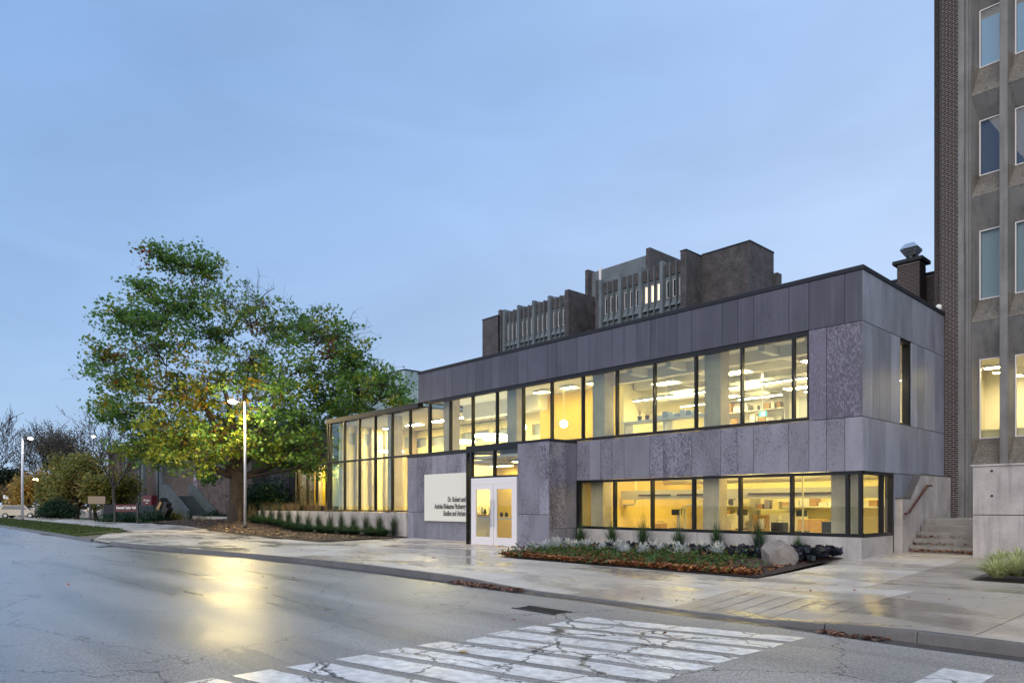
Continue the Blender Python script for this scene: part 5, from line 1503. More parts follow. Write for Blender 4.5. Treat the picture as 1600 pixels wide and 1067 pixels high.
# old brick hall behind the maple, with its outside stair
OH = empty('old_brick_hall', (-80, 6.5, 0), label='old brown brick hall with pale pilasters and a concrete stair behind the maple', cat='building')
OY = 6.6
MB().box(-112, -58, OY, OY + 16, -.4, 9.2).build('main_wall', M['brick_warm'], OH)
MB().box(-112.3, -57.7, OY - .3, OY + 16, 9.2, 9.7).build('roof_edge', M['conc_far'], OH)
for px in (201, 226, 255):
    x_, t_ = on_y(px, OY)
    MB().box(x_ - 1.4, x_ + 1.0, OY - .45, OY, -.4, 9.1).build('pilaster', M['conc_far'], OH)
    MB().box(x_ - .5, x_ - .1, OY - .5, OY - .45, -.4, 9.0).build('pilaster_groove', M['coping'], OH)
xd, td = on_y(306, OY)
d1 = MB().box(xd - .7, xd + .7, OY - .08, OY, 2.6, 5.0).build('door', M['door_far'], OH)
MB().box(xd - .1, xd + .1, OY - .1, OY - .08, 4.3, 4.5).build('door_light', M['white'], d1)
for y_ in (OY - 2.9, OY - .2):
    g = MB(); g.prism([(xd - 1.6, 2.2), (xd - 1.6, 3.75), (xd - .3, 3.75), (xd + 6.6, .95), (xd + 6.6, -.3), (xd + 4.6, -.3), (xd + .1, 2.2)], 'y', y_ - .14, y_ + .14)
    g.build('stair_parapet', M['green_conc'], OH)
MB().box(xd - 1.6, xd + .2, OY - 2.75, OY - .35, 2.2, 2.5).build('landing', M['green_conc'], OH)
MB().box(xd - 1.4, xd - .9, OY - 2.7, OY - .4, -.4, 2.2).build('landing_pier', M['coping'], OH)
for k in range(12):
    MB().box(xd + .2 + .5 * k, xd + .2 + .5 * (k + 1), OY - 2.75, OY - .35, -.4, 2.5 - .2 * (k + 1)).build('step', M['green_conc'], OH)
LFN = empty('dark_rail_fence', (xd + 2, OY - 6.3, 0), label='dark slatted fence in front of the old hall stair', cat='fence')
for k in range(20): MB().box(xd - 3.0 + .5 * k, xd - 2.62 + .5 * k, OY - 6.3, OY - 6.2, .0, 1.35).build('slat', M['verdigris'], LFN)
MB().box(xd - 3.2, xd + 7.2, OY - 6.35, OY - 6.15, 1.35, 1.5).build('top_rail', M['verdigris'], LFN)
MB().box(-46, -38, 8, 18, -.4, 6.5).build('link_block', M['brick_far'], OH)

# ------------------------------------------------------------------ vegetation builders
nrs = np.random.RandomState(11)


def leaf_quads(cent, size, up=.35, asp=.75, rs=nrs, flat=None):
    """kite shaped leaves round the given centres"""
    n = len(cent)
    nrm = rs.normal(size=(n, 3)); nrm[:, 2] = np.abs(nrm[:, 2]) + up
    if flat is not None: nrm[:, 2] += flat
    nrm /= np.linalg.norm(nrm, axis=1, keepdims=True)
    a = rs.normal(size=(n, 3)); u = np.cross(nrm, a); u /= np.linalg.norm(u, axis=1, keepdims=True) + 1e-9
    w = np.cross(nrm, u)
    s = (np.asarray(size) * np.ones(n))[:, None] * (0.7 + .6 * rs.rand(n, 1))
    k = s * asp * .5
    v = np.empty((n, 4, 3))
    v[:, 0] = cent - u * s * .5
    v[:, 1] = cent + w * k + u * s * .05 + nrm * s * .08
    v[:, 2] = cent + u * s * .5
    v[:, 3] = cent - w * k + u * s * .05 + nrm * s * .08
    return v.reshape(-1, 3)


def star_leaves(cent, size, rs=nrs, up=.3):
    """five pointed maple leaves: ten corners each"""
    n = len(cent)
    nrm = rs.normal(size=(n, 3)); nrm[:, 2] = np.abs(nrm[:, 2]) + up
    nrm /= np.linalg.norm(nrm, axis=1, keepdims=True)
    a = rs.normal(size=(n, 3)); u = np.cross(nrm, a); u /= np.linalg.norm(u, axis=1, keepdims=True) + 1e-9
    w = np.cross(nrm, u)
    s = (np.asarray(size) * np.ones(n))[:, None] * (.7 + .6 * rs.rand(n, 1)) * .5
    ang = np.array([0, 28, 62, 92, 128, 180, 232, 268, 298, 332]) * np.pi / 180
    rad = np.array([1.0, .5, .95, .45, .75, .35, .75, .45, .95, .5])
    v = np.empty((n, 10, 3))
    for i in range(10):
        v[:, i] = cent + (u * np.cos(ang[i]) + w * np.sin(ang[i])) * s * rad[i] - nrm * s * .25 * rad[i] ** 2
    return v.reshape(-1, 3)


def pick_cols(n, pal, wts, rs=nrs, jit=.22):
    pal = np.array(pal); idx = rs.choice(len(pal), size=n, p=np.array(wts) / np.sum(wts))
    return pal[idx] * (1 + jit * rs.uniform(-1, 1, size=(n, 1)))


def limb(mb, p0, p1, r0, r1, sag, rs, seg=6, n=6, wob=.06):
    p0, p1 = np.array(p0, float), np.array(p1, float)
    L = np.linalg.norm(p1 - p0)
    mid = (p0 + p1) / 2 + np.array(sag)
    pts, rad = [], []
    ph = rs.normal(size=3)
    for i in range(seg + 1):
        t = i / seg
        p = (1 - t) ** 2 * p0 + 2 * t * (1 - t) * mid + t * t * p1
        if 0 < i < seg: p = p + rs.normal(size=3) * wob * L / seg
        pts.append(p); rad.append(r0 + (r1 - r0) * t ** .8)
    mb.tube([tuple(p) for p in pts], rad, n)
    return pts, rad


# ------------------------------------------------------------------ the big maple
TD = 53.0
tb = at_depth(371, TD); tb.z = gz(tb.x, tb.y) - .05
SC = TD / F_PX
base = np.array(tb)
rtv = np.array(RT); fwv = np.array(FW)
rs_t = np.random.RandomState(5)
maple = empty('maple_tree', tb, label='large spreading maple turning from green to yellow behind the lit street lamp', cat='tree')


def tree_pt(px, py, dep):
    """a point of the crown, given by where it stands beside the trunk (metres right, height) and its depth"""
    t = TD + dep
    p = np.array(CAM) + (fwv + rtv * ((px - 800) / F_PX)) * t
    p[2] = CAM_H + (HOR - py) * t / F_PX
    return p


blobs = [  # px, py, radius px, leaf density
    (292, 418, 48, 1.0), (250, 402, 22, .9), (330, 425, 26, .9), (222, 458, 32, .9), (258, 485, 44, .9), (300, 480, 38, .6), (200, 505, 38, .9), (240, 540, 58, 1), (330, 530, 58, .75),
    (165, 556, 26, .8), (195, 590, 46, 1), (260, 610, 62, 1), (330, 600, 60, 1), (395, 560, 56, .6), (440, 520, 56, .55), (490, 520, 48, .75), (530, 528, 38, .6), (545, 565, 36, .75),
    (430, 600, 62, 1), (500, 590, 56, 1), (560, 610, 46, .9), (610, 618, 34, .8), (180, 640, 38, .9), (235, 665, 50, 1), (215, 700, 46, 1), (290, 690, 56, 1.1), (270, 700, 40, 1.0), (310, 715, 34, 1.0), (255, 720, 34, 1), (320, 740, 26, .8),
    (350, 665, 56, 1), (415, 660, 56, 1), (470, 650, 52, 1), (520, 640, 40, 1), (480, 700, 44, 1), (440, 715, 40, .9), (500, 735, 26, .5), (395, 705, 40, .9), (575, 640, 40, .8), (600, 600, 34, .8), (560, 575, 36, .8), (632, 634, 24, .8), (545, 690, 30, .6), (380, 490, 48, .3), (410, 470, 34, .12), (350, 470, 30, .4)]
wood = MB()
# trunk with root flare
trunk_top = tree_pt(372, 742, 0)
tr_pts = [base + np.array([0, 0, -.3]), base + np.array([0, 0, .15]), base + np.array([0, 0, .6]), base + np.array([0.02, 0, 1.6]), base + np.array([.02, 0, 2.6]), trunk_top + np.array([0, 0, .2])]
wood.tube([tuple(p) for p in tr_pts], [1.05, .80, .66, .58, .56, .60], 14)
limbs = []
for (px, py, r0) in ((300, 600, .34), (345, 590, .30), (385, 600, .34), (440, 620, .32), (480, 690, .30), (255, 690, .27), (512, 706, .15), (330, 680, .26)):
    dep = rs_t.uniform(-4, 4)
    if (px, py) == (512, 706): dep = -2.5
    if (px, py) == (480, 690): dep = -1.0
    p1 = tree_pt(px, py, dep)
    sag = np.array([0, 0, -.6 if py > 640 else .3]) + rs_t.normal(size=3) * .3
    pts, rad = limb(wood, trunk_top + np.array([0, 0, -.25]) + rs_t.normal(size=3) * .12, p1, r0, r0 * .45, sag, rs_t, 8, 9, .05)
    limbs.append((pts, rad))
lc, lcol_seed = [], []
allnodes = [(p, r) for pts, rad in limbs for p, r in zip(pts[2:], rad[2:])]
nodes_p = np.array([p for p, _ in allnodes])
order = sorted(range(len(blobs)), key=lambda i: np.linalg.norm(tree_pt(blobs[i][0], blobs[i][1], 0) - trunk_top))
for bi in order:
    px, py, rp, den = blobs[bi]
    edge = abs(px - 370) / 230 + max(0, (600 - py)) / 220
    dr = max(1.2, 6.5 * (1 - .55 * min(1, edge)))
    for rep in range(2 if rp > 36 else 1):
        dep = rs_t.uniform(-dr, dr)
        if px > 590: dep = rs_t.uniform(-6, -3)
        if (px, py) in ((270, 700), (310, 715), (290, 690)): dep = rs_t.uniform(-6.5, -3)
        c = tree_pt(px, py, dep); R_ = rp * SC
        # reach the clump from a node that lies below or inside of it
        d = np.linalg.norm(nodes_p - c, axis=1) + np.maximum(0, nodes_p[:, 2] - c[2]) * 1.5
        j = int(np.argmin(d)); st_, r_st = nodes_p[j], allnodes[j][1]
        pts, rad = limb(wood, st_, c, min(r_st * .75, .16), .035, (0, 0, .35) + rs_t.normal(size=3) * .35, rs_t, 6, 6, .10)
        for p, r in zip(pts[2:], rad[2:]):
            allnodes.append((p, r))
        nodes_p = np.array([p for p, _ in allnodes])
        # twigs and sprays of leaves inside the clump
        ntw = int(9 + R_ * 6.6)
        for k in range(ntw):
            v = rs_t.normal(size=3); v /= np.linalg.norm(v); v[2] = v[2] * .75 + .12
            e_ = c + v * R_ * (.3 + .8 * rs_t.rand() ** .7 + (.45 if rs_t.rand() < .16 else 0)) * np.array([1, 1, .9])
            s_ = pts[rs_t.randint(3, len(pts))]
            tp, _ = limb(wood, s_, e_, .03, .008, (0, 0, .15) + rs_t.normal(size=3) * .15, rs_t, 3, 3, .12)
            if rs_t.rand() > den * .92: 
                # bare twig ends
                for q in range(3): limb(wood, e_, e_ + rs_t.normal(size=3) * .5 + np.array([0, 0, .35]), .010, .004, (0, 0, .05), rs_t, 2, 3)
                continue
            nl = rs_t.randint(20, 34)
            sp = rs_t.normal(size=(nl, 3)) * np.array([.40, .40, .17]) * (.8 + .5 * rs_t.rand())
            lc.append(e_ + sp)
            tt = rs_t.rand(6, 1)
            lc.append(tp[1] + (tp[-1] - tp[1]) * tt + rs_t.normal(size=(6, 3)) * .16)
lc = np.concatenate(lc)
# a few bare dead branches standing out of the crown
for (a, b) in (((400, 500), (405, 432)), ((360, 500), (338, 455)), ((405, 470), (428, 452)), ((200, 560), (135, 580)), ((190, 580), (122, 592)), ((470, 520), (500, 480)), ((520, 520), (552, 488))):
    p0_, p1_ = tree_pt(*a, 1.0), tree_pt(*b, .5)
    pts, _ = limb(wood, p0_, p1_, .05, .012, rs_t.normal(size=3) * .3, rs_t, 5, 4, .12)
    for p in pts[2:]:
        for q in range(3): limb(wood, p, p + rs_t.normal(size=3) * .55 + np.array([0, 0, .35]), .014, .004, (0, 0, .1), rs_t, 3, 3)
tk = wood.build('trunk', M['bark'], maple, smooth=True)
n = len(lc)
# autumn colour: mostly green, whole sprays turning yellow-olive, orange or red
cell = np.floor(lc / 1.5).astype(int)
h = (np.abs(np.sin(cell[:, 0] * 12.9898 + cell[:, 1] * 78.233 + cell[:, 2] * 37.719) * 43758.5453)) % 1
cent_r = np.sqrt(((lc - tree_pt(330, 590, 0)) ** 2).sum(1)) / 9.0
low = np.exp(-((lc - tree_pt(285, 695, -4)) ** 2).sum(1) / 38.0)      # low west sprays: turned leaves, with lamp glow put into their yellow
mid_ = np.exp(-((lc - tree_pt(255, 580, -3)) ** 2).sum(1) / 14.0) + .8 * np.exp(-((lc - tree_pt(350, 640, -4)) ** 2).sum(1) / 8.0)
yel = h + .16 * np.clip(1.1 - cent_r, 0, 1)
G = np.array([.140, .255, .042]); G2 = np.array([.085, .195, .052]); Y = np.array([.27, .30, .030]); O = np.array([.36, .20, .022]); RD = np.array([.20, .045, .022])
col = np.where((rs_t.rand(n) < .45)[:, None], G2, G)
m_y = yel + 1.0 * low > .90; col[m_y] = np.where((rs_t.rand(m_y.sum()) < .72)[:, None], Y, col[m_y])
m_o = (h + .75 * mid_ > 1.05); col[m_o] = np.where((rs_t.rand(m_o.sum()) < .5)[:, None], O, Y * .8)
m_r = (h > .975); col[m_r] = np.where((rs_t.rand(m_r.sum()) < .6)[:, None], RD, col[m_r])
col = col * (1 + .3 * rs_t.uniform(-1, 1, size=(n, 1)))
lv = star_leaves(lc, .315, rs_t)
np_mesh('crown', lv, 10, M['leaf'], maple, np.repeat(col, 10, axis=0))


# ------------------------------------------------------------------ other trees
TWIG_MIN = .024


def branch_rec(mb, rs, p, d, L, r, lev, tips, nseg=3, kids=(3, 4), spread=.55, upb=.18):
    pts = [p]
    for i in range(nseg):
        d = d + rs.normal(size=3) * .16 + np.array([0, 0, upb * .4]); d /= np.linalg.norm(d)
        p = p + d * L / nseg; pts.append(p)
    rr = [max(TWIG_MIN, r + (r * .5 - r) * i / nseg) for i in range(nseg + 1)]
    mb.tube([tuple(q) for q in pts], rr, 5 if lev > 2 else 3, cap=False)
    if lev == 0:
        tips.append(pts[-1]); tips.append(pts[1]); return
    for k in range(rs.randint(kids[0], kids[1] + 1)):
        t = rs.randint(1, nseg + 1)
        v = rs.normal(size=3); v -= d * v.dot(d); v /= np.linalg.norm(v) + 1e-9
        nd = d * (1 - spread * .5) + v * spread + np.array([0, 0, upb]); nd /= np.linalg.norm(nd)
        branch_rec(mb, rs, pts[t], nd, L * rs.uniform(.55, .78), rr[t] * .62, lev - 1, tips, nseg, kids, spread, upb)


def tree(label, x, y, hgt, seed, pal=None, wts=None, nleaf=8, lsize=.3, trunk_h=.28, rad=.22, lev=4, spread=.55, z=None, group='autumn trees beyond the car park', name='autumn_tree', jitter=.5, kids=(3, 4)):
    rs = np.random.RandomState(seed)
    z0 = gz(x, y) if z is None else z
    z0 = max(z0, -.45)
    root = empty(name, (x, y, z0), label=label, cat='tree', group=group)
    mb = MB(); tips = []
    b0 = np.array([x, y, z0 - .3])
    top = b0 + np.array([rs.normal() * .15, rs.normal() * .15, hgt * trunk_h])
    mb.tube([tuple(b0), tuple((b0 + top) / 2), tuple(top)], [rad * 1.35, rad, rad * .85], 8)
    for k in range(rs.randint(4, 6)):
        a = rs.uniform(0, 6.28); dd = np.array([math.cos(a) * spread, math.sin(a) * spread, 1.0]); dd /= np.linalg.norm(dd)
        branch_rec(mb, rs, top, dd, hgt * .34, rad * .6, lev - 1, tips, spread=spread, kids=kids)
    mb.build('trunk', M['twig'], root)
    if pal is not None:
        tips = np.array(tips)
        c = np.repeat(tips, nleaf, axis=0) + rs.normal(size=(len(tips) * nleaf, 3)) * jitter
        np_mesh('crown', leaf_quads(c, lsize, rs=rs), 4, M['leaf'], root, np.repeat(pick_cols(len(c), pal, wts, rs, .3), 4, axis=0))
    return root


GOLD = [(.52, .32, .08), (.40, .30, .07), (.22, .20, .06)]
OLIVE = [(.16, .19, .05), (.25, .23, .05), (.36, .29, .07)]
RUST = [(.30, .14, .05), (.20, .11, .05), (.13, .12, .05)]
DULL = [(.06, .065, .04), (.085, .075, .05), (.13, .10, .05)]
spec = [  # px, depth, height, kind
    (-12, 92, 16.0, 'bare', 'bare tall tree cut by the left edge of the view'),
    (48, 125, 17.5, 'thin', 'tall nearly bare tree right behind the plain lamp post'),
    (80, 118, 15.5, 'dull', 'dark thinning tree between the plain lamp post and the yellowing tree'),
    (108, 116, 13.5, 'dull', 'dark brown leaved tree just left of the tree with the spreading bare fan'),
    (118, 102, 14.0, 'thin', 'bare tree with an open fan of branches above the yellow green crown'),
    (46, 104, 7.5, 'gold', 'low golden tree glowing by the orange lamp'),
    (88, 98, 7.2, 'olive', 'low olive yellow tree above the juniper'),
    (120, 90, 9.6, 'olive', 'yellow green tree in front of the bare fan shaped tree'),
    (150, 92, 7.8, 'rust', 'small rust brown tree between the yellow green tree and the hall'),
    (180, 80, 13.5, 'thin', 'slender bare tree close to the corner of the old hall'),
    (178, 84, 6.5, 'olive', 'short leafy olive tree at the corner of the old hall'),
    (12, 150, 10.5, 'dark', 'dark distant tree low at the left edge'),
    (26, 135, 7.0, 'rust', 'low reddish tree behind the parked cars at the left edge'),
]
for i, (px, dep, hg, kd, lab) in enumerate(spec):
    p = at_depth(px, dep)
    kw = dict(x=p.x, y=p.y, hgt=hg, seed=40 + i, z=-.2)
    TWIG_MIN = .026
    if kd == 'bare': tree(lab, lev=5, spread=.5, rad=.2, kids=(2, 4), **kw)
    elif kd == 'thin': tree(lab, pal=DULL, wts=[1, 1, 1], nleaf=1, lsize=.16, lev=5, kids=(2, 4), spread=.5, **kw)
    elif kd == 'dull': tree(lab, pal=DULL, wts=[1, 1, 1], nleaf=10, lsize=.3, lev=4, **kw)
    elif kd == 'dark': tree(lab, pal=[(.02, .035, .02), (.03, .04, .02)], wts=[1, 1], nleaf=26, lsize=.5, lev=4, trunk_h=.12, jitter=.9, **kw)
    else:
        pal = {'gold': GOLD, 'olive': OLIVE, 'rust': RUST}[kd]
        tree(lab, pal=pal, wts=[2, 2, 1], nleaf=22, lsize=.34, lev=4, spread=.8, trunk_h=.2, jitter=.55, **kw)


def bush(name, label, c, r, pal, wts, nleaf, lsize, group=None, cat='shrub', flat=None, seed=1, hollow=.55):
    """leafy shrub: stems and an uneven shell of leaves"""
    rs = np.random.RandomState(seed)
    root = empty(name, c, label=label, cat=cat, group=group)
    mb = MB()
    cc = np.array(c)
    ends = []
    for k in range(26):
        v = rs.normal(size=3); v[2] = abs(v[2]) * .8 + .15; v /= np.linalg.norm(v)
        e_ = cc + v * np.array(r) * rs.uniform(.55, 1.0); ends.append(e_)
        mb.tube([tuple(cc + rs.normal(size=3) * .08 * np.array([1, 1, .2])), tuple((cc + e_) / 2 + rs.normal(size=3) * .05), tuple(e_)], [.02, .014, .006], 4)
    mb.build('stem', M['twig'], root)
    ends = np.array(ends)
    per = nleaf // 26
    p = np.repeat(ends, per, axis=0) + rs.normal(size=(26 * per, 3)) * np.array(r) * .26
    p[:, 2] = np.maximum(p[:, 2], cc[2] + .01)
    np_mesh('foliage', leaf_quads(p, lsize, rs=rs, flat=flat), 4, M['leaf'], root, np.repeat(pick_cols(len(p), pal, wts, rs, .35), 4, axis=0))
    return root


EVG = [(.018, .055, .022), (.028, .075, .028), (.012, .040, .020)]
j_ = at_depth(91, 84)
# juniper: a low wide mass of drooping sprays
jr = empty('juniper', (j_.x, j_.y, -.2), label='wide low dark green juniper beyond the far pavement', cat='shrub')
rsj = np.random.RandomState(3); mb = MB(); pc = []
for k in range(170):
    a = rsj.uniform(0, 6.28); q = rsj.rand() ** .5
    b0 = np.array([j_.x, j_.y, 0]) + (rtv * math.cos(a) * 2.1 + fwv * math.sin(a) * 2.0) * q * .6
    e_ = np.array([j_.x, j_.y, 0]) + (rtv * (math.cos(a) * 2.45 + .2) + fwv * math.sin(a) * 2.6) * q + np.array([0, 0, 2.5 * (1 - q ** 1.7 * .82) * rsj.uniform(.8, 1.05)])
    mb.tube([tuple(b0), tuple((b0 + e_) / 2 + np.array([0, 0, .3])), tuple(e_)], [.04, .025, .01], 4, cap=False)
    t = rsj.rand(70, 1) ** .6
    pc.append(b0 + (e_ - b0) * t + rsj.normal(size=(70, 3)) * np.array([.26, .26, .10]))
mb.build('stem', M['twig'], jr); pc = np.concatenate(pc)
np_mesh('foliage', leaf_quads(pc, .22, rs=rsj, asp=.35), 4, M['leaf'], jr, np.repeat(pick_cols(len(pc), EVG, [1, 1, 1], rsj, .4), 4, axis=0))
for i, (px, dep, rr, pal, lab) in enumerate(((238, 66, (1.6, 1.2, 1.0), EVG, 'dark green shrub at the foot of the tilted bronze sculpture'), (268, 68, (1.2, 1.0, .9), OLIVE, 'yellow green shrub right of the tilted bronze sculpture'),
                                             (178, 70, (2.2, 1.2, .8), EVG, 'low green shrub under the maroon hall sign, left one'), (200, 69, (1.7, 1.1, .75), EVG, 'low green shrub under the maroon hall sign, right one'),
                                             (325, 70, (1.4, 1.0, .9), EVG, 'pale green shrub before the dark slatted fence'), (352, 71, (.9, .9, .7), EVG, 'small green shrub at the trunk end of the slatted fence'))):
    p = at_depth(px, dep)
    bush('shrub', lab, (p.x, p.y, gz(p.x, p.y) - .02), rr, pal, [1] * 3, 1900, .17, seed=70 + i, group='shrubs before the old hall')
for i, (px, dep, rr, lab) in enumerate(((424, 60, (3.4, 2.0, 3.2), 'tall dark evergreen bush under the maple branch left of the glazed wing'), (404, 57, (2.0, 1.5, 2.2), 'dark evergreen bush close to the maple trunk'))):
    p = at_depth(px, dep)
    bush('evergreen_bush', lab, (p.x, p.y, .3), rr, EVG, [1, 1, 1], 6000, .22, seed=90 + i)


def blades(cen, n, h, spread, w, rs, droop=.5, seg=3):
    """arching grass blades as narrow two sided strips -> quads (n*seg,4,3)"""
    out = []
    a = rs.uniform(0, 2 * np.pi, n); hh = h * rs.uniform(.55, 1.1, n); sp = spread * rs.uniform(.1, 1.0, n)
    d = np.stack([np.cos(a), np.sin(a), np.zeros(n)], 1); side = np.stack([-np.sin(a), np.cos(a), np.zeros(n)], 1)
    b0 = np.array(cen) + d * (sp * .15)[:, None]
    prev = None
    for i in range(seg + 1):
        t = i / seg
        p = b0 + d * (sp * t ** 1.6)[:, None]; p[:, 2] += hh * (t - droop * t ** 2.6 * (sp / spread) * .8)
        ww = (w * (1 - t * .92))
        l_, r_ = p - side * ww, p + side * ww
        if prev is not None:
            out.append(np.stack([prev[0], prev[1], r_, l_], 1))
        prev = (l_, r_)
    return np.concatenate(out).reshape(-1, 3)


def tuft(name, label, c, n, h, spread, w, pal, wts, seed, group=None, droop=.5, cat='ornamental grass', z=None, plume=0):
    rs = np.random.RandomState(seed)
    root_z = gz(c[0], c[1]) + .04 if z is None else z
    v = blades((c[0], c[1], root_z), n, h, spread, w, rs, droop)
    col = np.tile(np.repeat(pick_cols(n, pal, wts, rs, .3), 4, axis=0).reshape(n, 4, 3), (3, 1, 1)).reshape(-1, 3)
    o = np_mesh(name, v, 4, M['leaf'], None, col)
    if plume:
        vp = blades((c[0], c[1], root_z), plume, h * 1.9, spread * .8, w * .45, rs, .15)
        colp = np.tile(np.array([.17, .12, .06]), (len(vp), 1))
        p = np_mesh('seed_stalk', vp, 4, M['leaf'], None, colp); p.parent = o
    return tag(o, label, cat, group)


GRN = [(.035, .085, .030), (.05, .12, .045), (.025, .06, .03)]
for i in range(7):
    x_ = -9.95 + 1.40 * i
    tuft('grass_tuft', 'green feather grass tuft before the lower window, %s from the entrance block' % ORD[i], (x_ + rnd.uniform(-.12, .12), -.42), 260, 1.15 + .12 * (i % 3) if i != 6 else .75, .50, .008, GRN, [2, 2, 1], 300 + i,
         'grass tufts before the lower window', .55, plume=14 if i in (2, 3, 4, 5) else 6)
for i in range(13):
    x_ = -39.6 + 1.36 * i
    tuft('lily_turf', 'dark green lily turf clump along the low wall, %s from the maple end' % ORD[i], (x_ + rnd.uniform(-.1, .1), -.75 + rnd.uniform(-.15, .1)), 620, .66, 1.15, .02, GRN, [2, 1, 3], 330 + i, 'lily turf along the low wall', .75)
    tuft('grass_tuft', 'upright grass tuft against the low wall, %s from the maple end' % ORD[i], (x_ + .3, -.30), 190, 1.45, .42, .009, [(.04, .08, .04), (.09, .09, .05)], [2, 1], 360 + i, 'upright tufts along the low wall', .35)
# straw coloured grass in the raised bed behind the low wall
rsd = np.random.RandomState(8); vs = []; cs = []
for k in range(90):
    x_ = rsd.uniform(-43.5, -30.5) if k < 74 else rsd.uniform(-30.3, -23)
    y_ = rsd.uniform(.4, 3.6) if x_ < -31 else -.0
    if x_ < -40.5: y_ = rsd.uniform(-.6, 3)
    nb_ = 60
    hh_ = (.85 if x_ < -31 else .22)
    v = blades((x_, y_, .95 if -40.5 < x_ < -31 else (1.1 if x_ > -31 else .3)), nb_, hh_ + (.7 if x_ < -40.5 else 0), .35, .006, rsd, .3)
    vs.append(v); cs.append(np.repeat(pick_cols(nb_ * 3, [(.30, .20, .09), (.20, .13, .06), (.36, .27, .14)], [2, 2, 1], rsd), 4, axis=0))
o = np_mesh('dry_grass', np.concatenate(vs), 4, M['leaf'], None, np.concatenate(cs)); tag(o, 'straw coloured ornamental grass standing behind the low wall', 'ornamental grass', kind='stuff')

# planting bed: silver dusty millers, dark kale, low green and bronze cover, fallen leaves, boulder
rsb = np.random.RandomState(21)


def silver_plant(c, r, seed):
    rs = np.random.RandomState(seed); vs = []
    n_l = 64
    for k in range(n_l):
        a = rs.uniform(0, 6.28); el = rs.uniform(.25, 1.3)
        d = np.array([math.cos(a) * math.cos(el), math.sin(a) * math.cos(el), math.sin(el)])
        sd = np.cross(d, [0, 0, 1.0]); sd /= np.linalg.norm(sd) + 1e-9
        L = r * rs.uniform(.7, 1.15); b0 = np.array(c) + d * L * .15
        # lobed leaf: midrib with side lobes
        for t in (.35, .55, .75, .92):
            m_ = b0 + d * L * t
            for s_ in (-1, 1):
                tip = m_ + (sd * s_ * .75 + d * .5) * L * .34 * (1.15 - t)
                vs += [m_ - d * L * .06, m_ + d * L * .05, tip + d * L * .03, tip - d * L * .03]
        vs += [b0 - sd * L * .04, b0 + sd * L * .04, b0 + d * L * 1.0 + sd * L * .03, b0 + d * L * 1.0 - sd * L * .03]
    return np.array(vs)


sil_px = [(829, 853), (851, 854), (869, 852), (888, 847), (898, 853), (918, 853), (940, 856), (950, 852), (968, 857), (977, 861), (1005, 862), (1020, 857), (1032, 860), (1050, 857), (1063, 864), (1083, 856), (1096, 858), (1122, 864)]
for i, (px, py) in enumerate(sil_px):
    p = at(px, py + 13)
    v = silver_plant((p.x, p.y, p.z + .20), .235 + .05 * (i % 3), 500 + i)
    o = np_mesh('dusty_miller', v, 4, M['leaf'], None, np.repeat(pick_cols(len(v) // 4, [(.66, .68, .68), (.52, .55, .55)], [2, 1], rsb, .12), 4, axis=0))
    tag(o, 'silver white dusty miller in the planting bed, %s from the entrance doors' % ORD[i], 'bedding plant', 'dusty millers in the bed')
# dark ornamental kale
cent = []
for k in range(230):
    u = rsb.rand()
    if u < .72: x_, y_ = rsb.uniform(-8.2, -1.9), rsb.uniform(-2.5, -.75)
    else: x_, y_ = rsb.uniform(-1.7, -.45), rsb.uniform(-2.4, -.35)
    cent.append((x_, y_))
vs = []
for (x_, y_) in cent:
    z_ = gz(x_, y_) + .16
    n_l = 26
    a = rsb.uniform(0, 6.28, n_l); el = rsb.uniform(.1, 1.2, n_l); L = rsb.uniform(.10, .24, n_l)
    pts = np.stack([x_ + np.cos(a) * np.cos(el) * L, y_ + np.sin(a) * np.cos(el) * L, z_ + np.sin(el) * L], 1)
    vs.append(pts)
vs = np.concatenate(vs)
o = np_mesh('dark_kale', leaf_quads(vs, .16, rs=rsb, asp=1.0), 4, M['leaf'], None, np.repeat(pick_cols(len(vs), [(.020, .020, .036), (.034, .030, .050), (.022, .034, .034)], [2, 1, 1], rsb, .4), 4, axis=0))
tag(o, 'dark purple ornamental kale filling the back of the planting bed', 'ground cover', kind='stuff')
vs, cs = [], []
for k in range(330):
    x_ = rsb.uniform(-9.0, -1.0); y_ = -5.2 + 3.0 * rsb.rand() ** 1.1
    if x_ > -1.9 and y_ > -4.2: continue
    z_ = gz(x_, y_) + .06
    n_l = 40; r_ = rsb.uniform(.12, .26)
    q = rsb.normal(size=(n_l, 3)) * np.array([r_, r_, r_ * .55]); q[:, 2] = np.abs(q[:, 2])
    vs.append(np.array([x_, y_, z_]) + q)
    front_ = y_ < -4.55
    pal = [(.20, .06, .02), (.10, .10, .025), (.06, .12, .03)] if front_ and rsb.rand() < .45 else [(.05, .115, .03), (.09, .15, .035), (.13, .09, .03)]
    cs.append(pick_cols(n_l, pal, [2, 2, 1], rsb, .35))
vs = np.concatenate(vs); cs = np.concatenate(cs)
o = np_mesh('low_cover', leaf_quads(vs, .095, rs=rsb), 4, M['leaf'], None, np.repeat(cs, 4, axis=0))
tag(o, 'low green and bronze leafy cover along the front of the planting bed', 'ground cover', kind='stuff')
FALL = [(.34, .13, .045), (.26, .085, .035), (.40, .19, .07), (.16, .06, .03)]


def litter(name, label, pts, size, pal=FALL, wts=(3, 3, 2, 2), lift=.012):
    pts = np.array(pts); rs = np.random.RandomState(len(pts))
    o = np_mesh(name, leaf_quads(pts + np.array([0, 0, lift]), size, rs=rs, flat=1.6), 4, M['fallen'], None, np.repeat(pick_cols(len(pts), pal, wts, rs, .25), 4, axis=0))
    return tag(o, label, 'fallen leaves', kind='stuff')


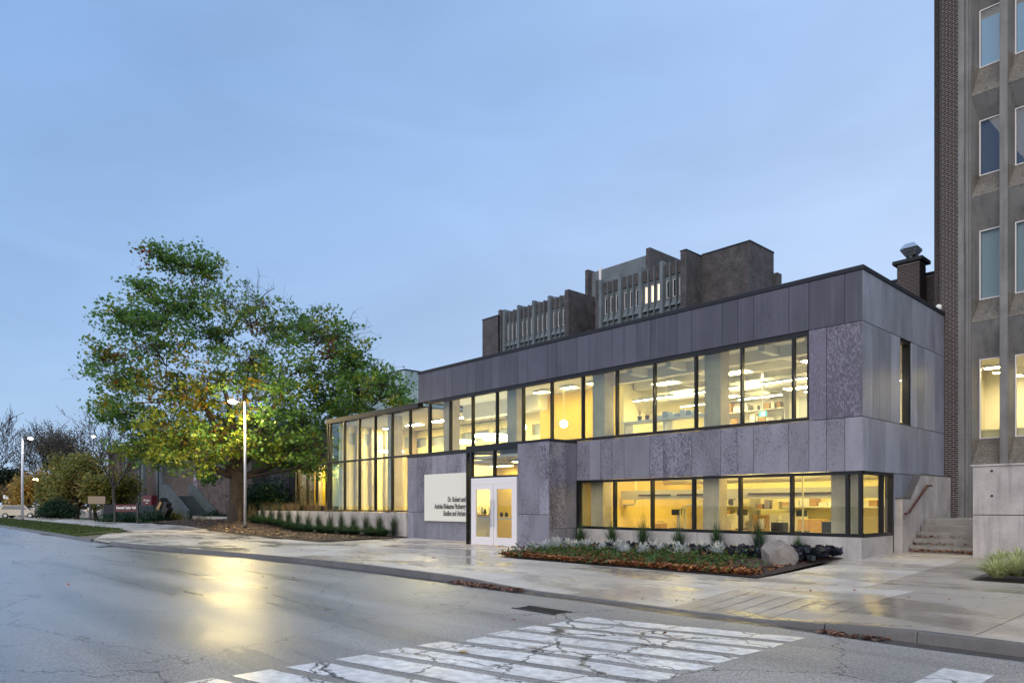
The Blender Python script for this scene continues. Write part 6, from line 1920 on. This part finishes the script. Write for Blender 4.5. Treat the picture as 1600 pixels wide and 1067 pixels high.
pts = []
for k in range(5200):
    x_ = rsb.uniform(-9.0, -.45); y_ = -5.34 + 1.5 * rsb.rand() ** 1.7
    if x_ > -1.7: y_ = -5.3 + rsb.rand() * .5; 
    pts.append((x_, y_, gz(x_, y_) + .05 + rsb.rand() * .09))
for k in range(260): 
    x_ = rsb.uniform(-1.7, -.5); y_ = rsb.uniform(-4.8, -.5); pts.append((x_, y_, gz(x_, y_) + .07))
litter('fallen_leaves', 'rusty fallen leaves heaped along the front edge of the planting bed', pts, .115)
pts = []
for k in range(520):
    s_ = int(rsb.randint(0, 3)); x_ = .24 + 1.75 * rsb.rand() ** (1.6 if s_ else .9)
    y_ = 3.0 + .33 * s_ - .18 * rsb.rand() ** 2 * (1 if s_ == 0 else -1.2)
    pts.append((x_, y_, (gz(x_, y_) if s_ == 0 else Z0 + .2 * s_) + .02 + .06 * rsb.rand()))
litter('fallen_leaves', 'rusty fallen leaves caught on the lowest concrete steps', pts, .10)
pts = []
for k in range(420):
    x_ = -5.2 + 2.3 * rsb.rand(); y_ = kerb_y(x_) - .05 - .28 * rsb.rand() ** 2; pts.append((x_, y_, RZ + .015 + .03 * rsb.rand()))
for k in range(90):
    x_ = 3.3 + .9 * rsb.rand(); y_ = kerb_y(x_) - .08 - .25 * rsb.rand() ** 2; pts.append((x_, y_, RZ + .012))
litter('fallen_leaves', 'brown fallen leaves gathered in the gutter below the kerb', pts, .085, [(.20, .09, .045), (.13, .06, .035)], (1, 1))
pts = []
for k in range(1500):
    x_ = rsb.uniform(-60, -22); f_ = front_edge(x_); y_ = f_ + .2 + 3.2 * rsb.rand() ** 1.4
    if y_ > -.9 and x_ > -40: continue
    pts.append((x_, y_, gz(x_, y_) + .07))
litter('fallen_leaves', 'tan fallen leaves scattered over the mulch under the maple', pts, .13, [(.24, .14, .06), (.32, .22, .09), (.12, .07, .04)], (2, 1, 2))
pts = []
for k in range(240):
    x_ = rsb.uniform(-100, -38); y_ = rsb.uniform(-12, -7.8); pts.append((x_, y_, -.12))
for k in range(45):
    x_ = rsb.uniform(-30, 9); y_ = rsb.uniform(-18, -10.3); pts.append((x_, y_, RZ + .004))
for k in range(70):
    x_ = rsb.uniform(-20, 7); y_ = rsb.uniform(-9.5, -5.5); pts.append((x_, y_, gz(x_, y_) + .004))
litter('fallen_leaves', 'single fallen leaves strewn over road, pavement and verge', pts, .065)
yl = at(722, 1019, RZ)
tag(np_mesh('yellow_leaf', star_leaves(np.array([[yl.x, yl.y, yl.z + .03]]), .24, np.random.RandomState(2), up=4), 10, M['fallen'], None, np.tile(np.array([.55, .34, .09]), (10, 1))), 'big yellow maple leaf lying on the crosswalk paint', 'leaf')
# verge and lawn grass
vs, cs = [], []
for k in range(14000):
    x_ = -38 - 62 * rsb.rand() ** 1.7; y_ = rsb.uniform(-12.0, -7.75)
    if y_ > -12 and x_ > -37.2 - (y_ + 12.05) * 1.55 - .2: continue
    a = rsb.uniform(0, 6.28); s_ = .05
    b0 = np.array([x_, y_, -.125]); d = np.array([math.cos(a), math.sin(a), 0]) * .035; t_ = np.array([rsb.normal() * .04, rsb.normal() * .04, .075 + .05 * rsb.rand()])
    vs += [b0 - d, b0 + d, b0 + d * .4 + t_, b0 - d * .4 + t_]
vs = np.array(vs)
o = np_mesh('grass', vs, 4, M['leaf'], None, np.repeat(pick_cols(len(vs) // 4, [(.055, .10, .02), (.08, .12, .03), (.12, .11, .04)], [3, 2, 1], rsb, .3), 4, axis=0))
tag(o, 'short wet grass of the verge along the far kerb', 'grass', kind='stuff')

# boulder
bp_ = at(1216, 884)
rsr = np.random.RandomState(4)
bm = MB(); bm.ball((0, 0, 0), 1, 48, 30)
V = np.array(bm.v)
dirs = rsr.normal(size=(16, 3)); dirs /= np.linalg.norm(dirs, axis=1, keepdims=True); offs = rsr.uniform(.70, .98, 16)
dirs[0] = (-.5, -.3, .85); offs[0] = .72; dirs[1] = (.6, -.6, .45); offs[1] = .74; dirs[2] = (.1, -1, .05); offs[2] = .70
for d, o_ in zip(dirs, offs):
    k = V @ d - o_; k[k < 0] = 0; V -= k[:, None] * d * .92
V += rsr.normal(size=V.shape) * .006
Vw = V @ np.diag([.50, .46, .44])
ang = math.atan2(RT.y, RT.x); c_, s_ = math.cos(ang), math.sin(ang)
Vw = np.stack([Vw[:, 0] * c_ - Vw[:, 1] * s_, Vw[:, 0] * s_ + Vw[:, 1] * c_, Vw[:, 2]], 1)
bm.v = [tuple(v + np.array([bp_.x, bp_.y, bp_.z + .26])) for v in Vw]
bo = bm.build('boulder', M['stone'], smooth=False, bevel=0); tag(bo, 'large grey tan boulder sitting in the corner of the planting bed', 'boulder')

tuft('dark_stalk', 'dark drooping stalk plant just left of the boulder', (at(1186, 872).x, at(1186, 872).y), 24, .85, .35, .014, [(.03, .028, .04)], [1], 610, droop=.8, cat='plant')
tuft('red_weed', 'small red leaved plant right of the boulder', (at(1262, 880).x, at(1262, 880).y), 30, .16, .12, .012, [(.22, .04, .03), (.05, .08, .03)], [1, 1], 611, cat='plant')
mu = at(922, 875)
tag(MB().ball((mu.x, mu.y, mu.z + .12), (.06, .06, .045), 10, 6).build('white_pebble', M['in_white'], smooth=True), 'single white round thing lying in the front of the planting bed', 'pebble')
# pale ribbon grass and the broad leaved plant at the right edge
for i, (px, py, lab) in enumerate(((1558, 904, 'pale green ribbon grass clump, nearest the kerb end of the right bed'), (1588, 902, 'pale green ribbon grass clump in the middle of the right bed'), (1592, 888, 'pale green ribbon grass clump against the block wall'), (1622, 905, 'pale green ribbon grass clump at the right edge of the view'), (1566, 890, 'smaller pale ribbon grass clump at the back left of the right bed'))):
    p = at(px, py)
    tuft('ribbon_grass', lab, (p.x, p.y), 380, .52, .72, .022, [(.60, .60, .30), (.44, .48, .20), (.72, .70, .46)], [2, 2, 1], 640 + i, 'ribbon grass clumps at the right', .75)
sb2 = MB().box(3.32, 7.2, -2.7, 1.95, -.3, -.10).build('right_bed', M['soil']); tag(sb2, kind='structure')
p = at(1616, 868)
v = blades((p.x, p.y, .1), 34, 1.75, .85, .055, np.random.RandomState(77), .45)
o = np_mesh('broad_leaf_plant', v, 4, M['leaf'], None, np.repeat(pick_cols(len(v) // 4, [(.035, .075, .04), (.06, .09, .06)], [2, 1], rsb), 4, axis=0)); tag(o, 'dark broad leaved plant leaning into view at the right edge', 'plant')

# ------------------------------------------------------------------ street furniture
def street_lamp(label, p, h, side, lens, r=.085, head_l=.65, group='street lamps along the pavement'):
    root = empty('street_lamp', p, label=label, cat='street lamp', group=group)
    mb = MB(); mb.tube([(p.x, p.y, p.z), (p.x, p.y, p.z + h)], [r, r * .82], 14); mb.build('pole', M['lamp_pole'], root, smooth=True)
    MB().box(p.x - .13, p.x + .13, p.y - .13, p.y + .13, p.z - .02, p.z + .12).build('base_plate', M['black'], root)
    d = Vector((side[0], side[1], 0)).normalized(); s = Vector((-d.y, d.x, 0)); T_ = Vector((p.x, p.y, p.z + h - .02))
    a0 = T_ + d * .05; a1 = T_ + d * .45
    MB().tube([tuple(T_), tuple(a1)], [.05, .05], 8).build('arm', M['black'], root)
    b0 = T_ + d * .42; b1 = T_ + d * (.42 + head_l)
    def bx(u0, u1, hw, z0, z1):
        q0, q1 = T_ + d * u0, T_ + d * u1
        return [(*(q0 - s * hw).xy, T_.z + z0), (*(q1 - s * hw).xy, T_.z + z0), (*(q1 + s * hw).xy, T_.z + z0), (*(q0 + s * hw).xy, T_.z + z0),
                (*(q0 - s * hw).xy, T_.z + z1), (*(q1 - s * hw).xy, T_.z + z1), (*(q1 + s * hw).xy, T_.z + z1), (*(q0 + s * hw).xy, T_.z + z1)]
    MB().hexa(bx(.42, .42 + head_l, .16, .0, .10)).build('lamp_head', M['black'], root, bevel=.02)
    lc_ = T_ + d * (.42 + head_l * .5)
    MB().ball((lc_.x, lc_.y, lc_.z - .03), (.26, .26, .13), 16, 8).build('lens', lens, root, smooth=True)
    return root


p1 = at_depth(383, 44.6); p1.z = gz(p1.x, p1.y) + .02
toward = -RT - FW * .35
hp = CAM_H + (HOR - 627) * 44.6 / F_PX - p1.z
street_lamp('lit street lamp with a pale pole in front of the big maple', p1, hp, (toward.x, toward.y), M['lamp_led'])
sl = bpy.data.lights.new('street_lamp_light', 'POINT'); sl.energy = 1900; sl.color = (1.0, .78, .34); sl.shadow_soft_size = .2
slo = bpy.data.objects.new('street_lamp_light', sl); C.objects.link(slo); slo.location = Vector((p1.x, p1.y, p1.z + hp - .22)) + toward.normalized() * .72
p2 = at_depth(35, 78); p2.z = -.14
street_lamp('plain street lamp with a pale pole on the verge at the far left', p2, CAM_H + (HOR - 684) * 78 / F_PX + .14, (RT.x, RT.y), M['lamp_dim'], r=.14, head_l=1.0)
for (px, py, dep, lens, lab) in ((56, 749, 100, 'lamp_orange', 'small orange sodium lamp glowing in the golden tree'), (146, 682, 115, 'lamp_dim', 'distant white lamp showing between the bare branches')):
    p = at_depth(px, dep); z_ = CAM_H - (py - HOR) * dep / F_PX
    r_ = empty('car_park_lamp', (p.x, p.y, -.3), label=lab, cat='street lamp')
    MB().tube([(p.x, p.y, -.3), (p.x, p.y, z_ + .1)], [.09, .06], 8).build('pole', M['black'], r_)
    MB().ball((p.x, p.y, z_), (.32, .32, .18), 12, 8).build('lens', M[lens], r_, smooth=True)
    MB().tube([(p.x, p.y, z_ + .12), (p.x, p.y, z_ + .25)], [.34, .12], 12).build('hood', M['black'], r_)


def frame_boxes(mb, o, u, w, *bxs):
    """boxes in a local frame: u along, w across"""
    for (a0, a1, b0, b1, z0, z1) in bxs:
        c = [o + u * a + w * b for a, b in ((a0, b0), (a1, b0), (a1, b1), (a0, b1))]
        mb.hexa([(q.x, q.y, z0) for q in c] + [(q.x, q.y, z1) for q in c])
    return mb


U, W = RT.copy(), FW.copy()
yaw_s = math.atan2(RT.y, RT.x)
# maroon hall sign
dep = 66; p = at_depth(190, dep); s_ = dep / F_PX; zb = gz(p.x, p.y)
hs = empty('hall_sign', (p.x, p.y, zb), label='maroon board sign with white hall name on dark posts before the old hall', cat='sign')
frame_boxes(MB(), p, U, W, (-9 * s_, 24.5 * s_, -.06, .06, CAM_H - 10 * s_, CAM_H + 1 * s_)).build('board', M['maroon'], hs)
for a in (-10.5, 25):
    frame_boxes(MB(), p, U, W, (a * s_ - .08, a * s_ + .1, -.08, .08, zb - .2, CAM_H + 4 * s_)).build('post', M['black'], hs)
q = p - W * .075 + U * (-7.6 * s_)
text_obj('lettering', 'Kenneth Taylor Hall', .32, M['white'], hs, (q.x, q.y, CAM_H - 5.6 * s_), rot=(R(90), 0, yaw_s), align='LEFT', sx=.70, ext=.01)
frame_boxes(MB(), p, U, W, (-28.5 * s_, -11.5 * s_, .2, .35, CAM_H - 13 * s_, CAM_H + 1 * s_)).build('dark_board', M['coping'], hs)
# maroon box sign
dep = 70; p = at_depth(231, dep); s_ = dep / F_PX
cs_ = empty('box_sign', (p.x, p.y, .2), label='maroon box sign with white script hanging on a post by the old hall', cat='sign')
frame_boxes(MB(), p, U, W, (-7.5 * s_, 6.5 * s_, -.1, .9, CAM_H - .3 * s_, CAM_H + 15 * s_)).build('sign_box', M['maroon'], cs_)
u2 = (U * .6 + W * .8).normalized(); w2 = Vector((-u2.y, u2.x, 0))
frame_boxes(MB(), p + U * 6.7 * s_, u2, w2, (0, 8 * s_, -.03, .9, CAM_H - 2 * s_, CAM_H + 15.5 * s_)).build('sign_flank', M['maroon'], cs_)
frame_boxes(MB(), p + W * 1.0, U, W, (1 * s_, 8 * s_, 0, .5, -.2, CAM_H - .5 * s_)).build('post', M['black'], cs_)
q = p - W * .115 + U * (-6 * s_)
text_obj('lettering', 'Bridges', .30, M['white'], cs_, (q.x, q.y, CAM_H + 6.2 * s_), rot=(R(90), 0, yaw_s), align='LEFT', sx=.72, ext=.01, shear=.25)
text_obj('lettering', 'café', .2, M['white'], cs_, (q.x + U.x * .2, q.y + U.y * .2, CAM_H + 2.6 * s_), rot=(R(90), 0, yaw_s), align='LEFT', sx=.9, ext=.01)
# tan box sign further left
dep = 80; p = at_depth(151, dep); s_ = dep / F_PX
ts = empty('tan_sign', (p.x, p.y, 0), label='plain tan notice board on dark posts left of the maroon hall sign', cat='sign')
frame_boxes(MB(), p, U, W, (-13 * s_, 14 * s_, -.08, .08, CAM_H + 2 * s_, CAM_H + 14 * s_)).build('board', M['tan_board'], ts)
for a in (-10, 11): frame_boxes(MB(), p, U, W, (a * s_ - .1, a * s_ + .1, -.05, .1, -.3, CAM_H + 2 * s_)).build('post', M['black'], ts)
# tilted bronze sculpture: a cube balanced on one corner, notched on the right
dep = 66; p = at_depth(252, dep); s_ = dep / F_PX; zb = gz(p.x, p.y)
scu = empty('cube_sculpture', (p.x, p.y, zb), label='dark bronze cube sculpture balanced on its corner before the old hall', cat='sculpture')


def sc_pt(px, py, d): q = p + U * ((px - 252) * s_) + W * d; return (q.x, q.y, CAM_H - (py - HOR) * s_)


mb = MB()
out_ = [(240.5, 796), (252.5, 777.5), (256, 783), (261, 786), (259, 791), (263, 795), (255, 810), (250, 810)]
mb.face([sc_pt(a, b, -.2 if i in (0, 1) else -.05) for i, (a, b) in enumerate(out_)]); k = len(out_)
bk2 = [sc_pt(a, b, 1.0) for a, b in out_]; mb.face(list(reversed(bk2)))
for i in range(k):
    a, b = out_[i], out_[(i + 1) % k]
    mb.face([sc_pt(*a, -.2 if i in (0, 1) else -.05), sc_pt(*a, 1.0), sc_pt(*b, 1.0), sc_pt(*b, -.2 if (i + 1) % k in (0, 1) else -.05)])
mb.build('cube_body', M['verdigris'], scu)
mb = MB(); mb.face([sc_pt(246, 794, -.22), sc_pt(252, 783, -.22), sc_pt(254.5, 785, -.22), sc_pt(249, 797, -.22)]).build('worn_face', M['wood'], scu)
frame_boxes(MB(), p, U, W, (-.6, .6, -.3, .7, zb - .2, zb + .12)).build('base', M['black'], scu)


# ------------------------------------------------------------------ parked cars
def car(name, label, cat, p, ang, prof, paint, L, Wd, wheels, glass_spans, tail=True, group='cars in the far car park', zb=-.35):
    """prof: side outline (x along, z up) of the lower body; glass_spans: cabin outline"""
    root = empty(name, (p.x, p.y, zb), 0, label=label, cat=cat, group=group)
    u = Vector((math.cos(ang), math.sin(ang), 0)); w = Vector((-u.y, u.x, 0))
    def P(x, y, z): q = p + u * x + w * y; return (q.x, q.y, zb + z)
    def loft(outline, wy, top_in=0.0, zt=None):
        m_ = MB(); n_ = len(outline)
        zmax = max(z for _, z in outline); zmin = min(z for _, z in outline)
        f = lambda z: wy - top_in * (z - zmin) / (zmax - zmin + 1e-6)
        m_.face([P(x, -f(z), z) for x, z in outline]); m_.face([P(x, f(z), z) for x, z in reversed(outline)])
        for i in range(n_):
            a, b = outline[i], outline[(i + 1) % n_]
            m_.face([P(a[0], -f(a[1]), a[1]), P(a[0], f(a[1]), a[1]), P(b[0], f(b[1]), b[1]), P(b[0], -f(b[1]), b[1])])
        return m_
    loft(prof, Wd / 2).build('body', paint, root, bevel=.05)
    loft(glass_spans, Wd / 2 - .05, .18).build('cabin', paint, root, bevel=.04)
    xs0 = min(x for x, _ in glass_spans); xs1 = max(x for x, _ in glass_spans); z0 = min(z for _, z in glass_spans); z1 = max(z for _, z in glass_spans)
    cx0 = sum(x for x, _ in glass_spans) / len(glass_spans)
    g2 = [(cx0 + (x - cx0) * .86, z0 + .08 + (z - z0) * .78) for x, z in glass_spans]
    loft(g2, Wd / 2 - .035, .15).build('side_window', M['car_glass'], root)
    ws = MB(); ws.face([P(xs1 - .02, -Wd / 2 + .2, z0 + .06), P(xs1 - .02, Wd / 2 - .2, z0 + .06), P(xs1 - .45, Wd / 2 - .28, z1 - .05), P(xs1 - .45, -Wd / 2 + .28, z1 - .05)]); ws.build('windscreen', M['car_glass'], root)
    for wx in wheels:
        for sy in (-1, 1):
            m_ = MB(); m_.tube([P(wx, sy * (Wd / 2 - .2), .33), P(wx, sy * (Wd / 2 + .02), .33)], .34, 16); wh = m_.build('wheel', M['tyre'], root)
            m_ = MB(); m_.tube([P(wx, sy * (Wd / 2 + .015), .33), P(wx, sy * (Wd / 2 + .035), .33)], .2, 12); m_.build('rim', M['steel'], wh)
    for sy in (-1, 1):
        m_ = MB(); c = [P(-L / 2 - .01, sy * (Wd / 2 - .3), .72), P(-L / 2 - .01, sy * (Wd / 2 - .08), .72), P(-L / 2 - .01, sy * (Wd / 2 - .08), .92), P(-L / 2 - .01, sy * (Wd / 2 - .3), .92)]
        m_.face(c); m_.build('tail_light', M['tail'], root)
        m_ = MB(); m_.face([P(L / 2 + .01, sy * (Wd / 2 - .4), .62), P(L / 2 + .01, sy * (Wd / 2 - .08), .62), P(L / 2 + .01, sy * (Wd / 2 - .08), .78), P(L / 2 + .01, sy * (Wd / 2 - .4), .78)]); m_.build('headlight', M['white'], root)
    return root


SED = [(-2.2, .3), (2.2, .3), (2.25, .6), (2.1, .78), (1.1, .92), (-1.7, .98), (-2.2, .9), (-2.25, .6)]
SEDC = [(1.15, .9), (.4, 1.42), (-.9, 1.45), (-1.75, .96)]
SUV = [(-2.2, .35), (2.2, .35), (2.25, .7), (2.1, .95), (1.2, 1.05), (-2.15, 1.1), (-2.25, .7)]
SUVC = [(1.25, 1.02), (.6, 1.62), (-1.9, 1.66), (-2.15, 1.08)]
PIC = [(-2.7, .5), (2.6, .5), (2.65, .8), (2.5, 1.05), (1.4, 1.1), (-2.7, 1.1)]
PICC = [(1.4, 1.05), (.8, 1.75), (-.5, 1.78), (-.7, 1.08)]
VAN = [(-2.2, .4), (2.1, .4), (2.2, .8), (2.0, 1.1), (-2.2, 1.15)]
VANC = [(2.0, 1.1), (1.1, 1.95), (-2.1, 2.0), (-2.2, 1.12)]
av = math.atan2(RT.y, RT.x)
for (px, dep, prof, cab, mt, L, wd_, ws_, da, lab, nm, cat) in (
        (20, 103, SED, SEDC, 'car_white', 4.5, 1.8, (-1.35, 1.35), .5, 'white sedan parked at the far left edge of the car park', 'parked_car', 'car'),
        (46, 104, SUV, SUVC, 'car_silver', 4.5, 1.85, (-1.35, 1.35), .45, 'pale silver estate car behind the beige van', 'parked_car', 'car'),
        (33, 90, SUV, SUVC, 'car_beige', 4.4, 1.9, (-1.4, 1.35), .25, 'beige utility van with red tail lights by the plain lamp post', 'utility_van', 'van'),
        (131, 112, PIC, PICC, 'car_white', 5.4, 1.95, (-1.7, 1.7), .05, 'white pickup truck right of the juniper', 'pickup_truck', 'pickup truck'),
        (154, 108, SED, SEDC, 'car_silver', 4.5, 1.8, (-1.35, 1.35), .1, 'silver sedan under the tan notice board', 'parked_car', 'car')):
    p = at_depth(px, dep)
    car(nm, lab, cat, p, av + da, prof, M[mt], L, wd_, ws_, cab, zb=-.3 if dep > 100 else -.15)
tag(MB().face([(-190, 6, -.36), (-84, 6, -.36), (-84, 90, -.36), (-190, 90, -.36)]).build('car_park', M['asphalt']), kind='structure')
# little white rail fence by the van
dep = 90; p = at_depth(48, dep); s_ = dep / F_PX
rf_ = empty('white_rail_fence', (p.x, p.y, -.3), label='short white rail fence between the beige van and the juniper', cat='fence')
for k in range(7): frame_boxes(MB(), p, U, W, (-7 * s_ + k * 2.2 * s_, -7 * s_ + k * 2.2 * s_ + .09, -.03, .03, -.3, CAM_H - 4.5 * s_)).build('baluster', M['alu'], rf_)
frame_boxes(MB(), p, U, W, (-7.3 * s_, 7 * s_, -.05, .05, CAM_H - 5 * s_, CAM_H - 4.2 * s_)).build('top_rail', M['alu'], rf_)
frame_boxes(MB(), p, U, W, (-7.3 * s_, 7 * s_, -.05, .05, -.3, CAM_H - 17 * s_)).build('bottom_panel', M['alu'], rf_)
for i, (px, py) in enumerate(((7, 776), (11.5, 778))):
    p = at_depth(px, 130); z_ = CAM_H - (py - HOR) * 130 / F_PX
    r_ = empty('parking_sign', (p.x, p.y, -.3), label=['white parking sign on a post, nearer the left edge', 'white parking sign on a post, next to the white sedan'][i], cat='sign', group='parking signs')
    MB().tube([(p.x, p.y, -.3), (p.x, p.y, z_ + .3)], .05, 6).build('post', M['black'], r_)
    frame_boxes(MB(), p, U, W, (-.22, .22, -.06, -.05, z_ - .35, z_ + .35)).build('plate', M['white'], r_)

# ------------------------------------------------------------------ drains in the road
for (px, py, lab, sz) in ((846, 953, 'dark iron storm drain grate in the gutter near the crosswalk', (.95, .34)), (165, 854, 'small drain cover in the road near the dropped kerb', (.7, .5))):
    p = at(px, py, RZ)
    r_ = empty('storm_drain', (p.x, p.y, RZ), label=lab, cat='drain')
    MB().box(p.x - sz[0] / 2, p.x + sz[0] / 2, p.y - sz[1] / 2, p.y + sz[1] / 2, RZ - .05, RZ + .003).build('pit', M['in_dark'], r_)
    n_ = int(sz[0] / .07)
    for k in range(n_):
        a = p.x - sz[0] / 2 + .07 * k
        MB().box(a, a + .035, p.y - sz[1] / 2, p.y + sz[1] / 2, RZ + .0035, RZ + .010).build('bar', M['grate'], r_)
    f = MB(); f.box(p.x - sz[0] / 2 - .05, p.x + sz[0] / 2 + .05, p.y - sz[1] / 2 - .05, p.y - sz[1] / 2, RZ + .002, RZ + .012); f.box(p.x - sz[0] / 2 - .05, p.x + sz[0] / 2 + .05, p.y + sz[1] / 2, p.y + sz[1] / 2 + .05, RZ + .002, RZ + .012)
    f.build('rim', M['grate'], r_)
